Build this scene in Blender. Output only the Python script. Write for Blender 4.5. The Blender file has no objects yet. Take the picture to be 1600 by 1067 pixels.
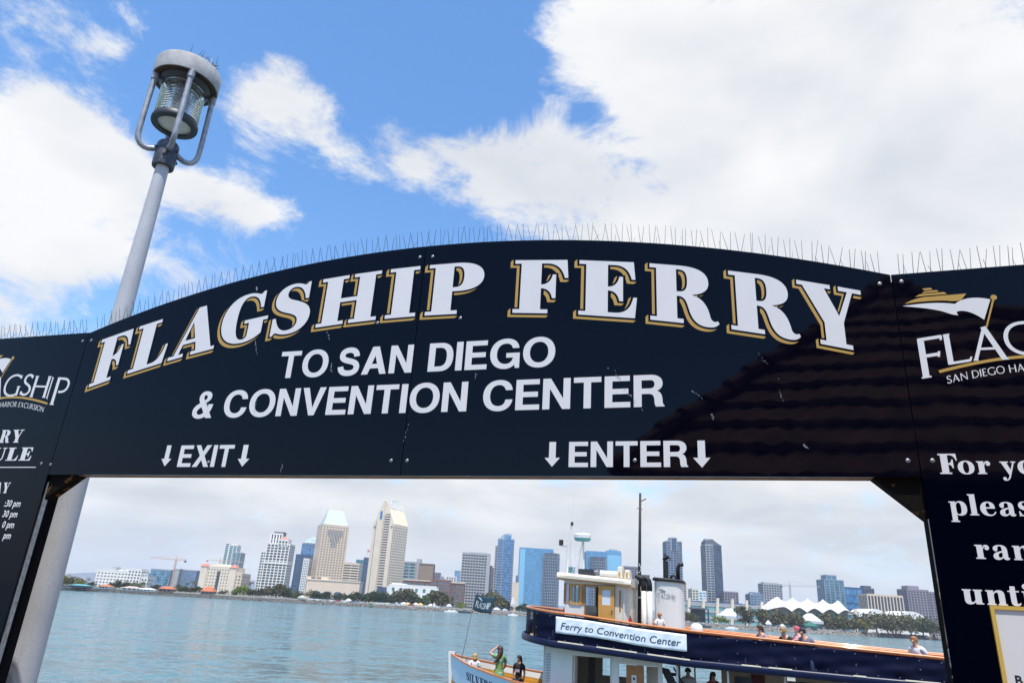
import bpy, bmesh, math, random
from mathutils import Vector, Matrix
from mathutils.geometry import tessellate_polygon
rad = math.radians
S = bpy.context.scene
COL = S.collection
rnd = random.Random(7)

# ------------------------------------------------------------------ camera
EYE = 5.7                       # eye height above the bay; the pier deck is 1.6 below
cam_d = bpy.data.cameras.new('camera')
cam = bpy.data.objects.new('camera', cam_d); COL.objects.link(cam)
cam_d.sensor_width = 36.0
cam_d.lens = 1087.64 / 1600 * 36
cam_d.clip_start = 0.1; cam_d.clip_end = 30000
CM = Matrix.Translation((0, 0, EYE)) @ Matrix.Rotation(rad(90 + 20.911), 4, 'X') @ Matrix.Rotation(rad(3.4685), 4, 'Z')
cam.matrix_world = CM
S.camera = cam
CR = CM.to_3x3()

def ray(px, py):
    d = CR @ Vector((px - 800, 533.5 - py, -1087.64))
    return d / d.y

def at(px, py, Y):
    return ray(px, py) * Y + Vector((0, 0, EYE))

# ------------------------------------------------------------------ light
SUN_EL, SUN_AZ = 71.0, 180.0      # azimuth clockwise from +Y
sd = Vector((math.sin(rad(SUN_AZ)) * math.cos(rad(SUN_EL)), math.cos(rad(SUN_AZ)) * math.cos(rad(SUN_EL)), math.sin(rad(SUN_EL))))
sun_d = bpy.data.lights.new('sun', 'SUN'); sun_d.energy = 5.0; sun_d.angle = rad(0.5); sun_d.color = (1, .955, .89)
sun = bpy.data.objects.new('sun', sun_d); COL.objects.link(sun)
sun.rotation_euler = (-sd).to_track_quat('-Z', 'Y').to_euler()
S.view_settings.view_transform = 'Standard'; S.view_settings.look = 'None'
S.view_settings.exposure = 0.3; S.view_settings.gamma = 1; S.view_settings.use_curve_mapping = False

W = bpy.data.worlds.new('World'); S.world = W; W.use_nodes = True
nt = W.node_tree; nt.nodes.clear()
def N(tree, t, **kw):
    n = tree.nodes.new(t)
    for k, v in kw.items():
        if k == 'inp':
            for a, b in v.items(): n.inputs[a].default_value = b
        else: setattr(n, k, v)
    return n
def math_n(tree, op, a, b=None, clamp=False):
    n = tree.nodes.new('ShaderNodeMath'); n.operation = op; n.use_clamp = clamp
    for i, v in ((0, a), (1, b)):
        if v is None: continue
        if isinstance(v, (int, float)): n.inputs[i].default_value = v
        else: tree.links.new(v, n.inputs[i])
    return n.outputs[0]
def build_world():
    L = nt.links.new
    out = N(nt, 'ShaderNodeOutputWorld'); bg = N(nt, 'ShaderNodeBackground'); L(bg.outputs[0], out.inputs[0])
    STR = 0.11
    bg.inputs[1].default_value = STR
    sky = N(nt, 'ShaderNodeTexSky', sky_type='NISHITA', sun_disc=False)
    sky.sun_elevation = rad(SUN_EL); sky.sun_rotation = rad(SUN_AZ); sky.air_density = 1.0; sky.dust_density = 0.6; sky.ozone_density = 1.6
    hsv = N(nt, 'ShaderNodeHueSaturation'); hsv.inputs['Saturation'].default_value = SKY_SAT; hsv.inputs['Value'].default_value = SKY_VAL; L(sky.outputs[0], hsv.inputs['Color'])
    tc = N(nt, 'ShaderNodeTexCoord'); D = tc.outputs['Generated']
    sep = N(nt, 'ShaderNodeSeparateXYZ'); L(D, sep.inputs[0])
    # cloud banks: (pixel of its middle, radius in px, weight) turned into fixed directions of the sky
    cov = None
    for (px, py, r, w) in CLOUDS:
        c = ray(px, py).normalized()
        # angular radius
        ca = c.dot(ray(px + r, py).normalized())
        dot = N(nt, 'ShaderNodeVectorMath', operation='DOT_PRODUCT'); L(D, dot.inputs[0]); dot.inputs[1].default_value = c
        k = 1 / (1 - ca)
        # gaussian-like fall-off: exp(-(1-dot)*k)
        e = math_n(nt, 'EXPONENT', math_n(nt, 'MULTIPLY', math_n(nt, 'SUBTRACT', dot.outputs['Value'], 1.0), k))
        e = math_n(nt, 'MULTIPLY', e, w)
        cov = e if cov is None else math_n(nt, 'ADD', cov, e)
    for (dv, rr, w) in CLEAR:
        dot = N(nt, 'ShaderNodeVectorMath', operation='DOT_PRODUCT'); L(D, dot.inputs[0]); dot.inputs[1].default_value = Vector(dv).normalized()
        e = math_n(nt, 'EXPONENT', math_n(nt, 'MULTIPLY', math_n(nt, 'SUBTRACT', dot.outputs['Value'], 1.0), 1 / (1 - math.cos(rad(rr)))))
        cov = math_n(nt, 'ADD', cov, math_n(nt, 'MULTIPLY', e, w))
    # the overcast low over the horizon
    low = N(nt, 'ShaderNodeMapRange', interpolation_type='SMOOTHSTEP'); L(sep.outputs[2], low.inputs[0])
    low.inputs[1].default_value = .29; low.inputs[2].default_value = .14; low.inputs[3].default_value = 0; low.inputs[4].default_value = 0.84
    cov = math_n(nt, 'ADD', cov, low.outputs[0])
    # noise
    mp = N(nt, 'ShaderNodeMapping'); L(D, mp.inputs[0]); mp.inputs['Scale'].default_value = (1, 1, 1.7); mp.inputs['Location'].default_value = (3.1, 1.7, .4)
    n1 = N(nt, 'ShaderNodeTexNoise', inp={'Scale': 6.5, 'Detail': 10.0, 'Roughness': .68, 'Distortion': .3}); L(mp.outputs[0], n1.inputs['Vector'])
    n2 = N(nt, 'ShaderNodeTexNoise', inp={'Scale': 3.2, 'Detail': 5.0, 'Roughness': .5, 'Distortion': .2}); L(mp.outputs[0], n2.inputs['Vector'])
    mp3 = N(nt, 'ShaderNodeMapping'); L(D, mp3.inputs[0]); mp3.inputs['Scale'].default_value = (1, 1, 3.2); mp3.inputs['Location'].default_value = (1.3, .2, 5)
    n3 = N(nt, 'ShaderNodeTexNoise', inp={'Scale': 6.0, 'Detail': 5.0, 'Roughness': .5, 'Distortion': .3}); L(mp3.outputs[0], n3.inputs['Vector'])
    d = math_n(nt, 'ADD', cov, math_n(nt, 'MULTIPLY', math_n(nt, 'SUBTRACT', n1.outputs['Fac'], .5), 2.7))
    dens = N(nt, 'ShaderNodeMapRange', interpolation_type='SMOOTHSTEP'); L(d, dens.inputs[0])
    dens.inputs[1].default_value = .18; dens.inputs[2].default_value = .78; dens.inputs[3].default_value = 0; dens.inputs[4].default_value = 1
    # cloud brightness: soft grey undersides, greyer towards the horizon
    sh = N(nt, 'ShaderNodeMapRange'); L(n2.outputs['Fac'], sh.inputs[0]); sh.inputs[1].default_value = .35; sh.inputs[2].default_value = .62
    sh3 = N(nt, 'ShaderNodeMapRange'); L(n3.outputs['Fac'], sh3.inputs[0]); sh3.inputs[1].default_value = .35; sh3.inputs[2].default_value = .66
    lo = N(nt, 'ShaderNodeMix', data_type='RGBA'); L(sh3.outputs[0], lo.inputs[0])
    v = lambda r, g, b: (r / STR, g / STR, b / STR, 1)
    lo.inputs[6].default_value = v(.545, .575, .61); lo.inputs[7].default_value = v(.775, .775, .77)
    hi = N(nt, 'ShaderNodeMix', data_type='RGBA'); L(sh.outputs[0], hi.inputs[0])
    hi.inputs[6].default_value = v(.58, .61, .66); hi.inputs[7].default_value = v(.80, .80, .805)
    hl = N(nt, 'ShaderNodeMapRange', interpolation_type='SMOOTHSTEP'); L(sep.outputs[2], hl.inputs[0]); hl.inputs[1].default_value = .18; hl.inputs[2].default_value = .38
    cc = N(nt, 'ShaderNodeMix', data_type='RGBA'); L(hl.outputs[0], cc.inputs[0]); L(lo.outputs[2], cc.inputs[6]); L(hi.outputs[2], cc.inputs[7])
    mx = N(nt, 'ShaderNodeMix', data_type='RGBA'); L(dens.outputs[0], mx.inputs[0]); L(hsv.outputs[0], mx.inputs[6]); L(cc.outputs[2], mx.inputs[7])
    hz = N(nt, 'ShaderNodeMapRange', interpolation_type='SMOOTHSTEP'); L(sep.outputs[2], hz.inputs[0]); hz.inputs[1].default_value = .23; hz.inputs[2].default_value = .0; hz.inputs[3].default_value = 0; hz.inputs[4].default_value = .9
    hm = N(nt, 'ShaderNodeMix', data_type='RGBA'); L(hz.outputs[0], hm.inputs[0]); L(hsv.outputs[0], hm.inputs[6]); hm.inputs[7].default_value = v(.46, .56, .70); L(hm.outputs[2], mx.inputs[6])
    L(mx.outputs[2], bg.inputs[0])
SKY_SAT, SKY_VAL = 1.24, 1.95
CLEAR = [((.1, -1, .4), 40, -2.2), ((-.8, -1, .35), 38, -2.2), ((-1, -.3, .4), 28, -1.6)]      # clear blue sky behind the viewer, mirrored in the gloss boards
CLOUDS = [(1300, 120, 330, 1.0), (1120, 330, 260, .75), (1550, 350, 330, .9), (960, 40, 95, .7), (860, 290, 110, .6), (740, 240, 70, .5), (880, 60, 60, .35),
          (40, 190, 105, .85), (140, 250, 95, .8), (-60, 300, 150, .4), (50, 30, 90, .42), (190, 75, 62, .5), (230, 310, 70, .5), (300, 290, 50, .4),
          (440, 140, 62, .7), (505, 190, 58, .7), (390, 185, 60, .5), (555, 255, 50, .62), (650, 270, 55, .62), (460, 335, 46, .6), (350, 300, 60, .5), (400, 330, 40, .4), (600, 205, 24, .35), (130, 330, 90, .35), (750, 300, 50, .3), (740, 150, 75, -.55), (640, 150, 60, -.4),
          (570, 92, 26, .4), (620, 190, 30, .35), (80, 430, 80, .45), (170, 395, 60, .45), (-20, 480, 90, .5), (290, 450, 70, .35), (740, 160, 26, .3), (0, 380, 60, .3),
          (700, 45, 180, -.45), (915, 175, 38, -.55), (640, 400, 100, -.2), (330, 235, 50, -.3), (420, 40, 80, -.25), (250, 130, 60, -.2),
          (1300, -500, 500, .6), (-500, 100, 350, .5), (2300, 200, 500, .6)]
build_world()

# ------------------------------------------------------------------ materials
MATS = {}
def mat(name, color, rough=.6, metal=0., var=0., vscale=3., bump=0., bscale=20., spec=.5, alpha=1., trans=0., coat=0., speck=None, dark=None):
    if name in MATS: return MATS[name]
    m = bpy.data.materials.new(name); m.use_nodes = True; t = m.node_tree; p = t.nodes['Principled BSDF']
    p.inputs['Base Color'].default_value = (*color, 1); p.inputs['Roughness'].default_value = rough; p.inputs['Metallic'].default_value = metal
    p.inputs['Specular IOR Level'].default_value = spec; p.inputs['Alpha'].default_value = alpha; p.inputs['Transmission Weight'].default_value = trans
    p.inputs['Coat Weight'].default_value = coat
    tc = N(t, 'ShaderNodeTexCoord'); last = None
    if var or dark:
        n = N(t, 'ShaderNodeTexNoise', inp={'Scale': vscale, 'Detail': 6.0, 'Roughness': .6}); t.links.new(tc.outputs['Object'], n.inputs['Vector'])
        r = N(t, 'ShaderNodeMapRange'); t.links.new(n.outputs['Fac'], r.inputs[0]); r.inputs[1].default_value = .3; r.inputs[2].default_value = .7
        mx = N(t, 'ShaderNodeMix', data_type='RGBA'); t.links.new(r.outputs[0], mx.inputs[0])
        c2 = dark or tuple(c * (1 - var) for c in color)
        mx.inputs[6].default_value = (*c2, 1); mx.inputs[7].default_value = (*color, 1); last = mx.outputs[2]
    if speck:
        col, sc, th = speck
        n = N(t, 'ShaderNodeTexNoise', inp={'Scale': sc, 'Detail': 2.0, 'Roughness': .5}); t.links.new(tc.outputs['Object'], n.inputs['Vector'])
        r = N(t, 'ShaderNodeMapRange'); t.links.new(n.outputs['Fac'], r.inputs[0]); r.inputs[1].default_value = th; r.inputs[2].default_value = th + .06
        mx = N(t, 'ShaderNodeMix', data_type='RGBA'); t.links.new(r.outputs[0], mx.inputs[0])
        if last: t.links.new(last, mx.inputs[6])
        else: mx.inputs[6].default_value = (*color, 1)
        mx.inputs[7].default_value = (*col, 1); last = mx.outputs[2]
    if last: t.links.new(last, p.inputs['Base Color'])
    if bump:
        n = N(t, 'ShaderNodeTexNoise', inp={'Scale': bscale, 'Detail': 4.0}); t.links.new(tc.outputs['Object'], n.inputs['Vector'])
        b = N(t, 'ShaderNodeBump', inp={'Strength': bump, 'Distance': .02}); t.links.new(n.outputs['Fac'], b.inputs['Height']); t.links.new(b.outputs[0], p.inputs['Normal'])
    MATS[name] = m
    return m
M_navy = mat('sign_navy_gloss', (.0003, .0009, .0048), rough=.03, speck=((.06, .065, .07), 260, .76), spec=.16)
M_white = mat('vinyl_white', (.67, .66, .65), rough=.35, var=.06, vscale=4, spec=.3)
M_gold = mat('vinyl_gold', (.44, .27, .065), rough=.4, spec=.3)
M_blackpost = mat('black_paint', (.004, .004, .005), rough=.9, spec=.05)
M_galv = mat('galvanised_steel', (.42, .45, .47), rough=.45, metal=.6, var=.35, vscale=30, dark=(.25, .22, .18))
M_plyedge = mat('weathered_plywood_edge', (.30, .17, .08), rough=.85, var=.6, vscale=14)
M_rust = mat('dark_rusty_bracket', (.008, .006, .005), rough=.9, spec=.08, speck=((.16, .07, .02), 18, .62))
M_wire = mat('spike_wire', (.07, .065, .06), rough=.5)
M_clear = mat('spike_base', (.6, .6, .58), rough=.4)
M_screw = mat('screw_steel', (.26, .26, .27), rough=.45, metal=.8)
M_pole = mat('pole_paint', (.54, .55, .57), rough=.75, dark=(.38, .385, .40), vscale=1.1, speck=((.33, .33, .34), 170, .55), bump=.15, bscale=120)
M_cap = mat('lamp_cap_enamel', (.44, .44, .43), rough=.7, var=.45, vscale=5)
M_arm = mat('lamp_arm_metal', (.20, .22, .25), rough=.5, metal=.35, var=.5, vscale=9, dark=(.42, .42, .44))
M_dark = mat('dark_metal', (.03, .032, .036), rough=.5)
M_collar = mat('collar_iron', (.075, .085, .11), rough=.55, var=.5, vscale=14, metal=.3, speck=((.25, .20, .16), 30, .63))
M_lens = mat('ribbed_glass', (.97, .98, .94), rough=.02, trans=.95); M_lens.node_tree.nodes['Principled BSDF'].inputs['IOR'].default_value = 1.32
M_refl = mat('lamp_reflector', (.75, .74, .68), rough=.3, var=.2, vscale=10)

def uneven_gloss(m):
    t = m.node_tree; p = t.nodes['Principled BSDF']; tc = N(t, 'ShaderNodeTexCoord')
    n = N(t, 'ShaderNodeTexNoise', inp={'Scale': 1.3, 'Detail': 1.0}); t.links.new(tc.outputs['Object'], n.inputs['Vector']); b = N(t, 'ShaderNodeBump', inp={'Strength': .35, 'Distance': .012}); t.links.new(n.outputs['Fac'], b.inputs['Height']); t.links.new(b.outputs[0], p.inputs['Normal'])
    n2 = N(t, 'ShaderNodeTexNoise', inp={'Scale': 2.2, 'Detail': 8.0, 'Roughness': .7}); t.links.new(tc.outputs['Object'], n2.inputs['Vector']); r = N(t, 'ShaderNodeMapRange'); t.links.new(n2.outputs['Fac'], r.inputs[0])
    r.inputs[1].default_value = .35; r.inputs[2].default_value = .75; r.inputs[3].default_value = .012; r.inputs[4].default_value = .07; t.links.new(r.outputs[0], p.inputs['Roughness'])
uneven_gloss(M_navy)

# ------------------------------------------------------------------ mesh helpers
def link(o, parent=None):
    COL.objects.link(o)
    if parent is not None: o.parent = parent
    return o
def tag(o, label=None, cat=None, group=None, kind=None):
    if label: o['label'] = label
    if cat: o['category'] = cat
    if group: o['group'] = group
    if kind: o['kind'] = kind
    return o
def empty(name, loc=(0, 0, 0), rz=0., label=None, cat=None, group=None, parent=None):
    o = bpy.data.objects.new(name, None); o.location = loc; o.rotation_euler = (0, 0, rz); o.empty_display_size = .2
    link(o, parent); return tag(o, label, cat, group)
class MB:
    def __init__(s): s.v = []; s.f = []; s.m = []
    def add(s, vs, fs, mi=0):
        b = len(s.v); s.v += [tuple(v) for v in vs]; s.f += [tuple(i + b for i in f) for f in fs]; s.m += [mi] * len(fs); return s
    def box(s, x0, x1, y0, y1, z0, z1, mi=0, M=None, taper=1.):
        if x0 > x1: x0, x1 = x1, x0
        if y0 > y1: y0, y1 = y1, y0
        cx, cy = (x0 + x1) / 2, (y0 + y1) / 2
        vs = [Vector((x, y, z0)) for x, y in ((x0, y0), (x1, y0), (x1, y1), (x0, y1))] + \
             [Vector((cx + (x - cx) * taper, cy + (y - cy) * taper, z1)) for x, y in ((x0, y0), (x1, y0), (x1, y1), (x0, y1))]
        if M: vs = [M @ v for v in vs]
        return s.add(vs, [(3, 2, 1, 0), (4, 5, 6, 7), (0, 1, 5, 4), (1, 2, 6, 5), (2, 3, 7, 6), (3, 0, 4, 7)], mi)
    def tube(s, pts, r, n=8, mi=0, cap=True):
        pts = [Vector(p) for p in pts]; rs = r if isinstance(r, (list, tuple)) else [r] * len(pts)
        rings = []; up = None
        for i, p in enumerate(pts):
            t = (pts[min(i + 1, len(pts) - 1)] - pts[max(i - 1, 0)]).normalized()
            if up is None: up = t.orthogonal().normalized()
            a = (up - t * up.dot(t)).normalized(); b = t.cross(a); up = a
            rings.append([p + (a * math.cos(2 * math.pi * k / n) + b * math.sin(2 * math.pi * k / n)) * rs[i] for k in range(n)])
        vs = [v for g in rings for v in g]; fs = []
        for i in range(len(pts) - 1):
            for k in range(n):
                fs.append((i * n + k, i * n + (k + 1) % n, (i + 1) * n + (k + 1) % n, (i + 1) * n + k))
        if cap: fs += [tuple(range(n - 1, -1, -1)), tuple((len(pts) - 1) * n + k for k in range(n))]
        return s.add(vs, fs, mi)
    def lathe(s, prof, n=24, c=(0, 0, 0), mi=0):
        vs = []; fs = []
        for (r, z) in prof:
            for k in range(n):
                a = 2 * math.pi * k / n; vs.append((c[0] + r * math.cos(a), c[1] + r * math.sin(a), c[2] + z))
        for i in range(len(prof) - 1):
            for k in range(n):
                fs.append((i * n + k, i * n + (k + 1) % n, (i + 1) * n + (k + 1) % n, (i + 1) * n + k))
        return s.add(vs, fs, mi)
    def prism(s, poly, d0, d1, fn, mi=0):
        """poly (x, z) outline extruded from depth d0 to d1; fn(x, d, z) -> point"""
        n = len(poly); vs = [fn(x, d0, z) for x, z in poly] + [fn(x, d1, z) for x, z in poly]
        tri = tessellate_polygon([[Vector((x, z, 0)) for x, z in poly]])
        fs = [tuple(t) for t in tri] + [tuple(i + n for i in t[::-1]) for t in tri]
        fs += [(i, (i + 1) % n, (i + 1) % n + n, i + n) for i in range(n)]
        return s.add(vs, fs, mi)
    def mesh(s, name, mats, smooth=False, fix=True):
        me = bpy.data.meshes.new(name); me.from_pydata(s.v, [], s.f)
        for m in (mats if isinstance(mats, (list, tuple)) else [mats]): me.materials.append(m)
        me.polygons.foreach_set('material_index', s.m)
        if fix and len(s.f) < 20000:
            bm = bmesh.new(); bm.from_mesh(me); bmesh.ops.recalc_face_normals(bm, faces=bm.faces); bm.to_mesh(me); bm.free()
        if smooth: me.polygons.foreach_set('use_smooth', [True] * len(me.polygons))
        me.update(); return me
    def build(s, name, mats, parent=None, smooth=False, loc=(0, 0, 0), kind=None, label=None, cat=None, group=None, fix=True):
        o = bpy.data.objects.new(name, s.mesh(name, mats, smooth, fix)); o.location = loc
        link(o, parent); return tag(o, label, cat, group, kind)
def autosmooth(o, ang=35):
    me = o.data; me.polygons.foreach_set('use_smooth', [True] * len(me.polygons))
    me.set_sharp_from_angle(angle=rad(ang)); return o

# ------------------------------------------------------------------ lettering outlines (cap height 100)
def bez(tokens, seg=9):
    out = []
    for t in tokens:
        if len(t) == 2: out.append(t)
        else:
            p0 = out[-1]
            for i in range(1, seg + 1):
                u = i / seg; a = (1 - u) ** 3; b = 3 * u * (1 - u) ** 2; c = 3 * u * u * (1 - u); d = u ** 3
                out.append((a * p0[0] + b * t[0] + c * t[2] + d * t[4], a * p0[1] + b * t[1] + c * t[3] + d * t[5]))
    return out
def ell(cx, cy, rx, ry, n=36, e=2.15):
    o = []
    for k in range(n):
        a = 2 * math.pi * k / n; c, s = math.cos(a), math.sin(a)
        o.append((cx + rx * math.copysign(abs(c) ** (2 / e), c), cy + ry * math.copysign(abs(s) ** (2 / e), s)))
    return o
def stroke(tokens, w, seg=10):
    """constant or (w0, w1) width stroke along a bezier spine -> outline"""
    p = [Vector(q) for q in bez(tokens, seg)]; w0, w1 = (w, w) if isinstance(w, (int, float)) else w
    L, R = [], []
    for i, q in enumerate(p):
        a = (q - p[i - 1]).normalized() if i else None; b = (p[i + 1] - q).normalized() if i < len(p) - 1 else None
        t = ((a or b) + (b or a)); t = t.normalized() if t.length > 1e-6 else (a or b)
        nrm = Vector((-t.y, t.x)); k = 1 / max(.5, nrm.dot(Vector((-(a or b).y, (a or b).x))))
        hw = (w0 + (w1 - w0) * i / (len(p) - 1)) / 2 * k
        L.append(tuple(q + nrm * hw)); R.append(tuple(q - nrm * hw))
    return L + R[::-1]
# bold modern serif capitals: (advance, outline, holes)
SER = {
 'F': (82, [(0,0),(52,0),(52,7),(41,7),(41,46),(50,46,56,40,58,28),(63,28),(63,72),(58,72),(56,60,50,53,41,53),(41,93),(49,93),(64,93,72,84,76,66),(81,66),(79,100),(0,100),(0,93),(10,93),(10,7),(0,7)]),
 'L': (80, [(0,0),(76,0),(80,40),(75,40),(72,22,64,7,50,7),(41,7),(41,93),(53,93),(53,100),(0,100),(0,93),(11,93),(11,7),(0,7)]),
 'A': (101, [(0,0),(33,0),(33,7),(22,7),(28,26),(56,26),(60,7),(50,7),(50,0),(101,0),(101,7),(93,7),(63,101),(47,101),(12,7),(0,7)], [(31,34),(53,34),(42,71)]),
 'G': (97, [(84,66),(84,101),(79,101),(77,96,74,95,70,97),(63,100,56,102,48,102),(18,102,0,80,0,50),(0,18,20,-2,50,-2),(66,-2,78,3,88,12),(88,38),(97,38),(97,45),(49,45),(49,38),(59,38),(59,14),(59,8,56,5,50,5),(36,5,32,24,32,50),(32,78,38,95,52,95),(66,95,75,84,78,66)]),
 'S': (72, [(64,66),(64,101),(59,101),(58,97,55,95,51,97),(46,100,39,102,32,102),(12,102,0,89,0,72),(0,52,16,46,30,40),(42,35,48,30,48,21),(48,11,40,5,30,5),(18,5,10,16,6,34),(0,34),(0,-2),(5,-2),(6,3,9,4,13,2),(18,-1,25,-3,34,-3),(56,-3,71,12,71,32),(71,52,54,59,38,66),(28,70,22,74,22,82),(22,90,28,95,34,95),(46,95,55,84,58,66)]),
 'H': (108, [(0,0),(49,0),(49,7),(39,7),(39,45),(69,45),(69,7),(59,7),(59,0),(108,0),(108,7),(98,7),(98,93),(108,93),(108,100),(59,100),(59,93),(69,93),(69,53),(39,53),(39,93),(49,93),(49,100),(0,100),(0,93),(10,93),(10,7),(0,7)]),
 'I': (50, [(0,0),(50,0),(50,7),(40,7),(40,93),(50,93),(50,100),(0,100),(0,93),(10,93),(10,7),(0,7)]),
 'P': (88, [(0,0),(50,0),(50,7),(40,7),(40,44),(48,44),(72,44,88,54,88,72),(88,91,72,100,46,100),(0,100),(0,93),(10,93),(10,7),(0,7)], [(40,52),(44,52),(54,52,57,60,57,72),(57,86,54,93,44,93),(40,93)]),
 'E': (81, [(0,0),(78,0),(81,36),(76,36),(73,18,66,7,51,7),(41,7),(41,46),(50,46,55,40,57,28),(62,28),(62,72),(57,72),(55,60,50,53,41,53),(41,93),(50,93),(64,93,71,84,74,68),(79,68),(77,100),(0,100),(0,93),(10,93),(10,7),(0,7)]),
 'R': (100, [(0,0),(49,0),(49,7),(40,7),(40,46),(42,46),(52,46,54,38,57,26),(61,8,68,-2,84,-2),(92,-2,97,1,100,6),(98,10),(94,7,90,8,88,14),(86,26,82,46,62,50),(78,53,87,60,87,74),(87,92,72,100,46,100),(0,100),(0,93),(10,93),(10,7),(0,7)], [(40,54),(44,54),(53,54,56,61,56,74),(56,87,53,93,44,93),(40,93)]),
 'Y': (104, [(30,0),(81,0),(81,7),(71,7),(71,41),(90,93),(104,93),(104,100),(68,100),(68,93),(82,93),(65,51),(45,93),(55,93),(55,100),(0,100),(0,93),(9,93),(40,36),(40,7),(30,7)]),
 'D': (90, [(0,0),(44,0),(76,0,90,20,90,50),(90,80,76,100,44,100),(0,100),(0,93),(10,93),(10,7),(0,7)], [(39,7),(42,7),(54,7,58,20,58,50),(58,80,54,93,42,93),(39,93)]),
 'U': (94, [(0,93),(10,93),(10,30),(10,8,24,-2,48,-2),(72,-2,84,8,84,32),(84,93),(94,93),(94,100),(66,100),(66,93),(76,93),(76,32),(76,16,68,7,56,7),(44,7,39,16,39,32),(39,93),(49,93),(49,100),(0,100)]),
 'o': (70, ell(35, 33, 35, 35), ell(35, 33, 12.5, 29)),
 'r': (58, [(0,0),(38,0),(38,6),(31,6),(31,40),(33,52,38,58,43,57),(38,53,37,44,46,42),(56,42,58,50,57,56),(55,66,44,70,37,64),(33,60,31,56,30,52),(30,66),(0,66),(0,60),(7,60),(7,6),(0,6)]),
 'y': (70, [(0,60),(0,66),(38,66),(38,60),(30,60),(43,24),(56,60),(48,60),(48,66),(70,66),(70,60),(63,60),(40,-8),(36,-22,28,-32,16,-32),(6,-32,2,-24,4,-17),(8,-10,20,-12,19,-20),(19,-24,20,-27,23,-25),(28,-22,32,-12,34,-4),(6,60)]),
 'p': (74, [(0,-33),(36,-33),(36,-27),(29,-27),(29,4),(34,-2,40,-2,46,-2),(64,-2,74,12,74,32),(74,54,64,68,46,68),(38,68,33,64,29,58),(29,66),(0,66),(0,60),(7,60),(7,-27),(0,-27)], [(29,14),(31,6,36,4,41,5),(49,7,50,22,50,34),(50,48,48,61,41,61),(33,60,30,52,29,46)]),
 'l': (38, [(0,0),(38,0),(38,6),(31,6),(31,100),(0,100),(0,94),(7,94),(7,6),(0,6)]),
 'e': (65, [(62,34),(24,34),(24,16,30,5,42,5),(52,5,58,12,60,20),(65,18),(60,4,50,-2,36,-2),(14,-2,0,12,0,33),(0,54,14,68,34,68),(54,68,64,54,62,34)], [(24,41),(42,41),(42,54,40,62,34,62),(27,61,24,54,24,41)]),
 'a': (73, [(24,48),(26,56,24,62,34,62),(42,62,43,56,43,44),(43,40),(20,36,2,30,2,14),(2,2,12,-2,22,-2),(32,-2,38,2,44,9),(46,1,52,-2,60,-2),(66,-2,72,1,73,8),(69,9),(67,6,66,8,66,14),(66,44),(66,60,54,68,36,68),(16,68,4,60,4,50),(4,42,10,38,15,38),(21,38,24,42,24,48)], [(43,33),(43,18),(40,11,36,8,32,8),(26,8,25,13,25,18),(25,27,32,31,43,33)]),
 'n': (75, [(0,0),(34,0),(34,6),(29,6),(29,44),(32,54,36,57,41,57),(46,57,46,50,46,44),(46,6),(41,6),(41,0),(75,0),(75,6),(69,6),(69,48),(69,62,60,68,51,68),(42,68,34,64,29,56),(29,66),(0,66),(0,60),(6,60),(6,6),(0,6)]),
 't': (48, [(0,60),(0,66),(10,66),(12,86),(32,86),(32,66),(46,66),(46,60),(32,60),(32,14),(32,7,38,6,44,13),(48,11),(46,0,36,-2,28,-2),(16,-2,9,4,9,16),(9,60)]),
 'i': (34, [(0,0),(34,0),(34,6),(28,6),(28,66),(0,66),(0,60),(6,60),(6,6),(0,6)]),
}
SER['u'] = (75, [(75 - x, 66 - y) for x, y in bez(SER['n'][1])])
SER['s'] = (52, [(x * .73, y * .68) for x, y in bez(SER['S'][1])])
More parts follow.
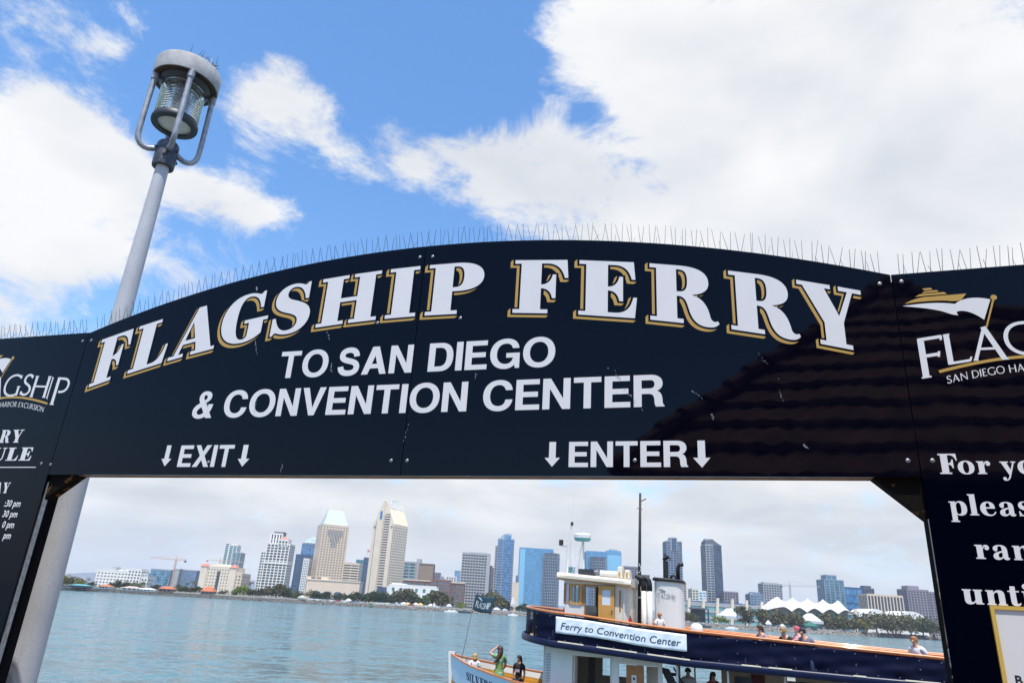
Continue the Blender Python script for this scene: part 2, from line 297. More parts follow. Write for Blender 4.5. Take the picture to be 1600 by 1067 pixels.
# bold grotesque capitals
SAN = {
 'T': (76, [(28,0),(48,0),(48,83),(76,83),(76,100),(0,100),(0,83),(28,83)]),
 'O': (96, ell(48, 50, 48, 52), ell(48, 50, 27.5, 35)),
 'S': (78, stroke([(64,68),(63,85,51,92.5,38,92.5),(22,92.5,12,85,12,73),(12,58,27,55,39,52),(54,48,67,44,67,28),(67,14,54,7.5,39,7.5),(21,7.5,11,16,10,32)], 20)),
 'A': (86, [(0,0),(22,0),(29,21),(57,21),(64,0),(86,0),(54,100),(31,100)], [(34,37),(52,37),(43,67)]),
 'N': (78, [(0,0),(20,0),(20,67),(56,0),(78,0),(78,100),(58,100),(58,34),(22,100),(0,100)]),
 'D': (80, [(0,0),(38,0),(66,0,80,18,80,50),(80,82,66,100,38,100),(0,100)], [(21,17),(35,17),(52,17,59,28,59,50),(59,72,52,83,35,83),(21,83)]),
 'I': (21, [(0,0),(21,0),(21,100),(0,100)]),
 'E': (69, [(0,0),(69,0),(69,17),(21,17),(21,42),(64,42),(64,59),(21,59),(21,83),(68,83),(68,100),(0,100)]),
 'G': (92, [(91,0),(91,52),(50,52),(50,36),(71,36),(69,22,60,15,49,15),(31,15,21,29,21,50),(21,72,32,85,49,85),(59,85,67,79,69,68),(89,68),(87,90,70,102,49,102),(20,102,0,81,0,50),(0,19,19,-2,46,-2),(59,-2,69,3,76,12),(78,0)]),
 'C': (88, [(88,36),(85,13,70,-2,46,-2),(19,-2,0,19,0,50),(0,82,20,102,47,102),(70,102,85,89,87,67),(67,67),(64,78,58,85,46,85),(31,85,21,72,21,50),(21,28,31,15,46,15),(59,15,66,23,67,36)]),
 'V': (83, [(32,0),(51,0),(83,100),(61,100),(42,27),(22,100),(0,100)]),
 'X': (84, [(0,0),(25,0),(42,32),(59,0),(84,0),(54,51),(82,100),(58,100),(42,70),(26,100),(2,100),(30,51)]),
 'R': (80, [(0,0),(21,0),(21,40),(38,40),(50,40,53,34,54,22),(54,12,55,4,58,0),(80,0),(80,3),(75,6,75,14,75,22),(74,36,71,45,61,49),(71,53,76,62,76,72),(76,90,64,100,44,100),(0,100)], [(21,57),(42,57),(51,57,55,62,55,70),(55,79,51,83,42,83),(21,83)]),
 '&': (84, [[(80,0),(56,0),(21,63),(12,79,20,102,42,102),(62,102,68,88,66,78),(64,68,56,62,46,56),(40,67),(47,71,50,75,49,80),(48,86,43,89,38,86),(33,82,36,76,40,68)], [(51,28),(42,16,36,13,30,13),(20,13,16,21,19,28),(22,36,30,40,38,45),(30,60),(14,52,0,42,0,24),(0,8,12,-2,30,-2),(42,-2,52,3,61,12)], [(62,14),(71,24,76,38,77,52),(59,52),(58,42,55,33,50,27)]]),
 'v': (46, [(23,0),(46,36),(33,36),(33,100),(13,100),(13,36),(0,36)]),   # the down arrow
}
# light roman capitals of the harbour logo, drawn as strokes
def rs(*strokes): return strokes
ROM = {
 'F': (46, [([(8,0),(8,100)],10), ([(4,97),(44,97)],6), ([(43,88),(45,100)],3), ([(10,54),(36,54)],6), ([(35,47),(37,61)],3), ([(0,1.5),(17,1.5)],3)]),
 'L': (50, [([(8,0),(8,100)],10), ([(2,98.5),(15,98.5)],3), ([(4,3),(46,3)],6), ([(46,0),(50,14)],3)]),
 'A': (76, [([(5,0),(36,98)],6), ([(34,100),(68,0)],11), ([(18,34),(54,34)],5), ([(0,1.5),(11,1.5)],3), ([(61,1.5),(76,1.5)],3)]),
 'G': (80, [([(74,84),(66,94,56,98,46,98),(18,98,5,76,5,50),(5,22,22,2,48,2),(60,2,70,6,75,12)],8), ([(74,2),(74,42)],9), ([(66,43),(82,43)],3), ([(73,80),(75,97)],3)]),
 'S': (50, [([(42,84),(38,94,32,98,25,98),(12,98,6,88,6,77),(6,60,20,56,28,50),(38,43,46,37,46,23),(46,10,36,2,24,2),(14,2,6,8,3,18)],9), ([(42,80),(44,96)],3), ([(2,3),(3,20)],3)]),
 'H': (76, [([(8,0),(8,100)],10), ([(68,0),(68,100)],10), ([(10,51),(66,51)],6), ([(0,1.5),(16,1.5)],3), ([(60,1.5),(76,1.5)],3), ([(0,98.5),(16,98.5)],3), ([(60,98.5),(76,98.5)],3)]),
 'I': (16, [([(8,0),(8,100)],10), ([(0,1.5),(16,1.5)],3), ([(0,98.5),(16,98.5)],3)]),
 'P': (58, [([(8,0),(8,100)],10), ([(4,97),(28,97),(46,97,54,88,54,74),(54,60,44,48,28,48),(20,48)],7), ([(0,1.5),(17,1.5)],3)]),
 'N': (80, [([(8,0),(8,98)],7), ([(6,98),(72,4)],9), ([(72,0),(72,100)],6), ([(0,1.5),(16,1.5)],3), ([(64,98.5),(80,98.5)],3)]),
 'D': (74, [([(8,0),(8,100)],10), ([(4,97),(24,97),(58,97,70,76,70,50),(70,24,56,3,26,3),(4,3)],7)]),
 'E': (46, [([(8,0),(8,100)],10), ([(4,97),(42,97)],6), ([(10,52),(36,52)],6), ([(4,3),(44,3)],6), ([(44,0),(46,13)],3), ([(41,88),(43,100)],3)]),
 'O': (88, [([(44,98),(20,98,5,78,5,50),(5,22,20,2,44,2)],8), ([(44,2),(68,2,83,22,83,50),(83,78,68,98,44,98)],8)]),
 'R': (66, [([(8,0),(8,100)],10), ([(4,97),(26,97),(44,97,50,88,50,76),(50,62,42,52,26,51),(20,51)],7), ([(26,52),(62,0)],9), ([(0,1.5),(17,1.5)],3)]),
 'B': (56, [([(8,0),(8,100)],10), ([(4,97),(24,97),(40,97,46,88,46,77),(46,64,38,54,22,54),(14,54)],6), ([(22,53),(40,53,51,44,51,29),(51,12,40,3,22,3),(4,3)],6)]),
 'X': (72, [([(8,98),(62,2)],10), ([(62,98),(8,2)],5), ([(0,98.5),(18,98.5)],3), ([(52,1.5),(70,1.5)],3)]),
 'C': (76, [([(72,84),(64,94,54,98,46,98),(18,98,5,76,5,50),(5,22,22,2,48,2),(58,2,68,6,73,13)],8)]),
 'U': (74, [([(8,98),(8,34),(8,12,20,2,38,2),(56,2,66,12,66,34),(66,98)],8), ([(0,98.5),(16,98.5)],3), ([(58,98.5),(74,98.5)],3)]),
}
def offset_poly(p, d):
    """grow an outline outward by d (miter, limited)"""
    n = len(p); q = [Vector(p[i]) for i in range(n) if (Vector(p[i]) - Vector(p[i - 1])).length > 1e-4]; n = len(q)
    area = sum(q[i].x * q[(i + 1) % n].y - q[(i + 1) % n].x * q[i].y for i in range(n)); sgn = 1 if area > 0 else -1
    out = []
    for i in range(n):
        a = (q[i] - q[i - 1]).normalized(); b = (q[(i + 1) % n] - q[i]).normalized()
        na = Vector((a.y, -a.x)) * sgn; nb = Vector((b.y, -b.x)) * sgn
        m = na + nb
        m = m.normalized() if m.length > .2 else na
        out.append(tuple(q[i] + m * d / max(.55, m.dot(na))))
    return out
def add_glyph(mb, g, fn, z, mi=0, grow=0., dx=0., dy=0., depth=.0006):
    """g = (adv, outline[, hole]); multi-outline when outline[0] is a list; fn(x, y, z) -> point"""
    outs = g[1]; parts = outs if isinstance(outs[0], list) else [outs]
    for k, o in enumerate(parts):
        o = bez(o); hole = bez(g[2]) if len(g) > 2 else None
        loops = [offset_poly(o, grow) if grow else o]
        if hole: loops.append(offset_poly(hole, -grow) if grow else hole)
        zz = z + k * .0002
        flat_ = [p for l in loops for p in l]
        tri = tessellate_polygon([[Vector((x, y, 0)) for x, y in l] for l in loops])
        mb.add([fn(x + dx, y + dy, zz) for x, y in flat_], [tuple(t) for t in tri], mi)
def orient_up(mb, nrm):
    for i, f in enumerate(mb.f):
        a, b, c = (Vector(mb.v[j]) for j in f[:3])
        if (b - a).cross(c - a).dot(nrm) < 0: mb.f[i] = f[::-1]
def line_width(txt, font, space=9, word=28):
    x = 0
    for ch in txt: x += word if ch == ' ' else font[ch][0] + space
    return x - space
def text_line(mb, txt, font, x0, x1, y0, y1, fn, z, space=9, word=28, mi=0, stem=False):
    k = (x1 - x0) / line_width(txt, font, space, word); h = (y1 - y0) / 100; x = 0
    for ch in txt:
        if ch == ' ': x += word; continue
        g = font[ch]; f2 = (lambda X, Y, Z, x=x: fn(x0 + (x + X) * k, y0 + Y * h, Z))
        if stem:
            for i, (sp, w) in enumerate(g[1]): add_glyph(mb, (0, stroke(sp, w)), f2, z + i * .00012)
        else: add_glyph(mb, g, f2, z)
        x += g[0] + space

# ------------------------------------------------------------------ the setting: bay, far shore, pier
def water_mat():
    m = bpy.data.materials.new('bay_water'); m.use_nodes = True; t = m.node_tree; p = t.nodes['Principled BSDF']; L = t.links.new
    p.inputs['Base Color'].default_value = (.105, .19, .205, 1); p.inputs['Roughness'].default_value = .12; p.inputs['IOR'].default_value = 1.33
    g = N(t, 'ShaderNodeNewGeometry'); acc = None
    for sc, amp, st in ((.05, .18, (.4, 1, 1)), (.26, .60, (.42, 1, 1)), (.8, .85, (.42, 1, 1)), (2.6, 1.0, (.5, 1, 1))):
        mp = N(t, 'ShaderNodeMapping'); mp.inputs['Scale'].default_value = st; mp.inputs['Rotation'].default_value = (0, 0, .12); L(g.outputs['Position'], mp.inputs[0])
        n = N(t, 'ShaderNodeTexNoise', inp={'Scale': sc, 'Detail': 3.0, 'Roughness': .6, 'Distortion': .1}); L(mp.outputs[0], n.inputs['Vector'])
        v = N(t, 'ShaderNodeVectorMath', operation='SUBTRACT'); L(n.outputs['Color'], v.inputs[0]); v.inputs[1].default_value = (.5, .5, .5)
        w = N(t, 'ShaderNodeVectorMath', operation='MULTIPLY'); L(v.outputs[0], w.inputs[0]); w.inputs[1].default_value = (amp * 3, amp * 3, 0)
        if acc is None: acc = w.outputs[0]
        else:
            q = N(t, 'ShaderNodeVectorMath', operation='ADD'); L(acc, q.inputs[0]); L(w.outputs[0], q.inputs[1]); acc = q.outputs[0]
    q = N(t, 'ShaderNodeVectorMath', operation='ADD'); L(acc, q.inputs[0]); q.inputs[1].default_value = (0, 0, 1)
    q2 = N(t, 'ShaderNodeVectorMath', operation='NORMALIZE'); L(q.outputs[0], q2.inputs[0]); L(q2.outputs[0], p.inputs['Normal'])
    return m
SHORE = [(-1500, 420), (-700, 470), (-300, 510), (-290, 544), (-201, 552), (-103, 590), (-38, 604), (33, 640), (120, 640), (165, 620), (240, 640), (327, 676), (424, 731), (700, 800), (1600, 900)]
def shore_y(x):
    for (x0, y0), (x1, y1) in zip(SHORE, SHORE[1:]):
        if x <= x1: return y0 + (y1 - y0) * (x - x0) / (x1 - x0)
    return SHORE[-1][1]
GZ = 2.3      # height of the made ground behind the rocks
water = MB().add([(-9000, -400, 0), (9000, -400, 0), (9000, 9000, 0), (-9000, 9000, 0)], [(0, 1, 2, 3)]).build('water', water_mat(), kind='structure')
M_ground = mat('shore_ground', (.17, .165, .14), rough=.95, dark=(.07, .09, .04), vscale=.02)
gm = MB(); pl = [(x, y + 5, GZ) for x, y in SHORE]; n_ = len(pl)
gm.add(pl + [(9000, 1100, GZ), (9000, 8800, GZ), (-9000, 8800, GZ), (-9000, 420, GZ)], [tuple(range(n_ + 4))])
gm.build('ground', M_ground, kind='structure')
# rock armour along the waterline: thousands of boulders nobody could count
M_rock = mat('armour_rock', (.27, .25, .22), rough=.95, var=.5, vscale=.7)
rk = MB(); r2 = random.Random(3)
def rock(mb, x, y, z, r):
    vs = []
    for (a, b, c) in ((1, 0, 0), (-1, 0, 0), (0, 1, 0), (0, -1, 0), (0, 0, 1), (0, 0, -1)):
        k = r * r2.uniform(.7, 1.25); vs.append((x + a * k + r2.uniform(-.2, .2) * r, y + b * k, z + c * k * .8))
    mb.add(vs, [(0, 2, 4), (2, 1, 4), (1, 3, 4), (3, 0, 4), (2, 0, 5), (1, 2, 5), (3, 1, 5), (0, 3, 5)])
x = -420.
while x < 560:
    big = .32 + .95 * max(0, min(1, (x + 260) / 520))
    for k in range(4):
        u = k / 3; rock(rk, x + r2.uniform(-.4, .4), shore_y(x) + u * 5 + r2.uniform(-.5, .5), .1 + u * (1.0 + 1.5 * big) + r2.uniform(-.2, .3), big * r2.uniform(.7, 1.4))
    x += .75 * big + .15
rk.build('armour_rocks', M_rock, kind='stuff', fix=False)
# promenade edge wall behind the rocks
pw = MB()
for (x0, y0), (x1, y1) in zip(SHORE[1:-1], SHORE[2:]):
    d = Vector((x1 - x0, y1 - y0, 0)).normalized(); nn = Vector((-d.y, d.x, 0))
    a, b = Vector((x0, y0, 0)) + nn * 6.5, Vector((x1, y1, 0)) + nn * 6.5
    pw.add([a + Vector((0, 0, 1)), b + Vector((0, 0, 1)), b + nn * .6 + Vector((0, 0, 1)), a + nn * .6 + Vector((0, 0, 1)),
            a + Vector((0, 0, GZ + .7)), b + Vector((0, 0, GZ + .7)), b + nn * .6 + Vector((0, 0, GZ + .7)), a + nn * .6 + Vector((0, 0, GZ + .7))],
           [(3, 2, 1, 0), (4, 5, 6, 7), (0, 1, 5, 4), (1, 2, 6, 5), (2, 3, 7, 6), (3, 0, 4, 7)])
pw.build('promenade_wall', mat('promenade_concrete', (.46, .44, .40), rough=.9, var=.2, vscale=.3), kind='structure')
# hills inland
def hills(name, x0, x1, Y, base, amp, seed, matl):
    r = random.Random(seed); n = 90; ph = [r.uniform(0, 6.3) for _ in range(6)]; m = MB(); vs = []; rows = 6
    for j in range(rows):
        v = j / (rows - 1)
        for i in range(n):
            X = x0 + (x1 - x0) * i / (n - 1); q = i / n * 6.3
            hgt = base + amp * (.5 + .25 * math.sin(2.1 * q + ph[0]) + .15 * math.sin(5 * q + ph[1]) + .08 * math.sin(13 * q + ph[2]) + .04 * math.sin(29 * q + ph[3]))
            hgt *= min(1, 6 * min(i, n - 1 - i) / n)
            vs.append((X, Y + 900 * (v - .5) + 60 * math.sin(7 * q + j), GZ - .5 + hgt * math.sin(math.pi * v) * (1 + .05 * math.sin(17 * q + j * 2))))
    fs = [(j * n + i, j * n + i + 1, (j + 1) * n + i + 1, (j + 1) * n + i) for j in range(rows - 1) for i in range(n - 1)]
    return m.add(vs, fs).build(name, matl, kind='structure', smooth=True, fix=False)
M_hill = mat('hill_scrub_haze_blue', (.13, .15, .19), rough=1, dark=(.07, .085, .12), vscale=.012, speck=((.36, .36, .40), .05, .62))  # scrub colour shifted to blue, distance haze painted in
hills('hills', -4200, 200, 5200, 48, 50, 3, M_hill)
hills('hills', -600, 5200, 6200, 40, 30, 8, M_hill)

# ------------------------------------------------------------------ ferry gateway (local x along the sign, local y away from the viewer, z up from the deck)
DECK = 4.1; GA = rad(18.095)
gate = empty('ferry_gateway', (0, 4.5, DECK), -GA, 'dark navy ferry gateway sign with arched top, FLAGSHIP FERRY lettering and bird spikes', 'gateway')
GU = Vector((math.cos(GA), -math.sin(GA), 0)); GN = Vector((-math.sin(GA), -math.cos(GA), 0))
def plane_at(px, py):
    d = ray(px, py); o = Vector((0, 4.5, 0)); k = o.dot(GN) / d.dot(GN); p = d * k - o
    return p.dot(GU), p.z
E_ = EYE - DECK
def gp(x, d, h): return Vector((x, d, h + E_))            # gateway point: d behind the face, h above eye level
def gf(x, h, z): return Vector((x, -z, h + E_))           # flat print standing z proud of the face
R_ = (3.12 ** 2 + .522 ** 2) / (2 * .522)
def arch(s): return 2.54 - (R_ - math.sqrt(R_ * R_ - (s + .735) ** 2))
SB = .791
def arch_poly(s0, s1, n=24):
    return [(s0, SB), (s1, SB)] + [(s1 + (s0 - s1) * i / n, arch(s1 + (s0 - s1) * i / n)) for i in range(n + 1)]
panels = []
for s0, s1 in ((-3.853, -.7375), (-.7325, 2.387)):
    panels.append(MB().prism(arch_poly(s0, s1), 0, .02, gp).build('sign_panel', M_navy, gate))
tl = MB().prism([(-6.4, -1.2), (-3.859, -1.2), (-3.859, 2.022), (-6.4, 2.03)], 0, .02, gp).build('side_panel', M_navy, gate)
tr_ = MB().prism([(2.394, -1.2), (4.6, -1.2), (4.6, 2.03), (2.394, 2.018)], .002, .022, gp).build('side_panel', M_navy, gate)
# title
def f_base(s): return ((-1.37473e-4 * s - 5.12488e-2) * s - 7.3932e-2) * s + 1.93391
def f_top(s): return ((-8.2096e-4 * s - 5.23083e-2) * s - 7.21235e-2) * s + 2.34836
TITLE = [('F', -3.688, -3.362), ('L', -3.315, -2.972), ('A', -2.935, -2.505), ('G', -2.474, -2.045), ('S', -1.995, -1.66), ('H', -1.593, -1.083), ('I', -1.008, -.762), ('P', -.684, -.241),
         ('F', -.009, .391), ('E', .463, .861), ('R', .947, 1.38), ('R', 1.451, 1.852), ('Y', 1.856, 2.212)]
for part, (a, b) in ((panels[0], (0, 7)), (panels[1], (7, 13))):
    for ch, s0, s1 in TITLE[a:b]:
        mw, mg, mn = MB(), MB(), MB(); g = SER[ch]
        def fn(x, y, z, s0=s0, k=(s1 - s0) / g[0]):
            s = s0 + x * k; b0 = f_base(s); return gf(s, b0 + (f_top(s) - b0) * y / 100, z)
        for q in range(9): add_glyph(mg, g, fn, .0008 + q * .00012, grow=2.6, dx=-4.7 * q / 8, dy=-4.9 * q / 8)
        add_glyph(mn, g, fn, .0024, grow=3.2)
        add_glyph(mw, g, fn, .0034)
        for m, nm, mt in ((mw, 'title_letter', M_white), (mg, 'letter_shadow', M_gold), (mn, 'letter_outline', M_navy)):
            orient_up(m, Vector((0, -1, 0))); m.build(nm, mt, part, fix=False)
def letters(parent, name, lines, mt=M_white, font=SAN, **kw):
    for (t, x0, x1, y0, y1) in lines:
        m = MB(); text_line(m, t, font, x0, x1, y0, y1, gf, .001, **kw); orient_up(m, Vector((0, -1, 0))); m.build('arrow' if t == 'v' else name, mt, parent, fix=False)
letters(panels[0], 'lettering', [('TO SAN', -1.85, -.741, 1.5245, 1.738), ('& CONVENTION', -2.572, -.297, 1.228, 1.4395), ('EXIT', -2.601, -2.113, .852, 1.016), ('v', -2.762, -2.668, .856, 1.018), ('v', -2.066, -1.965, .853, 1.015)])
letters(panels[1], 'lettering', [('DIEGO', -.616, .311, 1.5245, 1.738), ('CENTER', -.182, 1.026, 1.227, 1.438), ('ENTER', .424, 1.157, .848, 1.009), ('v', .266, .367, .850, 1.010), ('v', 1.187, 1.287, .844, 1.008)])
# harbour logo, once on each side panel
def logo(parent, off, txt_from, txt_to):
    P = lambda x, h, z: gf(x + off, h, z)
    m = MB(); g = MB()
    flag = bez([(2.427, 1.806), (2.50,1.815,2.62,1.822,2.70,1.800), (2.74,1.835,2.81,1.842,2.882,1.815), (2.831, 1.691), (2.80,1.725,2.75,1.765,2.705,1.752), (2.698,1.742,2.702,1.735,2.708,1.728), (2.68,1.728,2.65,1.75,2.62,1.762), (2.55,1.786,2.50,1.792,2.427,1.806)])
    m.add([P(x, h, .001) for x, h in flag], [tuple(t) for t in tessellate_polygon([[Vector((x, h, 0)) for x, h in flag]])])
    def gpoly(p, z=.001, mb=g):
        p = bez(p); mb.add([P(x, h, z) for x, h in p], [tuple(t) for t in tessellate_polygon([[Vector((x, h, 0)) for x, h in p]])])
    gpoly([(2.440, 1.819), (2.47,1.838,2.50,1.850,2.55,1.856), (2.768, 1.861), (2.735, 1.822), (2.71,1.815,2.68,1.818,2.66,1.824), (2.58,1.832,2.50,1.828,2.440,1.819)])
    gpoly([(2.50, 1.861), (2.53, 1.876), (2.655, 1.880), (2.67, 1.866), (2.56, 1.864)])
    gpoly([(2.54, 1.882), (2.555, 1.892), (2.62, 1.896), (2.63, 1.885)])
    gpoly([(2.557, 1.898), (2.545, 1.911), (2.59, 1.913), (2.60, 1.901)])
    gpoly([(2.830, 1.643), (2.838, 1.641), (2.901, 1.812), (2.891, 1.815)], .0016)
    gpoly([(2.900 + .0165 * math.cos(k * .5236), 1.826 + .0165 * math.sin(k * .5236)) for k in range(12)], .0022)
    sw = [(2.560 + .912 * i / 30, 1.376 + .071 * math.sin(math.pi * (.06 + .88 * i / 30)) + .012 * math.sin(math.pi * i / 30)) for i in range(31)]
    so = stroke(sw, .017, 1); gpoly(so)
    orient_up(m, Vector((0, -1, 0))); orient_up(g, Vector((0, -1, 0)))
    m.build('logo_flag', M_white, parent, fix=False); g.build('logo_boat', M_gold, parent, fix=False)
    # FLAGSHIP, tall first and last letters
    w = MB()
    for ch, x0, x1, y0, y1 in (('F', 2.468, 2.604, 1.352, 1.592), ('L', 2.606, 2.733, 1.428, 1.611), ('A', 2.740, 2.912, 1.447, 1.648), ('G', 2.906, 3.095, 1.470, 1.665), ('S', 3.118, 3.228, 1.474, 1.660), ('H', 3.243, 3.427, 1.455, 1.645), ('I', 3.437, 3.455, 1.440, 1.630), ('P', 3.498, 3.655, 1.380, 1.620)):
        G = ROM[ch]; sl = -.06 if x0 > 3.2 else (.09 if x0 < 2.7 else 0)
        for i, (sp, wd) in enumerate(G[1]):
            add_glyph(w, (0, stroke(sp, wd * (1.35 if wd < 7 else 1.15))), lambda X, Y, Z: P(x0 + X * (x1 - x0) / G[0], y0 + Y * (y1 - y0) / 100 + (X / G[0]) * sl * .2, Z), .001 + i * .00012)
    t = 'SAN DIEGO HARBOR EXCURSION'; k = .86 / line_width(t, ROM, 12, 34); X0 = 0
    for ch in t:
        if ch == ' ': X0 += 34; continue
        for i, (sp, wd) in enumerate(ROM[ch][1]):
            def fn(X, Y, Z, X0=X0):
                s = 2.592 + (X0 + X) * k; u = (s - 2.592) / .86; return P(s, 1.309 + .066 * math.sin(math.pi * (.04 + .92 * u)) + Y * .00043, Z)
            add_glyph(w, (0, stroke(sp, wd * 1.25)), fn, .001 + i * .00012)
        X0 += ROM[ch][0] + 12
    orient_up(w, Vector((0, -1, 0))); w.build('logo_lettering', M_white, parent, fix=False)
logo(tr_, 0, 0, 0)
logo(tl, -7.563, 0, 0)
# passenger notice on the right panel
def glyphs(parent, name, items, font=SER, mt=M_white):
    for ch, x0, x1, y0, cap in items:
        m = MB(); g = font[ch]; add_glyph(m, g, lambda X, Y, Z: gf(x0 + X * (x1 - x0) / g[0], y0 + Y * cap / 100, Z), .001)
        if ch == 'i': add_glyph(m, (34, ell(17, 86, 13, 13, 16, 2)), lambda X, Y, Z: gf(x0 + X * (x1 - x0) / g[0], y0 + Y * cap / 100, Z), .001)
        orient_up(m, Vector((0, -1, 0))); m.build(name, mt, parent, fix=False)
glyphs(tr_, 'letter', [('F', 2.483, 2.573, .809, .110), ('o', 2.571, 2.649, .809, .106), ('r', 2.661, 2.726, .809, .104), ('y', 2.769, 2.842, .807, .104), ('o', 2.848, 2.925, .809, .106),
    ('p', 2.499, 2.581, .592, .108), ('l', 2.591, 2.632, .592, .110), ('e', 2.642, 2.712, .592, .106), ('a', 2.727, 2.800, .592, .106), ('s', 2.815, 2.872, .592, .108),
    ('r', 2.584, 2.650, .373, .106), ('a', 2.661, 2.735, .373, .106), ('n', 2.752, 2.835, .373, .106),
    ('u', 2.494, 2.584, .152, .106), ('n', 2.598, 2.687, .152, .106), ('t', 2.695, 2.747, .154, .106), ('i', 2.757, 2.795, .154, .106)])
# framed poster low on the right panel
fr = MB()
for (x0, x1, h0, h1) in ((2.603, 3.3, .132, .150), (2.603, 2.621, -.9, .132), (3.282, 3.3, -.9, .132)): fr.box(x0, x1, -.014, 0, h0 + E_, h1 + E_)
frame = fr.build('poster_frame', mat('poster_frame_gold', (.55, .36, .08), rough=.35, spec=.5), tr_)
MB().box(2.621, 3.282, -.006, 0, -.9 + E_, .132 + E_).build('poster_sheet', mat('poster_paper', (.62, .60, .58), rough=.5), frame)
FONTS = {}
def text_obj(name, body, size, mt, parent, M, shear=0., offset=0., sx=1., align='LEFT', extrude=.0):
    c = bpy.data.curves.new(name, 'FONT'); c.body = body; c.size = size; c.shear = shear; c.offset = offset; c.extrude = extrude; c.align_x = align; c.resolution_u = 3
    o = bpy.data.objects.new(name, c); me = bpy.data.meshes.new_from_object(o); bpy.data.objects.remove(o)
    me.transform(Matrix.Diagonal((sx, 1, 1, 1))); me.transform(M); me.materials.clear(); me.materials.append(mt)
    o = bpy.data.objects.new(name, me); return link(o, parent)
def GM(x, h, z=.001):   # text plane standing on the gateway face
    return Matrix.Translation(gf(x, h, z)) @ Matrix.Rotation(rad(90), 4, 'X')
M_ink = mat('dark_print', (.012, .012, .02), rough=.5)
text_obj('poster_lettering', 'B', .058, M_ink, frame, GM(2.655, -.205, .007), offset=.0015)
# schedule on the left panel
letters(tl, 'lettering', [('ERRY', -4.745, -4.257, 1.058, 1.168), ('EDULE', -4.845, -4.092, .906, 1.015), ('DAY', -4.45, -4.224, .640, .725)], font=SER, space=12)
MB().box(-5.4, -4.008, -.0012, 0, .847 + E_, .854 + E_).build('rule', M_white, tl)
tx = []
for i, (s, h) in enumerate(((':30 pm', .534), ('30 pm', .452), ('0 pm', .369), ('pm', .286))):
    text_obj('lettering', s, .073, M_white, tl, GM(-4.05, h), align='RIGHT', sx=.86, shear=.12, offset=.0016)
# screws
sm = MB().lathe([(0, .0035), (.005, .0035), (.011, .002), (.0125, 0)], 12).mesh('screw', M_screw, True)
def screw(px, py, parent):
    s, h = plane_at(px, py); o = bpy.data.objects.new('screw', sm); o.matrix_local = Matrix.Translation(gf(s, h, .002)) @ Matrix.Rotation(rad(90), 4, 'X'); link(o, parent)
for p, par in (((129, 533), tl), ((142.5, 532), panels[0]), ((64.5, 724), tl), ((79, 725.5), panels[0]), ((656, 402), panels[0]), ((676, 401), panels[1]), ((611, 719.5), panels[0]), ((636, 719.5), panels[1]),
               ((589.8, 504.5), panels[0]), ((719.3, 497), panels[1]), ((1374.5, 443.5), panels[1]), ((1408.5, 440), tr_), ((1418.5, 719.5), panels[1]), ((1457, 719.5), tr_), ((325.5, 722), panels[0]), ((992, 719), panels[1])):
    screw(*p, par)
# bird droppings and scratches on the gloss
sc = MB(); r4 = random.Random(5)
for (x0, y0, x1, y1, w) in ((950, 574, 1005, 643, 2.2), (960, 578, 985, 622, 1.5), (1180, 548, 1198, 569, 1.2), (1080, 610, 1096, 622, 2.0), (1254, 693, 1259, 698, 2.2), (402, 448, 401, 455, 1.6), (398, 528, 401, 552, 1.4), (512, 518, 518, 540, 1.8),
                         (521, 560, 518, 580, 1.6), (402, 625, 399, 640, 1.0), (442, 720, 440, 735, 1.4), (638, 662, 632, 690, 1.2), (1215, 585, 1222, 625, 1.5), (1112, 646, 1115, 655, 1.5), (745, 583, 744, 590, 1.2)):
    for k in range(7):
        u = r4.random(); px, py = x0 + (x1 - x0) * u + r4.uniform(-1.6, 1.6), y0 + (y1 - y0) * u; L_ = r4.uniform(1.5, 6); dx, dy = (x1 - x0), (y1 - y0); q = math.hypot(dx, dy) or 1; dx /= q; dy /= q; ww = w * r4.uniform(.15, .5)
        pts = [(px - dy * ww, py + dx * ww), (px + dy * ww, py - dx * ww), (px + dx * L_, py + dy * L_)]
        sc.add([gf(*plane_at(*p), .0045 + k * .0001) for p in pts], [(0, 1, 2)])
orient_up(sc, Vector((0, -1, 0)))
sc.build('dropping_marks', mat('dropping_white', (.20, .22, .25), rough=.8), gate, kind='stuff', fix=False)
# frame behind the boards
MB().box(-3.86, 2.39, .022, .13, SB + E_ + .002, SB + .12 + E_).build('header_beam', M_plyedge, gate)
MB().prism([(-3.86, SB + .12), (2.39, SB + .12)] + [(2.39 - 6.25 * i / 20, arch(2.39 - 6.25 * i / 20) - .03) for i in range(21)], .021, .06, gp).build('backing_board', M_blackpost, gate)
for s0, s1 in ((-4.02, -3.872), (2.405, 2.55)):
    MB().box(s0, s1, .024, .165, 0, 2.0 + E_).build('post', M_blackpost, gate)
MB().box(-3.87, -3.862, .024, .066, 0, .70 + E_).build('steel_channel', M_galv, gate)
MB().box(-3.871, -3.845, .0215, .0235, 0, .74 + E_).build('steel_channel', M_galv, gate)
MB().prism([(-3.86, SB), (-3.58, SB), (-3.86, .60)], .03, .12, gp).build('corner_bracket', M_rust, gate)
MB().prism([(2.403, SB), (2.155, SB), (2.403, .56)], .03, .12, gp).build('corner_bracket', M_rust, gate)
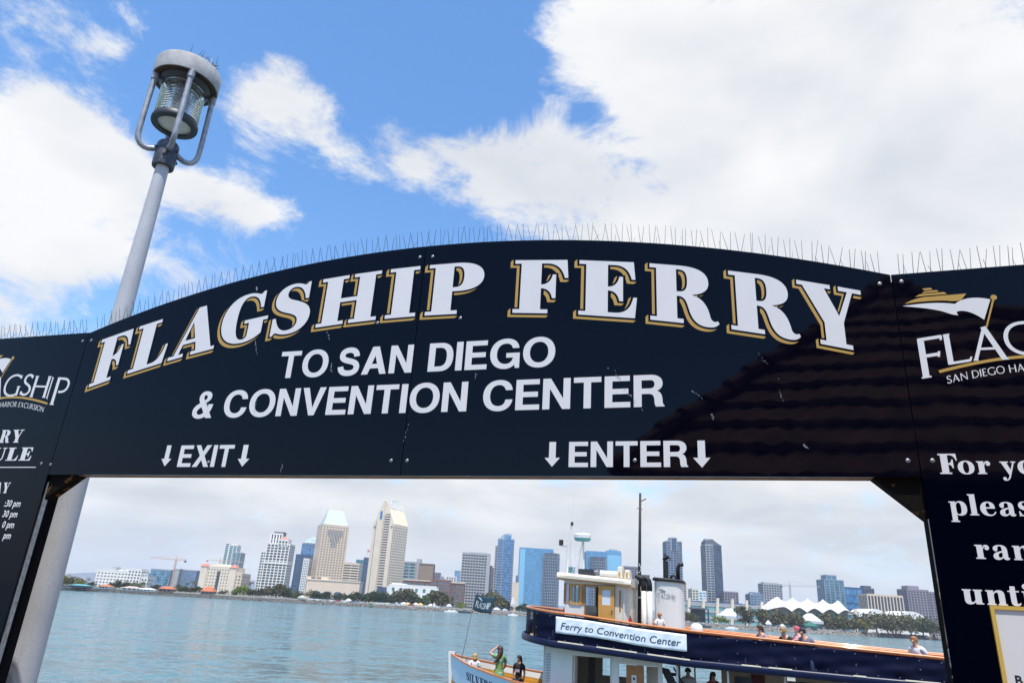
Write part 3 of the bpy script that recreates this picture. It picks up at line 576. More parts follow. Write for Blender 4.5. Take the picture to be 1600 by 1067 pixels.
# bird spikes: a clear base strip with sprung wires
def spike_mesh(dx, dy, h, w=.0019):
    return MB().tube([(0, 0, 0), (dx, dy, h)], [w, w * .7], 4).mesh('bird_spike', M_wire)
SPK = [spike_mesh(-.014, -.045, .125), spike_mesh(.014, -.030, .135), spike_mesh(.004, .055, .095)]
strips = []
def spikes(s0, s1, hf):
    n = 20; m = MB(); L_ = [(s0 + (s1 - s0) * i / n, hf(s0 + (s1 - s0) * i / n)) for i in range(n + 1)]
    m.prism(L_ + [(x, h + .006) for x, h in L_[::-1]], .024, .046, gp)
    st = m.build('spike_strip', M_clear, gate)
    k = 0; s = s0 + .03
    while s < s1:
        for q in range(3):
            if q == 2 and k % 2: continue
            o = bpy.data.objects.new('bird_spike', SPK[q]); o.location = gp(s + .018 * q + rnd.uniform(-.006, .006), .03 + .006 * q, hf(s) + .004)
            o.rotation_euler = (rnd.uniform(-.10, .10), rnd.uniform(-.10, .10), rnd.uniform(-.3, .3)); o.scale = (1, 1, rnd.uniform(.88, 1.1)); link(o, st)
        s += .072; k += 1
spikes(-3.83, 2.36, arch); spikes(-5.35, -3.88, lambda s: 2.022); spikes(2.42, 3.5, lambda s: 2.018)

# ------------------------------------------------------------------ pier deck, and the tiled kiosk behind the viewer that the gloss boards mirror
M_plank = mat('pier_planks', (.20, .16, .12), rough=.9, var=.4, vscale=1.5)
pd = MB()
for i in range(64): pd.box(-14, 16, -22 + i * .48, -22 + i * .48 + .465, DECK - .12, DECK)
pd.build('pier_deck', M_plank, kind='structure')
pp = MB()
for i in range(7):
    for j in range(5): pp.tube([(-12 + 4.4 * i, -18 + 6 * j, -3), (-12 + 4.4 * i, -18 + 6 * j, DECK - .14)], .22, 10)
pp.build('pier_piles', mat('pile_timber', (.10, .08, .06), rough=.9), kind='structure')
kiosk = empty('tiled_kiosk', (0, 4.5, DECK), -GA, 'brown tiled pyramid roof kiosk mirrored at the right of the gateway sign', 'kiosk')
M_tile = mat('roof_tile', (.55, .29, .17), rough=.8, var=.55, vscale=2.2)
AP = (4.69, -10.4, 6.65 + E_); HB = 4.9; ez = 1.75 + E_
def course(i, n=11):
    """one course round the front and the two flanks of the pyramid, wavy like barrel tiles"""
    u0, u1 = i / n, (i + 1.12) / n; m = MB(); h0, h1 = ez + (AP[2] - ez) * u0 + .13, ez + (AP[2] - ez) * u1
    r0, r1 = HB * (1 - u0), HB * max(0, 1 - u1)
    for (dx, dy) in ((0, 1), (1, 0), (-1, 0), (0, -1)):
        k = max(2, int(r0 * 2 / .17)); vs = []
        for j in range(k + 1):
            t = -1 + 2 * j / k; w = .035 * (j % 2) + rnd.uniform(-.008, .008)
            for r, h in ((r0, h0), (r1, h1), (r0, h0 - .10)):
                px, py = (dx * r + (t * r if dx == 0 else 0), dy * r + (t * r if dy == 0 else 0)); vs.append((AP[0] + px, AP[1] + py, h + w))
        fs = []
        for j in range(k): a = j * 3; fs += [(a, a + 3, a + 4, a + 1), (a + 2, a + 5, a + 3, a)]
        m.add(vs, fs)
    return m
for i in range(11): course(i).build('tile_course', M_tile, kiosk, fix=False)
for sx, sy in ((1, 1), (-1, 1), (1, -1), (-1, -1)):
    hp = MB()
    for j in range(15):
        a = Vector((AP[0] + sx * HB, AP[1] + sy * HB, ez + .1)); b = Vector(AP); p = a.lerp(b, j / 15); q = a.lerp(b, (j + 1.15) / 15)
        hp.tube([p + Vector((0, 0, .10)), q + Vector((0, 0, .06))], [.15, .11], 8)
    hp.build('hip_ridge', M_tile, kiosk)
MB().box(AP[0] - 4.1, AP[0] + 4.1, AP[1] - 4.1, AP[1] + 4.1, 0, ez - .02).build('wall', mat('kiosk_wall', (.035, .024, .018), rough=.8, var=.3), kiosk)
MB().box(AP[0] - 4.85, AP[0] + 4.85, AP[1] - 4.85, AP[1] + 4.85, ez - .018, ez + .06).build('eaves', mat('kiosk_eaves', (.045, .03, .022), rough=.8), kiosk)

# ------------------------------------------------------------------ pier lamp
LX, LY = -4.186, 7.0
lamp = empty('pier_lamp', (LX - .035, LY, DECK), rad(33), 'tall white pier lamp post with ribbed glass lantern under a round cap', 'lamp post')
z0 = EYE - DECK
prof = [(.165, 0), (.163, .3)] + [(.139 - .068 * i / 10, .73 + (4.62 + z0 - .73) * i / 10) for i in range(11)]
MB().lathe(prof, 32).build('pole', M_pole, lamp, smooth=True)
cz = 4.62 + z0
autosmooth(MB().lathe([(.085, cz - .03), (.118, cz - .03), (.122, cz), (.122, cz + .27), (.105, cz + .30), (.02, cz + .31)], 28).build('collar', M_collar, lamp))
cb = MB()
for k in range(6):
    a = k * math.pi / 3 + .3; cb.box(-.014, .014, -.014, .014, -.014, .014, M=Matrix.Translation((.128 * math.cos(a), .128 * math.sin(a), cz + .1 + .09 * (k % 2))) @ Matrix.Rotation(a, 4, 'Z'))
cb.build('collar_bolts', M_collar, lamp, kind='stuff')
for k in range(4):
    a = rad(-87) + k * math.pi / 2; c, s = math.cos(a), math.sin(a)
    P_ = [(.10, .20), (.15, .165), (.20, .145), (.245, .145), (.285, .165), (.315, .205), (.332, .26), (.338, .33), (.340, .55), (.337, .9), (.335, 1.19)]
    am = MB().tube([(r * c, r * s, cz + z) for r, z in P_], .032, 12); am.tube([(.335 * c, .335 * s, cz + 1.07), (.335 * c, .335 * s, cz + 1.18)], .042, 12)
    autosmooth(am.build('arm', M_arm, lamp), 50)
capo = autosmooth(MB().lathe([(.0, cz + 1.21), (.26, cz + 1.20), (.352, cz + 1.165), (.360, cz + 1.16), (.374, cz + 1.16), (.376, cz + 1.17), (.380, cz + 1.37), (.372, cz + 1.385), (.2, cz + 1.405), (0, cz + 1.41)], 48).build('cap', M_cap, lamp), 40)
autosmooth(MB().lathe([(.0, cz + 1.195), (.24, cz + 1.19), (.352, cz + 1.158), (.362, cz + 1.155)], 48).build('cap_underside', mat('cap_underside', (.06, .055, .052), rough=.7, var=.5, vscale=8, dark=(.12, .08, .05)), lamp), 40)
autosmooth(MB().lathe([(.30, cz + 1.17), (.29, cz + 1.12), (.255, cz + 1.09), (.25, cz + 1.08)], 36).build('lens_holder', M_dark, lamp), 40)
lp = []; zz = cz + .62
for i in range(13): lp += [(.218, zz + i * .035), (.250, zz + i * .035 + .010)]
lp.append((.238, cz + 1.09)); inner = [(.205, cz + 1.09), (.205, zz)]
MB().lathe(lp + inner + [lp[0]], 40).build('lens', M_lens, lamp, smooth=False)
autosmooth(MB().lathe([(.19, cz + .555), (.255, cz + .555), (.262, cz + .57), (.262, cz + .60), (.248, cz + .64), (.205, cz + .64), (.19, cz + .555)], 40).build('lens_ring', M_dark, lamp), 40)
autosmooth(MB().lathe([(0, cz + .575), (.10, cz + .572), (.19, cz + .585)], 32).build('lower_glass', M_refl, lamp), 60)
M_bg_ = mat('bulb_glass', (.70, .68, .55), rough=.2)
MB().lathe([(.0, cz + .93), (.10, cz + .94), (.12, cz + .98), (.12, cz + 1.08), (0, cz + 1.08)], 24).build('bulb_socket', M_bg_, lamp, smooth=True)
MB().lathe([(.0, cz + .70), (.05, cz + .72), (.07, cz + .80), (.04, cz + .93), (0, cz + .93)], 16).build('bulb', M_bg_, lamp, smooth=True)
MB().lathe([(.0, cz + .90), (.05, cz + .92), (.06, cz + 1.10)], 16).build('lamp_holder', M_dark, lamp, smooth=True)
ss = MB().box(-.06, .26, -.27, -.24, cz + 1.39, cz + 1.405).build('spike_strip', M_clear, lamp)
lsp = MB().tube([(0, 0, 0), (.02, .01, .16)], [.003, .002], 4).mesh('bird_spike', M_wire)
for k in range(14):
    o = bpy.data.objects.new('bird_spike', lsp); o.location = (-.06 + .024 * k, -.255, cz + 1.40); o.rotation_euler = (rnd.uniform(-.5, .5), rnd.uniform(-.25, .25), rnd.uniform(0, 6)); link(o, ss)
nb = MB()
for k in range(40):
    p = Vector((rnd.uniform(.16, .27), rnd.uniform(-.27, -.19), cz + 1.39 + rnd.uniform(0, .06))); q = p + Vector((rnd.uniform(-.07, .07), rnd.uniform(-.07, .07), rnd.uniform(-.02, .03))); nb.tube([p, q], .003, 4)
nb.build('nest_twigs', mat('twigs', (.12, .08, .05), rough=.9), lamp, kind='stuff')

# ------------------------------------------------------------------ the city across the bay
def glass(name, col, rough=.12):
    if name in MATS: return MATS[name]
    m = bpy.data.materials.new(name); m.use_nodes = True; t = m.node_tree; p = t.nodes['Principled BSDF']
    tc = N(t, 'ShaderNodeTexCoord'); n = N(t, 'ShaderNodeTexWhiteNoise'); sn = N(t, 'ShaderNodeVectorMath', operation='SNAP'); sn.inputs[1].default_value = (3.1, 3.1, 3.3)
    t.links.new(tc.outputs['Object'], sn.inputs[0]); t.links.new(sn.outputs[0], n.inputs['Vector'])
    mx = N(t, 'ShaderNodeMix', data_type='RGBA'); t.links.new(n.outputs['Value'], mx.inputs[0])
    mx.inputs[6].default_value = (*[c * .65 for c in col], 1); mx.inputs[7].default_value = (*[min(1, c * 1.35) for c in col], 1)
    t.links.new(mx.outputs[2], p.inputs['Base Color']); p.inputs['Roughness'].default_value = rough; p.inputs['Specular IOR Level'].default_value = .6
    MATS[name] = m; return m
G_dark = glass('window_dark', (.05, .06, .08)); G_navy = glass('window_navy', (.035, .075, .14)); G_blue = glass('window_blue', (.06, .20, .38)); G_sky = glass('window_sky', (.14, .38, .60)); G_teal = glass('window_teal', (.06, .20, .25)); G_grey = glass('window_grey', (.12, .15, .19))
C_cream = mat('wall_cream', (.78, .66, .51), rough=.9, var=.1, vscale=.1); C_beige = mat('wall_beige', (.73, .58, .44), rough=.9, var=.1, vscale=.1); C_white = mat('wall_white', (.80, .77, .71), rough=.9, var=.08, vscale=.1)
C_grey = mat('wall_grey', (.42, .42, .42), rough=.9, var=.12, vscale=.1); C_dgrey = mat('wall_dark_grey', (.12, .13, .16), rough=.8, var=.15, vscale=.1); C_blue = mat('wall_blue', (.13, .33, .52), rough=.35, var=.1, vscale=.1)
C_bluegrey = mat('wall_blue_grey', (.25, .31, .40), rough=.6, var=.12, vscale=.1); C_brown = mat('wall_brown', (.30, .22, .17), rough=.9, var=.12, vscale=.1); C_brick = mat('wall_brick_red', (.26, .12, .09), rough=.9, var=.15, vscale=.1)
C_pink = mat('roof_pink_tile', (.58, .23, .17), rough=.9, var=.15, vscale=.3); C_red = mat('roof_red_tile', (.50, .15, .07), rough=.9, var=.2, vscale=.3); C_green = mat('roof_pale_green', (.47, .55, .50), rough=.6, var=.1, vscale=.1)
C_purple = mat('wall_mauve', (.27, .23, .27), rough=.9, var=.1, vscale=.1); C_teal = mat('wall_teal', (.10, .33, .35), rough=.5); C_navyw = mat('wall_navy', (.03, .12, .28), rough=.4, var=.2, vscale=.1); C_fabric = mat('tent_fabric', (.52, .52, .51), rough=.7)

def facade(mb, w, d, h, z0, bay, fl, pier, slab, proud=.45, x=0., y=0., faces='FLR'):
    """projecting floor slabs and piers standing in front of a glazed core centred on (x, y)"""
    nf = max(1, round(h / fl)); hw, hd = w / 2, d / 2
    for i in range(nf + 1):
        z = z0 + h * i / nf
        if slab: mb.box(x - hw - proud, x + hw + proud, y - hd - proud, y + hd + proud, z - slab / 2 if i else z, z + slab / 2)
    if pier:
        nb_ = max(1, round(w / bay)); q = proud + .06
        for i in range(nb_ + 1):
            X = x - hw + w * i / nb_
            if 'F' in faces: mb.box(X - pier / 2, X + pier / 2, y - hd - q, y - hd + .02, z0 + .01, z0 + h - .01)
        nd_ = max(1, round(d / bay))
        for i in range(nd_ + 1):
            Y = y - hd + d * i / nd_
            if 'L' in faces: mb.box(x - hw - q, x - hw + .02, Y - pier / 2, Y + pier / 2, z0 + .01, z0 + h - .01)
            if 'R' in faces: mb.box(x + hw - .02, x + hw + q, Y - pier / 2, Y + pier / 2, z0 + .01, z0 + h - .01)
class Bld:
    """one building: Empty at its base; local x to the right, y away, z up"""
    def __init__(s, name, label, pl, pr, Y, ptop=None, yaw=0., cat='building', group='buildings of the far skyline', depth=None):
        a, b = at(*pl, Y), at(*pr, Y); s.Y = Y
        s.w = (b.x - a.x); s.x = (a.x + b.x) / 2; s.h = max(a.z, b.z) - GZ; s.d = depth or s.w * .8
        if yaw:   # pl..pr is the whole visible span of a turned box
            c, q = math.cos(abs(yaw)), math.sin(abs(yaw)); ratio = (depth or 1.); L_ = s.w / (c + q * ratio); s.w = L_; s.d = L_ * ratio
        s.e = empty(name, (s.x, Y + s.d / 2, GZ - .3), yaw, label, cat, group); s.h += .3
    def zt(s, px, py, dy=0): return at(px, py, s.Y + dy).z - GZ + .3
    def xt(s, px, py): return at(px, py, s.Y).x - s.x
    def tower(s, wall, gl, bay=4, fl=3.4, pier=.9, slab=1.1, x0=None, x1=None, z0=0., z1=None, y0=None, y1=None, proud=.45):
        x0 = -s.w / 2 if x0 is None else x0; x1 = s.w / 2 if x1 is None else x1; z1 = s.h if z1 is None else z1; y0 = -s.d / 2 if y0 is None else y0; y1 = s.d / 2 if y1 is None else y1
        MB().box(x0, x1, y0, y1, z0, z1).build('windows', gl, s.e, kind='stuff')
        m = MB(); facade(m, x1 - x0, y1 - y0, z1 - z0, z0, bay, fl, pier, slab, proud, (x0 + x1) / 2, (y0 + y1) / 2)
        m.box(x0 - proud - .1, x1 + proud + .1, y0 - proud - .1, y1 + proud + .1, z1 + .01 + (slab or 0) / 2, z1 + 1.2 + (slab or 0) / 2)
        m.build('wall', wall, s.e, kind='stuff', fix=False)
    def box(s, name, m_, x0, x1, y0, y1, z0, z1, taper=1.):
        return MB().box(x0, x1, y0, y1, z0, z1, taper=taper).build(name, m_, s.e)

# hotel with punched windows, far left
b = Bld('low_hotel', 'long white low hotel with rooftop boxes, left end of the skyline', (152.5, 893.5), (206, 895), 900, depth=18)
b.tower(C_white, G_dark, bay=4.2, fl=3.6, pier=1.7, slab=2.2)
for x0, x1, y in ((170.5, 177.5, 884.5), (182, 188, 889), (194, 201.5, 889)):
    b.box('rooftop_box', C_white if x0 > 180 else C_grey, b.xt(x0, 895), b.xt(x1, 895), -5, 5, b.h, b.zt(x0, y))
xa, xb, xc = b.xt(204, 893), b.xt(224, 893), b.xt(232, 905)
b.tower(C_white, G_dark, bay=4.2, fl=3.6, pier=1.6, slab=1.6, x0=xa, x1=xb, z1=b.zt(212, 891), y0=-14, y1=4)
b.tower(C_white, G_dark, bay=4.2, fl=3.6, pier=1.6, slab=1.6, x0=xb + 1, x1=xc, z1=b.zt(226, 903), y0=-12, y1=4)
b = Bld('office_block', 'small bright blue block right behind the long white hotel', (230, 896), (237.5, 896.5), 1100); b.tower(C_blue, G_blue, pier=0, slab=.5); 
b = Bld('courthouse', 'blue grey glass courthouse block with dark recesses beside the tall crane', (236.5, 890.3), (267.5, 892), 1000, depth=25)
b.tower(C_bluegrey, G_sky, bay=3, pier=.5, slab=1.2)
for x0, x1, y0, y1 in ((240, 244.5, 892, 897.5), (250.5, 257, 893, 897), (262, 266, 893, 899), (246.5, 252.5, 899, 906), (256.5, 262, 903, 913)):
    b.box('recess_window', G_teal, b.xt(x0, y0), b.xt(x1, y0), -b.d / 2 - .9, -b.d / 2 + .5, b.zt(x0, y1), b.zt(x0, y0))
b = Bld('stair_tower', 'pale grey windowless stair tower between the two blue grey courthouse blocks', (271.5, 889.7), (280.5, 890.2), 990, depth=16); b.tower(C_grey, C_grey, bay=20, fl=4.5, pier=0, slab=.6, proud=.15)
b = Bld('courthouse', 'plain blue grey ribbed block right of the pale stair tower', (281, 891), (306.5, 893.5), 1000, depth=22); b.tower(C_bluegrey, G_blue, bay=2.4, pier=.9, slab=.7)
b = Bld('apartment_block', 'low grey distant block half hidden right of the ribbed courthouse', (303, 901), (316, 902), 1400); b.tower(C_grey, G_dark)
# domed suites hotel
b = Bld('suites_hotel', 'cream hotel with a pale curved roof and pink corner turrets', (317, 886.5), (368.5, 889), 860, depth=30)
b.tower(C_cream, G_dark, bay=3.3, fl=3.3, pier=1.9, slab=2.0)
MB().add([(b.w * (-.36 + .72 * i / 12), y, b.h + .9 + 4.2 * math.sin(math.pi * i / 12) ** .7) for y in (-13, 13) for i in range(13)], [(i, i + 1, i + 14, i + 13) for i in range(12)] + [tuple(range(12, -1, -1)), tuple(range(13, 26))]).build('curved_roof', C_cream, b.e)
for fx in (-.44, .44):
    MB().lathe([(5.2, 0), (5.2, b.h + 1.3)], 8, (fx * b.w, -b.d / 2 + 1.5, 0)).build('corner_turret', C_cream, b.e); MB().lathe([(5.8, b.h + 1.2), (4.2, b.h + 3.6), (0, b.h + 5.0)], 8, (fx * b.w, -b.d / 2 + 1.5, 0)).build('turret_roof', C_pink, b.e)
b.box('stair_window', G_dark, b.xt(341, 890), b.xt(345.5, 890), -b.d / 2 - .75, -b.d / 2 + .3, 1, b.h - 3)
b.tower(C_beige, G_dark, x0=b.w / 2 + .6, x1=b.w / 2 + 8, z1=b.h - 6, pier=1.8, slab=1.8)
# twin teal towers
b = Bld('residential_tower', 'teal glass tower in three stepped slabs behind the domed hotel', (353, 848.7), (377.5, 863.5), 1500, depth=26)
b.h = b.zt(354, 848.7)
for x0, x1, yt in ((353, 358.5, 848.7), (359.3, 371, 852), (366, 377.7, 863.7)):
    X0, X1 = b.xt(x0, yt), b.xt(x1, yt); sh_ = 4 if x0 > 365 else 0
    b.tower(C_white if x0 < 366 else C_grey, G_teal, bay=7.5, fl=3.6, pier=1.4, slab=.6, x0=X0, x1=X1, z1=b.zt(x0, yt), y0=-12 - sh_ - (x0 - 353) * .2, y1=8)
b.box('crown', C_cream, b.xt(359, 850), b.xt(371, 850), -8, 6, b.zt(359, 853), b.zt(359, 849.5))
# white condo tower
b = Bld('condominium_tower', 'tall white condominium tower with stepped shoulders and pink pyramid roof', (418.5, 848), (453.5, 848), 950, depth=24)
b.h = b.zt(430, 850)
b.tower(C_white, G_dark, bay=4.6, fl=3.3, pier=1.2, slab=1.0, z1=b.h)
b.tower(C_white, G_dark, bay=3.4, fl=3.3, pier=.8, slab=1.2, x0=-b.w / 2 - 7.5, x1=-b.w / 2 - .6, z1=b.zt(411.8, 861.5), y0=-8, y1=12)
b.tower(C_white, G_dark, bay=4, fl=6, pier=1.7, slab=.5, x0=b.xt(420, 840), x1=b.xt(437.5, 840), z0=b.h, z1=b.zt(420, 833), y0=-3, y1=11)
b.box('penthouse', C_dgrey, b.xt(424, 832), b.xt(440, 832), 0, 10, b.zt(424, 834), b.zt(424, 828.6))
b.tower(C_white, G_dark, bay=3.6, fl=3.4, pier=1.3, slab=1.0, x0=b.xt(436, 845), x1=b.xt(450.5, 845), z0=b.h - 2, z1=b.zt(443, 844.5), y0=-12.5, y1=2)
cx = b.xt(443.5, 842); MB().add([(cx - 6.6, -12.5, b.zt(443, 844.5) + 2), (cx + 6.6, -12.5, b.zt(443, 844.5) + 2), (cx + 6.6, 1, b.zt(443, 844.5) + 2), (cx - 6.6, 1, b.zt(443, 844.5) + 2), (cx, -6, b.zt(443, 837.6))], [(0, 1, 4), (1, 2, 4), (2, 3, 4), (3, 0, 4), (3, 2, 1, 0)]).build('pyramid_roof', C_pink, b.e)
b.box('balcony_band', C_white, -b.w / 2 - 1.2, b.w / 2 + 1.2, -b.d / 2 - 1.2, b.d / 2, b.h * .62, b.h * .62 + 2.4)
b = Bld('office_tower', 'slim grey slab just right of the white condominium tower', (449.5, 881), (455, 882), 1200); b.tower(C_grey, G_grey, pier=0)
# blue stepped glass tower
b = Bld('glass_tower', 'stepped deep blue glass tower with a clear pyramid top behind the green roofed hotel', (463, 867), (486, 868), 1250, depth=30)
b.tower(C_navyw, G_navy, bay=8, fl=7, pier=.6, slab=.5); b.tower(C_bluegrey, G_blue, bay=6, fl=5, pier=.5, slab=.4, x0=b.xt(471, 848), x1=b.xt(492, 848), z0=b.h, z1=b.zt(471, 849), y0=-8, y1=12)
X0, X1, zb = b.xt(471, 848), b.xt(494, 848), b.zt(471, 848.5); MB().add([(X0, -8, zb + 2), (X1, -8, zb + 2), (X1, 12, zb + 2), (X0, 12, zb + 2), (b.xt(484, 838), 2, b.zt(484, 838)), (b.xt(492, 838), 2, b.zt(486, 838))], [(0, 1, 5, 4), (1, 2, 5), (2, 3, 4, 5), (3, 0, 4), (3, 2, 1, 0)]).build('pyramid_top', glass('crown_glass', (.35, .45, .52)), b.e)
b = Bld('apartment_block', 'narrow white gridded block against the left foot of the green roofed hotel', (475, 874), (483, 874.5), 1020, depth=14); b.tower(C_white, G_blue, bay=2.6, pier=1.1, slab=1.3)
# hotel with the green roof
b = Bld('grand_hotel_tower', 'beige hotel tower under a steep pale green copper roof', (491.5, 819), (542, 826), 1020, yaw=rad(27), depth=.9)
b.h = b.zt(508, 821)
b.tower(C_beige, G_dark, bay=3.9, fl=3.35, pier=2.0, slab=1.9)
hw, hd = b.w / 2 - .6, b.d / 2 - .6; zt_ = b.zt(509, 796.5, 18)
MB().add([(-hw, -hd, b.h + 1.9), (hw, -hd, b.h + 1.9), (hw, hd, b.h + 1.9), (-hw, hd, b.h + 1.9), (-hw * .62, -hd * .12, zt_), (hw * .62, -hd * .12, zt_), (hw * .62, hd * .12, zt_), (-hw * .62, hd * .12, zt_)],
         [(0, 1, 5, 4), (1, 2, 6, 5), (2, 3, 7, 6), (3, 0, 4, 7), (4, 5, 6, 7), (3, 2, 1, 0)]).build('copper_roof', C_green, b.e)
rb_ = MB()
for i in range(10):
    u = -1 + 2 * (i + .5) / 10; rb_.tube([(hw * u, -hd - .1, b.h + 2), (hw * .62 * u, -hd * .12 - .1, zt_)], .18, 4)
rb_.build('roof_ribs', C_green, b.e, kind='stuff')
for sx in (-1, 1): MB().tube([(sx * hw * .62, 0, zt_), (sx * hw * .62, 0, zt_ + 4)], [.5, .1], 6).build('finial', C_green, b.e)
for k, (x0, x1, z0_, z1_) in enumerate(((-.30, .30, -14, -5), (-.19, .19, -22, -14), (-.09, .09, -29, -22))):   # the wedge of tall windows under the roof
    b.box('loggia_window', G_grey, x0 * b.w, x1 * b.w, -b.d / 2 - .62, -b.d / 2, b.h + z0_, b.h + z1_ - .2)
lg = MB()
for k in range(11):
    u = -.30 + .06 * k; lg.box(u * b.w - .35, u * b.w + .35, -b.d / 2 - .9, -b.d / 2 - .6, b.h - 14 - 8 * (abs(u) < .2) - 7 * (abs(u) < .1), b.h - 5)
lg.build('loggia_columns', C_beige, b.e, kind='stuff', fix=False)
b2 = Bld('hotel_podium', 'beige hotel podium with three dark arched openings below the green roofed tower', (480, 905), (562, 914), 900, depth=20, group='podiums at the foot of the towers')
b2.box('wall', C_beige, -b2.w / 2, b2.w / 2, -10, 10, 0, b2.h)
b2.box('cornice', C_cream, -b2.w / 2 - .6, b2.w / 2 + .6, -10.6, 10.6, b2.h, b2.h + 1.2)
b2.box('upper_wall', C_beige, b2.xt(477, 903), b2.xt(512, 905), -6, 10, b2.h + 1.2, b2.zt(490, 900))
for x0, x1 in ((489, 501), (505.5, 517.5), (522.5, 535)):
    X0, X1 = b2.xt(x0, 922), b2.xt(x1, 922); r = (X1 - X0) / 2
    MB().prism([(X0, .4), (X1, .4), (X1, b2.h * .36)] + [((X0 + X1) / 2 + r * math.cos(math.pi * i / 10), b2.h * .36 + r * .45 * math.sin(math.pi * i / 10)) for i in range(1, 10)] + [(X0, b2.h * .36)], -10.6, -9.5, lambda x, d, z: Vector((x, d, z))).build('arched_window', G_navy, b2.e)
for k in range(6): b2.box('window', G_dark, b2.xt(484.5 + 2.4 * k + (1.5 if k > 2 else 0), 908), b2.xt(486.3 + 2.4 * k + (1.5 if k > 2 else 0), 908), -6.4, -5.5, b2.h + 1.5, b2.h + 3.6)
b = Bld('office_tower', 'cream office block with long dark window bands between the two big hotel towers', (537.5, 880.5), (561, 883), 1150, depth=30); b.tower(C_cream, G_dark, bay=12, fl=3.9, pier=.7, slab=1.9); b.box('parapet', C_pink, b.xt(538, 878), b.xt(548, 879), -8, 8, b.h + 1, b.zt(540, 877.5))
b = Bld('glass_tower', 'small teal glass block peeping out left of the slender cream hotel tower', (557, 874.8), (567.5, 875.5), 1400); b.tower(C_teal, G_teal, pier=.4, slab=.5)
b = Bld('office_tower', 'dark blue sliver of a tower against the left edge of the slender cream hotel', (568.5, 872), (576, 872), 1350); b.tower(C_navyw, G_navy, pier=0, slab=.4)
MB().tube([(0, 0, b.h), (0, 0, b.h + 16)], .3, 5).build('flagpole', C_grey, b.e)
MB().box(0, 7, -.05, .05, b.h + 11, b.h + 15.5).build('flag', mat('flag_red_white', (.55, .25, .25), rough=.8), b.e)
# slender cream hotel with the sloping crown
b = Bld('slender_hotel_tower', 'tallest tower, slender cream hotel with a chiselled sloping crown', (581, 817), (633.5, 826), 980, yaw=rad(60), depth=1.08)
W_, D_ = b.w, b.d; b.h = b.zt(581, 818, 12); hr = b.zt(600, 781, 18)
hw, hd = W_ / 2, D_ / 2       # the long blank gable side faces local -x (left), the window grid local -y (right)
MB().add([(-hw, -hd, 0), (hw, -hd, 0), (hw, hd, 0), (-hw, hd, 0), (-hw, -hd, b.h), (hw, -hd, b.h), (hw, hd, b.h), (-hw, hd, b.h), (-hw, 0, hr), (hw, 0, hr)],
         [(0, 1, 5, 4), (1, 2, 6, 9, 5), (2, 3, 7, 6), (0, 4, 8, 7, 3), (4, 5, 9, 8), (6, 7, 8, 9), (3, 2, 1, 0)]).build('tower', C_cream, b.e)
fm = MB(); nf = round(b.h / 3.35)
facade(fm, W_ - 3, 1.2, b.h * .94, b.h * .03, 3.6, 3.35, 1.6, 1.8, .25, 0, -hd - .4, faces='F')
MB().box(-hw + 1.2, hw - 1.2, -hd - 1.05, -hd + .3, b.h * .03, b.h * .97).build('windows', G_dark, b.e, kind='stuff'); fm.build('window_grid', C_cream, b.e, kind='stuff', fix=False)
gm_, gb = MB(), MB()
for i in range(nf + 3):
    z = 6 + i * 3.35; gm_.box(-hw - .4, -hw - .05, -hd * .60, -hd * .12, z, z + 1.5); gb.box(-hw - 1.3, -hw - .1, -hd * .63, -hd * .08, z - 1.5, z - .1)
gm_.build('balcony_windows', G_grey, b.e, kind='stuff'); gb.build('balconies', C_cream, b.e, kind='stuff', fix=False)
fy = lambda x, d, z: Vector((d, x, z))
slope = (hr - b.h) / hd
MB().prism([(-hd * .05, 0), (hd * .60, 0), (hd * .60, hr - slope * hd * .60 - 1), (0, hr - 1), (-hd * .05, hr - 1 - slope * hd * .05)], -hw - 2.4, -hw - .02, fy).build('gable_wall', C_cream, b.e)
b.box('recess', C_dgrey, -hw - 2.5, -hw - 2.3, hd * .56, hd * .60, 3, b.h + 4)
b.box('top_window', G_blue, -hw - 2.6, -hw - 2.2, hd * .08, hd * .30, hr - 28, hr - 17)
for k in range(2): b.box('crown_window', G_dark, -hw - .15, -hw + .2, hd * (.72 + .14 * k), hd * (.78 + .14 * k), b.h - 6, b.h - 2.5); b.box('crown_window', G_dark, -hw - .15, -hw + .2, -hd * (.84 + .1 * k), -hd * (.78 + .1 * k), b.h - 6, b.h - 2.5)
for k in range(6): b.box('crown_window', G_dark, -hw + W_ * (.1 + .14 * k), -hw + W_ * (.17 + .14 * k), -hd - 1.15, -hd - .9, b.h - 5, b.h - 1.5)
rb_ = MB(); an = math.atan2(hr - b.h, hd)
for i in range(8):
    X = -hw + .6 + (W_ - 1.2) * i / 7; rb_.tube([(X, -hd - .3, b.h + .3), (X, -.3, hr + .3)], .8, 4)
rb_.build('crown_ribs', C_cream, b.e, kind='stuff')
MB().add([(-hw + 1.5, -hd * .40, hr - slope * hd * .40 + .95), (hw - .8, -hd * .40, hr - slope * hd * .40 + .95), (hw - .8, -.4, hr + .75), (-hw + 1.5, -.4, hr + .75)], [(0, 1, 2, 3)]).build('skylight', glass('skylight_glass', (.45, .50, .50)), b.e)
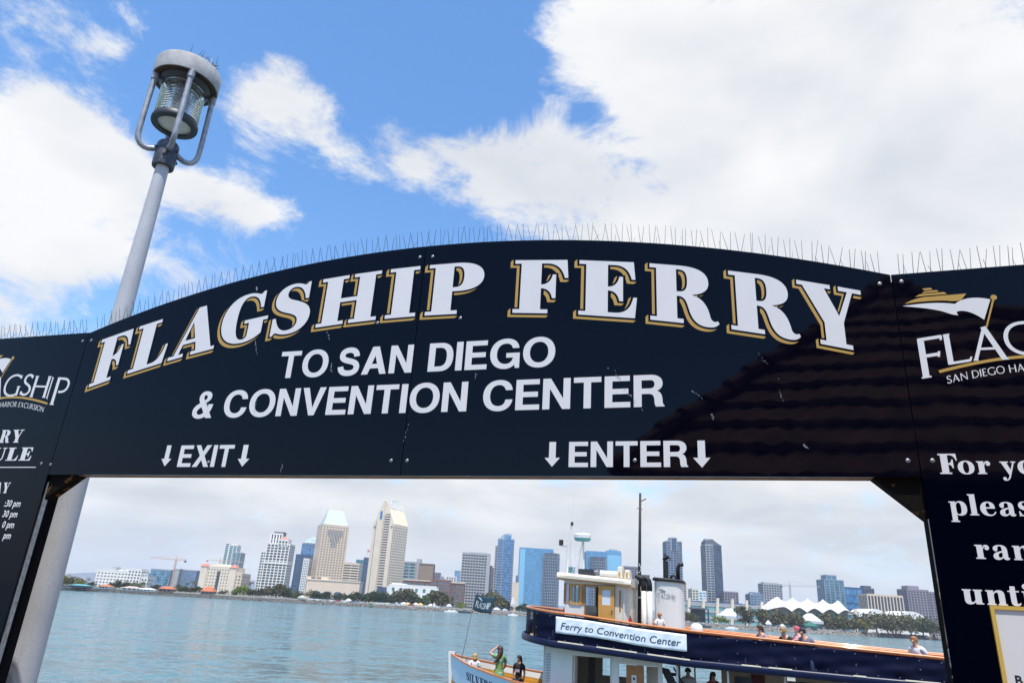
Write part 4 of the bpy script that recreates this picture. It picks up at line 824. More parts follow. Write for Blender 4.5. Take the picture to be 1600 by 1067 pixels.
# middle distance
b = Bld('office_tower', 'grey office block with open teal balconies right of the slender cream hotel', (631, 878.5), (650, 879.5), 1100, depth=24); b.tower(C_grey, G_teal, bay=9, fl=4.4, pier=1.2, slab=1.3)
b.box('fin_wall', C_grey, b.xt(651, 875), b.xt(658, 875), -10, 2, 0, b.zt(652, 872.5))
b = Bld('office_tower', 'plain brown windowless box building beside the grey balconied office', (655.5, 880.8), (677.5, 882.5), 1050, depth=22); b.tower(C_brown, C_brown, bay=9, fl=60, pier=1.2, slab=.4, proud=.5)
b = Bld('office_block', 'low mauve block right of the plain brown box building', (677.5, 895.2), (688, 897.5), 1300); b.tower(C_purple, G_dark)
b = Bld('office_block', 'small white block with dark pyramid roof above the red brick hotel', (697, 901), (713, 902.5), 1200); b.tower(C_white, G_grey, pier=1.5)
MB().add([(-22, -4, b.h - 6), (-8, -4, b.h - 6), (-8, 8, b.h - 6), (-22, 8, b.h - 6), (-15, 2, b.h + 2)], [(0, 1, 4), (1, 2, 4), (2, 3, 4), (3, 0, 4), (3, 2, 1, 0)]).build('pyramid_roof', C_dgrey, b.e)
b = Bld('brick_hotel', 'long low brick red hotel with cream bands and teal windows', (631, 908), (725, 915.5), 900, depth=24); b.h = b.zt(680, 911)
b.tower(C_brick, G_teal, bay=4.6, fl=3.8, pier=1.4, slab=1.3); b.box('cornice', C_beige, -b.w / 2 - 1, b.w / 2 + 1, -b.d / 2 - 1, b.d / 2 + 1, b.h + 1.6, b.h + 2.8)
b.tower(C_brick, G_teal, bay=4.6, fl=3.8, pier=1.4, slab=1.3, x0=b.xt(675, 907), x1=b.xt(704, 908), z1=b.zt(676, 907), y0=-16, y1=8)
b = Bld('exhibition_hall', 'low white stepped hall with square windows behind the waterfront trees', (609, 914), (681.5, 918), 820, depth=30); b.h = b.zt(640, 917)
b.tower(C_white, G_teal, bay=9, fl=6, pier=5.5, slab=2.5); b.tower(C_white, G_teal, bay=9, fl=6, pier=6, slab=2, x0=b.xt(612, 914), x1=b.xt(632, 915), z1=b.zt(614, 913.5), y0=-12, y1=8)
b.box('dark_entrance', G_navy, b.xt(588, 918), b.xt(607, 919), -8, 8, 0, b.zt(590, 916))
b = Bld('office_tower', 'wide grey office block with a close grid of dark windows', (723, 864.5), (765.5, 868), 1000, depth=30); b.tower(C_grey, G_dark, bay=3.6, fl=3.75, pier=.7, slab=1.5)
b.box('penthouse', C_grey, b.xt(732, 862), b.xt(761, 864), -10, 10, b.h + 1, b.zt(733, 861.3)); b.box('corner_wall', C_grey, b.w / 2 - 3.4, b.w / 2 + .9, -b.d / 2 - .9, 4, 0, b.h + .5)
b = Bld('office_tower', 'pale block left of the wide grey gridded office', (711, 892.4), (719, 893), 1300); b.tower(C_bluegrey, G_sky, pier=.5)
b = Bld('office_tower', 'dark slab hiding behind the right edge of the wide grey office', (763.5, 885), (769, 885.5), 1150); b.tower(C_dgrey, G_navy, pier=0)
b = Bld('apartment_block', 'mauve stepped block at the left foot of the curved top glass tower', (769, 888), (776, 888.5), 1080); b.tower(C_purple, G_dark, bay=3); 
b = Bld('curved_top_tower', 'blue grey residential tower with a quarter round glass top', (778.5, 843.5), (803.5, 844.5), 1000, depth=22)
b.tower(C_bluegrey, G_blue, bay=8, fl=3.4, pier=1.0, slab=1.3)
b.tower(C_grey, G_navy, bay=3.4, fl=3.4, pier=1.0, slab=1.3, x0=b.xt(774.5, 853), x1=b.xt(779, 853), z1=b.zt(775, 853.5), y0=-6, y1=9)
b.box('glass_spine', G_blue, b.xt(791.5, 844), b.xt(798, 844), -b.d / 2 - 1.4, -b.d / 2, 2, b.h + 6)
X0, X1 = b.xt(781.5, 843), b.xt(799, 843); zc = b.zt(790, 833.2)
MB().prism([(X0, b.h + .8)] + [(X0 + (X1 - X0) * .72 * (1 - math.cos(math.pi / 2 * i / 8)), b.h + .8 + (zc - b.h - .8) * math.sin(math.pi / 2 * i / 8)) for i in range(1, 9)] + [(X1, zc - .5), (X1, b.h + .8)], -9, 6, lambda x, d, z: Vector((x, d, z))).build('curved_top', glass('top_glass', (.25, .36, .42)), b.e)
b = Bld('office_block', 'small beige block between the curved top tower and the blue hotel', (801.5, 911), (811, 911.5), 900); b.tower(C_beige, C_beige, pier=0, slab=.3, proud=.1)
b = Bld('office_tower', 'narrow mauve tower left of the curved blue hotel', (806.5, 900), (812, 900.3), 1300); b.tower(C_purple, G_dark)
# curved blue hotel pair
def blue_hotel(label, pl, pr, bay_l, bay_r, ybay, Y, blank):
    b = Bld('blue_hotel_tower', label, pl, pr, Y, depth=24, group='twin blue hotel towers'); b.h = b.zt(pl[0], pl[1])
    b.tower(C_blue, G_sky, bay=4.4, fl=3.5, pier=1.5, slab=1.7); b.box('blank_wall', mat('pale_blue_panel', (.22, .48, .66), rough=.35), b.xt(*blank[0]), b.xt(*blank[1]), -b.d / 2 - .75, -b.d / 2, 0, b.h)
    X0, X1 = b.xt(bay_l, ybay), b.xt(bay_r, ybay); r = (X1 - X0) / 2; cx = (X0 + X1) / 2; h = b.zt(bay_l, ybay)
    MB().lathe([(r, 0), (r, h), (0, h)], 28, (cx, -b.d / 2, 0)).build('curved_bay', G_dark, b.e, kind='stuff')
    m = MB()
    for i in range(int(h / 3.5)): m.lathe([(r + .02, i * 3.5), (r + .5, i * 3.5), (r + .5, i * 3.5 + .8), (r + .02, i * 3.5 + .8)], 28, (cx, -b.d / 2, 0))
    for k in range(14):
        a = math.pi * (1 + (k + .5) / 14); m.box(-.35, .35, -.3, .3, 0, h - .2, M=Matrix.Translation((cx + (r + .4) * math.cos(a), -b.d / 2 + (r + .4) * math.sin(a), 0)) @ Matrix.Rotation(a, 4, 'Z'))
    m.build('bay_bands', C_bluegrey, b.e, kind='stuff', fix=False)
    return b
b = blue_hotel('broad blue hotel tower with a darker rounded bay, left of the ferry wheelhouse', (813, 857.2), (864, 861), 849, 874, 863.7, 930, ((813, 860), (821, 860)))
b.box('roof_plant', C_grey, b.xt(827, 857), b.xt(863, 859), -8, 8, b.h + 1, b.zt(828, 855.8))
b = blue_hotel('second blue hotel tower with a rounded dark bay, above the ferry wheelhouse roof', (917, 862.5), (970, 861), 921, 947, 869.6, 960, ((949, 862), (970, 862)))
b.box('raised_top', C_blue, b.xt(948.5, 860), b.xt(970, 860), -12.9, 10, b.h - 1, b.zt(950, 859.5)); b.box('roof_plant', C_grey, b.xt(955, 858), b.xt(966, 858), -6, 6, b.zt(950, 859.5), b.zt(956, 857))
b = Bld('glass_pavilion_tower', 'small teal glass building left of the radar mast, behind the wheelhouse roof', (887, 886.8), (898, 887), 1100); b.tower(C_teal, G_teal, pier=.5, slab=.5)
b = Bld('office_tower', 'mauve rounded tower right behind the ferry mast', (976, 885.8), (999, 887.5), 1150, depth=20); b.tower(C_purple, G_navy, bay=4, pier=.6, slab=1.3)
b = Bld('office_tower', 'dark slab between the mauve tower and the ferry funnel', (1000, 899), (1014.5, 901), 1100); b.tower(C_dgrey, G_navy, bay=4, pier=.6)
b = Bld('apartment_block', 'low white block in the gap between mast and ventilators', (985, 925), (1003, 926), 1000); b.tower(C_white, G_dark)
# dark twins
b = Bld('dark_twin_tower', 'dark residential tower with a pale arched crown, directly behind the funnel pipes', (1042, 846), (1065, 847.5), 1050, depth=26, group='pair of dark residential towers')
b.tower(C_bluegrey, G_navy, bay=4, fl=3.4, pier=.7, slab=.9); X0, X1 = b.xt(1048, 842), b.xt(1057.5, 842)
b.box('crown', C_grey, X0, X1, -b.d / 2 - 1, 6, b.h - 12, b.zt(1048, 839)); b.box('crown_window', G_navy, X0 + 1, X1 - 1, -b.d / 2 - 1.4, 0, b.h - 11, b.zt(1048, 840.5)); b.box('side_bay', C_dgrey, b.w * .1, b.w * .3, -b.d / 2 - 1.1, 0, 0, b.h - 14)
b = Bld('dark_twin_tower', 'dark slim tower with slanted top standing alone right of the funnel', (1102.3, 843), (1126.5, 852), 1050, depth=26, group='pair of dark residential towers')
b.h = b.zt(1126, 853); xm = b.xt(1113.5, 846)
b.tower(C_grey, G_navy, bay=4.2, fl=3.4, pier=.7, slab=1.0, x1=xm); b.tower(C_dgrey, G_navy, bay=30, fl=3.4, pier=.5, slab=.35, x0=xm + .3)  # left half's sunlight put into the colour as a lighter wall grey
MB().prism([(-b.w / 2, b.h), (b.w / 2, b.h), (b.w / 2, b.h + 1), (xm, b.zt(1113, 842)), (-b.w / 2, b.zt(1103, 844))], -12, 10, lambda x, d, z: Vector((x, d, z))).build('slanted_crown', C_dgrey, b.e)
b.box('top_room', C_grey, -b.w / 2 + 1.5, xm + 2, -8, 6, b.zt(1103, 844), b.zt(1106, 840.8))
for (l, nm, pl, pr, Y, w_, g_) in (('beige tower sliver against the right side of the funnel', 'apartment_block', (1066, 910), (1072, 910.5), 1100, C_cream, G_dark),
        ('cream and glass mid rise block left of the slanted top tower', 'apartment_block', (1081.5, 921), (1091, 921.5), 1000, C_cream, G_teal), ('pale glass mid rise touching the cream block', 'apartment_block', (1092, 924.5), (1103, 925), 1000, C_white, G_sky),
        ('mauve mid rise block at the right foot of the slanted top tower', 'apartment_block', (1131.5, 925.5), (1153, 926.5), 1000, C_purple, G_dark), ('low blue grey block with a raised centre left of the white gridded tower', 'apartment_block', (1172.5, 930.5), (1192, 930.5), 1050, C_bluegrey, G_teal),
        ('white gridded apartment tower near the thin crane', 'apartment_tower', (1192.5, 912.8), (1221, 914), 1050, C_grey, G_navy)):
    b = Bld(nm, l, pl, pr, Y, depth=20); b.tower(w_, g_, bay=4, pier=1.0, slab=1.1)
    if 'raised' in l: b.tower(w_, g_, x0=-4, x1=6, z0=b.h, z1=b.zt(1183, 926.5), y0=-6, y1=6)
    if 'gridded' in l: b.box('penthouse', C_grey, -b.w * .4, b.w * .36, -6, 6, b.h + 1, b.h + 3.4)
b = Bld('stepped_glass_tower', 'stepped teal grey glass tower above the right end of the tent roofs', (1287.8, 906), (1317.5, 908), 1000, depth=24); b.tower(C_bluegrey, G_teal, bay=6, pier=1.2, slab=.6)
b.tower(C_bluegrey, G_teal, bay=6, pier=1.2, slab=.6, x0=b.xt(1293, 899), x1=b.xt(1308, 899), z0=b.h, z1=b.zt(1293, 899), y0=-8, y1=8)
b = Bld('blue_glass_hall', 'wide blue mirrored block right of the stepped teal tower', (1319, 918.3), (1346, 919.5), 1000, depth=30); b.tower(C_navyw, G_blue, bay=10, fl=9, pier=.3, slab=.3)
b = Bld('office_tower', 'dark stepped tower right of the blue mirrored block', (1346.5, 920.5), (1365, 921), 1050, depth=24); b.tower(C_dgrey, G_navy); b.tower(C_dgrey, G_navy, x0=-1, x1=b.w / 2 - 1, z0=b.h, z1=b.zt(1357, 916.5), y0=-6, y1=6)
b = Bld('wide_hotel', 'long beige hotel slab seen just left of the gateway right post', (1355, 931.5), (1410, 933), 930, depth=22); b.h = b.zt(1375, 930.5); b.tower(C_beige, G_dark, bay=4, fl=60, pier=1.3, slab=1.2); b.box('roof_block', C_beige, b.xt(1362, 928), b.xt(1383, 928), -5, 5, b.h + 1, b.zt(1365, 927))
b = Bld('apartment_tower', 'grey gridded tower with a flat penthouse, touching the gateway right post', (1417, 921.5), (1450, 923.5), 980, depth=24); b.tower(C_purple, G_dark, bay=4.2, pier=1.3, slab=1.2); b.box('penthouse', C_purple, b.xt(1421, 917), b.xt(1438, 917), -8, 8, b.h + 1, b.zt(1423, 914.3))
b = Bld('apartment_block', 'lower grey wing at the foot of the gridded tower by the right post', (1451, 926), (1470, 927), 980, depth=20); b.tower(C_purple, G_dark, bay=4.2, pier=1.3)

# convention centre with its tent roof
b = Bld('convention_centre', 'long low convention centre of teal glass with pale pylons and blue roof edge', (1058, 942.5), (1340, 958), 760, depth=50, group='convention centre'); b.h = b.zt(1200, 950.5)
b.tower(C_grey, glass('window_pale_teal', (.16, .36, .38)), bay=12, fl=5.2, pier=.6, slab=2.2); b.box('roof_edge', C_bluegrey, -b.w / 2, b.w / 2, -b.d / 2 - .3, 4, b.h + .8, b.h + 2.0)
for k in range(6): b.box('roof_panel', C_navyw, -b.w / 2 + 4 + 14 * k, -b.w / 2 + 11 + 14 * k, -b.d / 2 - .4, 2, b.h + 2.01, b.h + 3.4)
for px, yt in ((1076, 932), (1098.5, 933), (1120.5, 932.5), (1143.5, 934), (1165.5, 936), (1189, 938), (1212, 938), (1237, 940), (1261, 942), (1285, 944), (1310, 947), (1334, 949)):
    X = b.xt(px, 950); zt_ = b.zt(px, yt) - 1; MB().prism([(-3.4, 0), (-.4, 0), (1.4, zt_), (-1.0, zt_)], -1.2, 1.2, lambda x, d, z, X=X: Vector((X + x, -b.d / 2 - 3 + d, z))).build('pylon', C_cream, b.e)
tent = empty('tent_roof', (at(1261, 955, 745).x, 757, GZ), 0, 'row of five peaked white sail tents on the convention centre roof', 'tent roof', 'convention centre')
tx0 = tent.location.x
for k, (px, pk) in enumerate(((1215, 931.5), (1238, 932.5), (1261.5, 934), (1285.5, 935.5), (1309, 937))):
    X = at(px, pk, 757).x - tx0; zp = at(px, pk, 757).z - GZ; ze = at(px, 954.5 + (px - 1215) * .05, 757).z - GZ; n = 12; vs = []; hw = 8.0
    for j in range(n + 1):
        for i in range(n + 1):
            u, v = -1 + 2 * i / n, -1 + 2 * j / n
            if k == 0 and u < 0: wide = 2.3; low = .55 * u * u
            elif k == 4 and u > 0: wide = 1.3; low = .5 * u * u
            else: wide = 1; low = 0
            ridge = ze + (zp - ze) * (.68 + .32 * (1 - abs(u)) ** 1.7 - low); edge = ze + (zp - ze) * .30 * (1 - abs(u) ** 1.4)
            q = abs(v) ** .75; vs.append((X + u * hw * wide, v * 15, ridge * (1 - q) + edge * q))
    MB().add(vs, [(j * (n + 1) + i, j * (n + 1) + i + 1, (j + 1) * (n + 1) + i + 1, (j + 1) * (n + 1) + i) for j in range(n) for i in range(n)]).build('sail', C_fabric, tent, smooth=True)
for px, w_, zt_p, lab in ((1370, 34, 951, 'wide pale vaulted hall roof seen just left of the gateway right post'), (1425, 46, 955, 'second pale vaulted hall roof ending at the gateway right post')):
    q = at(px, 965, 780); w = w_ * .7; hh = at(px, zt_p, 780).z - GZ
    MB().add([(w * .5 * math.cos(math.pi * i / 12), y, hh * (.55 + .45 * math.sin(math.pi * i / 12)) if 0 < i < 12 else hh * .5) for y in (0, 40) for i in range(13)] + [(w * .5, 0, 0), (-w * .5, 0, 0), (w * .5, 40, 0), (-w * .5, 40, 0)], [(i, i + 1, i + 14, i + 13) for i in range(12)] + [tuple(range(12, -1, -1)) + (26, 27), tuple(range(13, 26)) + (29, 28)][:1]).build('vaulted_hall', C_white, loc=(q.x, 780, GZ), label=lab, cat='building', group='vaulted halls')

# tower cranes
M_crane = mat('crane_orange', (.62, .36, .24), rough=.6); M_crane2 = mat('crane_grey', (.42, .40, .36), rough=.6)
def crane(lab, px, pyt, pyb, jl, jr, Y, m_):
    a = at(px, pyt, Y); top = a.z - GZ; e = empty('tower_crane', (at(px, pyt + 8, Y).x, Y, GZ), 0, lab, 'crane', 'tower cranes'); X0 = e.location.x
    ms = MB()
    for sx in (-.8, .8):
        for sy in (-.8, .8): ms.tube([(sx, sy, 0), (sx, sy, top - 5)], .22, 4)
    k = 0
    while k * 2.4 < top - 8: s = 1 if k % 2 else -1; ms.tube([(-.8 * s, -.8, k * 2.4), (.8 * s, -.8, k * 2.4 + 2.4)], .14, 4); k += 1
    ms.build('mast', m_, e, kind='stuff'); MB().tube([(0, 0, top - 5), (0, 0, top)], [.8, .15], 5).build('apex', m_, e)
    xl, xr = at(*jl, Y), at(*jr, Y); J = MB(); zl, zr, zm = xl.z - GZ, xr.z - GZ, top - 6
    for (A, B) in (((xl.x - X0, 0, zm + (zl - zm) * .3), (0, 0, zm)), ((0, 0, zm), (xr.x - X0, 0, zm + (zr - zm) * .3))):
        J.tube([A, B], .28, 4); J.tube([(A[0], 0, A[2] + 1.4), (B[0], 0, B[2] + 1.4)], .2, 4)
        for i in range(14):
            u = i / 14; v = (i + 1) / 14; P, Q = Vector(A).lerp(Vector(B), u), Vector(A).lerp(Vector(B), v); J.tube([P, Q + Vector((0, 0, 1.4))], .12, 4)
    J.build('jib', m_, e, kind='stuff'); MB().tube([(xl.x - X0, 0, zm + 1.4), (0, 0, top), (xr.x - X0, 0, zm + 1.4)], .09, 4).build('stay_cable', m_, e)
    s = 1 if abs(xr.x - X0) < abs(xl.x - X0) else -1; cx = (xr.x if s > 0 else xl.x) - X0; MB().box(cx - 2.4, cx, -1, 1, zm - 2.2, zm).build('counterweight', C_dgrey, e)
crane('tall orange tower crane in front of the blue grey courthouse', 275.3, 867, 914, (235, 869), (291.5, 874), 950, M_crane)
crane('low orange tower crane beside the domed hotel and teal tower', 343.7, 870.5, 880, (325, 875.6), (384, 878.2), 1300, M_crane)
crane('thin grey tower crane above the white tent roofs', 1234, 907.5, 933, (1222, 914.8), (1281, 913.6), 900, M_crane2)

# ------------------------------------------------------------------ waterfront: trees, pavilions, tents, cars, boats
LEAF = {n: mat('leaf_' + n, c, rough=.8, var=.45, vscale=.35, spec=.2) for n, c in dict(dark=(.045, .07, .03), olive=(.12, .115, .05), green=(.10, .14, .045), yellow=(.24, .22, .05), brown=(.14, .125, .06), lime=(.20, .27, .04)).items()}
M_bark = mat('tree_bark', (.13, .10, .08), rough=.95, var=.3); M_palebark = mat('pale_bark', (.36, .33, .28), rough=.9, var=.3)
def crown_mesh(seed, wide, n=800, gap=.35):
    r = random.Random(seed); m = MB(); lobes = [(r.uniform(-.5, .5) * wide, r.uniform(-.4, .4) * wide, r.uniform(.32, .82), r.uniform(.16, .30)) for _ in range(14)]
    for _ in range(n):
        lx, ly, lz, lr = r.choice(lobes); d = Vector((r.gauss(0, 1), r.gauss(0, 1), r.gauss(0, 1))).normalized() * lr * r.uniform(.45, 1.08); c = Vector((lx, ly, lz)) + Vector((d.x * 1.2, d.y * 1.2, d.z * .8)); s_ = r.uniform(.03, .07)
        a = Vector((r.gauss(0, 1), r.gauss(0, 1), r.gauss(0, .7))).normalized(); b = a.orthogonal().normalized(); b = (Matrix.Rotation(r.uniform(0, 6), 3, a) @ b) * s_; a2 = a.cross(b).normalized() * s_ * r.uniform(.6, 1.1)
        m.add([c - b - a2 * .4, c + b * .2 - a2, c + b + a2 * .3, c - b * .1 + a2], [(0, 1, 2, 3)])
    return m
def trunk_mesh(seed, wide):
    r = random.Random(seed); m = MB(); m.tube([(0, 0, -.02), (.01, 0, .2), (.0, .01, .42)], [.035, .026, .02], 7)
    for k in range(5):
        a = k * 1.26 + r.uniform(-.3, .3); m.tube([(0, 0, .26 + .04 * k), (.16 * wide * math.cos(a), .16 * wide * math.sin(a), .48), (.36 * wide * math.cos(a), .36 * wide * math.sin(a), .66 + r.uniform(-.05, .1))], [.015, .011, .005], 5)
    return m
CROWN = [(crown_mesh(i, w), w) for i, w in ((11, .55), (12, .8), (13, 1.25), (14, .42))]
_cm = {}
def tree(px, pyt, kind, leaf, label, back=22, group='trees along the waterfront', bark=None):
    X = at(px, pyt + 10, 640).x; Y = shore_y(X) + back; X = at(px, pyt + 10, Y).x; h = at(px, pyt, Y).z - GZ
    e = empty('tree', (X, Y, GZ - .1), rnd.uniform(0, 6), label, 'tree', group); e.scale = (h * 1.3, h * 1.1, h * 1.05)
    key = (kind, leaf)
    if key not in _cm: _cm[key] = (CROWN[kind][0].mesh('crown', LEAF[leaf], fix=False), trunk_mesh(kind, CROWN[kind][1]).mesh('trunk', bark or M_bark, True))
    for nm, me in (('crown', _cm[key][0]), ('trunk', _cm[key][1])): link(bpy.data.objects.new(nm, me), e)
    return e
fm = MB()
for k in range(15):
    a = k * 2.4; el = .9 - .11 * (k % 7) - .2 * (k // 7); L_ = .30; pts = []
    for i in range(5):
        t = i / 4; pts.append(Vector((math.cos(a) * L_ * t * .8, math.sin(a) * L_ * t * .8, .86 + L_ * (math.sin(el) * t - .75 * t * t))))
    sd_ = Vector((-math.sin(a), math.cos(a), 0))
    for i in range(4):
        w0, w1 = .04 * math.sin(math.pi * (i / 4 * .8 + .15)), .04 * math.sin(math.pi * ((i + 1) / 4 * .8 + .15)); fm.add([pts[i] - sd_ * w0, pts[i] + sd_ * w0, pts[i + 1] + sd_ * w1 - Vector((0, 0, .01)), pts[i + 1] - sd_ * w1 - Vector((0, 0, .01))], [(0, 1, 2, 3)])
PALM = (fm.mesh('crown', LEAF['olive'], fix=False), MB().tube([(0, 0, -.02), (.015, 0, .4), (0, 0, .88)], [.03, .02, .016], 7).mesh('trunk', M_bark, True))
def palm(px, pyt, label, back=18):
    X = at(px, pyt + 10, 640).x; Y = shore_y(X) + back; X = at(px, pyt + 10, Y).x; h = at(px, pyt, Y).z - GZ
    e = empty('palm_tree', (X, Y, GZ - .1), rnd.uniform(0, 6), label, 'palm tree', 'palm trees along the waterfront'); e.scale = (h, h, h)
    for nm, me in zip(('crown', 'trunk'), PALM): link(bpy.data.objects.new(nm, me), e)
for a in (
 (100, 896, 1, 'yellow', 'yellowish rounded tree at the far left shore, beside the lamp post'), (111, 899, 1, 'olive', 'olive tree right of the yellowish tree at the far left shore'), (124, 901, 1, 'yellow', 'small bright yellow green tree above the teal pier building'),
 (143, 907, 1, 'dark', 'dark bushy tree just right of the teal pier building'), (172, 909, 1, 'dark', 'dark tree right behind the leftmost red roofed pavilion'), (181, 908, 2, 'dark', 'dark tree left of the widest dark tree under the white hotel'), (191.5, 906, 2, 'dark', 'widest dark tree in front of the long white low hotel'),
 (203, 909, 2, 'green', 'green spreading tree left of centre of the white hotel'), (214, 908, 2, 'green', 'green spreading tree below the right end of the white hotel'), (242, 911, 1, 'dark', 'dark tree under the crane mast, beside the red roofed arcade'), (280, 912, 1, 'green', 'green tree at the foot of the pale stair tower'),
 (289, 914, 1, 'olive', 'olive tree left of the palm group by the ribbed courthouse'), (297, 915, 1, 'yellow', 'yellow tinged tree below the palm group'), (307, 914, 1, 'green', 'green tree between the palms and the domed hotel'), (348, 921, 2, 'dark', 'dark low tree at the right foot of the domed hotel'),
 (365, 921, 1, 'brown', 'brownish tree left of the round lime green tree'), (381, 912.5, 1, 'lime', 'round lime green tree below the white condominium tower'), (395, 919, 1, 'brown', 'brown tree right of the round lime green tree'), (409, 918, 2, 'dark', 'dark spreading tree under the left half of the white condominium tower'),
 (423, 917.5, 2, 'brown', 'brownish spreading tree in the middle under the condominium tower'), (434, 909, 1, 'olive', 'tall olive tree rising over the spreading trees under the condominium tower'), (445, 917.5, 2, 'dark', 'dark spreading tree right of the tall olive tree'), (456, 925, 1, 'lime', 'small lime tree left of the round roofed gazebo'),
 (465, 922, 2, 'olive', 'olive tree behind the round roofed gazebo'), (489, 921.5, 2, 'dark', 'dark tree before the leftmost arch of the hotel podium'), (502, 924, 1, 'dark', 'small dark tree between the first two podium arches'), (513, 924, 2, 'dark', 'dark tree before the middle arch of the hotel podium'),
 (531, 926, 2, 'dark', 'dark tree below the rightmost arch of the hotel podium'), (548, 926, 1, 'dark', 'dark tree at the right end of the hotel podium'), (560, 922.5, 1, 'dark', 'dark tree at the left foot of the slender cream hotel'), (577, 925, 1, 'green', 'green tree below the slender cream hotel'),
 (586, 921, 1, 'dark', 'dark tree before the dark entrance of the white hall'), (601, 922.5, 1, 'dark', 'dark tree at the left end of the white hall'), (610, 927, 1, 'dark', 'low dark tree right of the white hall left end'), (623.5, 922, 3, 'olive', 'slim olive tree before the white hall'),
 (640, 919, 0, 'olive', 'tall loose olive tree before the middle of the white hall'), (652, 930, 1, 'dark', 'low dark tree right of the tall loose olive tree'), (664, 929, 1, 'green', 'low green tree before the right part of the white hall'), (677, 921.5, 0, 'olive', 'tall olive tree at the right end of the white hall'),
 (692, 923.5, 1, 'olive', 'broad olive tree before the red brick hotel'), (720, 940, 2, 'lime', 'low lime green bush tree left of the ferry flag'), (772, 921, 1, 'brown', 'broad brown olive tree right behind the ferry flag'), (791, 937, 1, 'dark', 'dark tree below the curved top tower'),
 (815, 943.5, 1, 'dark', 'dark low tree at the left foot of the broad blue hotel'), (823, 941, 1, 'green', 'green tree at the foot of the broad blue hotel'), (829, 945.5, 1, 'yellow', 'yellow green tree right above the ferry bow rail'),
 (1071, 954, 1, 'olive', 'olive tree right of the ferry funnel'), (1079, 955, 1, 'brown', 'brown tree left of the black stage'), (1127, 961, 2, 'lime', 'lime green low tree right of the black stage'), (1164, 946.5, 0, 'olive', 'tall olive tree left of the white tent roofs'),
 (1193, 950.5, 0, 'olive', 'second tall olive tree, below the left end of the tent roofs'), (1222, 952.5, 1, 'brown', 'wide brown tree below the first tent peak'), (1236, 953, 1, 'brown', 'wide brown tree below the second tent peak'), (1252, 962, 1, 'olive', 'small olive tree left of the green tent'),
 (1292, 957.5, 0, 'brown', 'pale trunked tree right of the white marquee'), (1305, 963, 1, 'olive', 'olive tree between the pale trunked tree and the yellow tinged tree'), (1317, 959, 1, 'olive', 'broad olive tree below the last tent peak'), (1337, 963, 1, 'yellow', 'yellow tinged tree right of the tent roofs'),
 (1352, 956, 2, 'brown', 'brown tree below the left end of the beige hotel slab'), (1368, 955, 1, 'brown', 'brown tree before the first pale vaulted hall'), (1385, 957, 2, 'olive', 'olive tree between the two pale vaulted halls'), (1404, 958, 1, 'brown', 'brown tree before the second pale vaulted hall'),
 (1421, 959, 2, 'olive', 'olive tree left of the gateway right post'), (1440, 962, 1, 'dark', 'dark tree last but one before the gateway right post'), (1457, 965, 2, 'olive', 'olive tree touching the gateway right post')):
    tree(*a)
for a in ((137, 901, 'tall palm left of the long white hotel'), (291.5, 908, 'left palm of the three by the ribbed courthouse'), (300, 905, 'tallest middle palm by the ribbed courthouse'), (304.5, 908, 'right palm of the three by the ribbed courthouse'), (391, 906, 'lone palm left of the white condominium tower'),
          (775, 937, 'palm right of the ferry flag'), (797, 938, 'palm below the curved top glass tower'), (848, 944, 'palm below the broad blue hotel, by the ferry rail')): palm(*a)
def low_building(name, lab, pl, pr, back, roof, wall=C_white, rh=.45, group='low waterfront buildings', hip=True):
    X = at(pl[0], pl[1] + 8, 640).x; Y = shore_y(X) + back; a, b_ = at(*pl, Y), at(*pr, Y); w = b_.x - a.x; h = a.z - GZ; e = empty(name, ((a.x + b_.x) / 2, Y, GZ), 0, lab, 'building', group); d = 9; hz_ = h * (1 - rh)
    m = MB().box(-w / 2 + .6, w / 2 - .6, .6, d - .6, 0, hz_); m.build('wall', wall, e)
    op = max(3, int(w / 3.2))
    for k in range(op): MB().box(-w / 2 + 1 + (w - 2) * (k + .18) / op, -w / 2 + 1 + (w - 2) * (k + .82) / op, .52, .7, .4, hz_ * .85).build('window', G_dark, e)
    i_ = min(w * .3, d * .45) if hip else .3
    MB().add([(-w / 2, 0, hz_), (w / 2, 0, hz_), (w / 2, d, hz_), (-w / 2, d, hz_), (-w / 2 + i_, d / 2, h), (w / 2 - i_, d / 2, h)], [(0, 1, 5, 4), (1, 2, 5), (2, 3, 4, 5), (3, 0, 4), (3, 2, 1, 0)]).build('roof', roof, e)
    return e
low_building('pavilion', 'leftmost red tiled pavilion on the far shore, right of the teal pier building', (153, 912), (171, 914), 10, C_red)
low_building('pavilion', 'long white waterfront cafe with faded red awning roof', (189, 914.5), (216, 916), 8, mat('roof_faded_red', (.52, .38, .34), rough=.9))
low_building('pavilion', 'second white waterfront cafe right of the long one', (216.5, 917), (237, 918.5), 8, C_white)
low_building('pavilion', 'red roofed arcade on dark columns under the tall crane', (247, 914.5), (270, 916), 8, C_red, C_brown)
low_building('pavilion', 'bright orange red roofed pavilion before the domed hotel', (314, 915), (334.5, 916), 8, C_red, C_brown, rh=.6)
low_building('pier_building', 'low teal roofed pier building on dark piles at the far left', (106, 911), (136, 913.5), -14, C_teal, C_dgrey, rh=.4)
pj = empty('far_jetty', (at(120, 921, 500).x, 500, 0), 0, 'dark low jetty carrying the teal roofed pier building', 'jetty')
MB().box(-13, 18, -6, 6, 1.6, 2.25).build('deck', C_dgrey, pj)
for k in range(8): MB().tube([(-12 + 4 * k, -5.5, -1), (-12 + 4 * k, -5.5, 1.6)], .3, 6).build('pile', C_dgrey, pj)
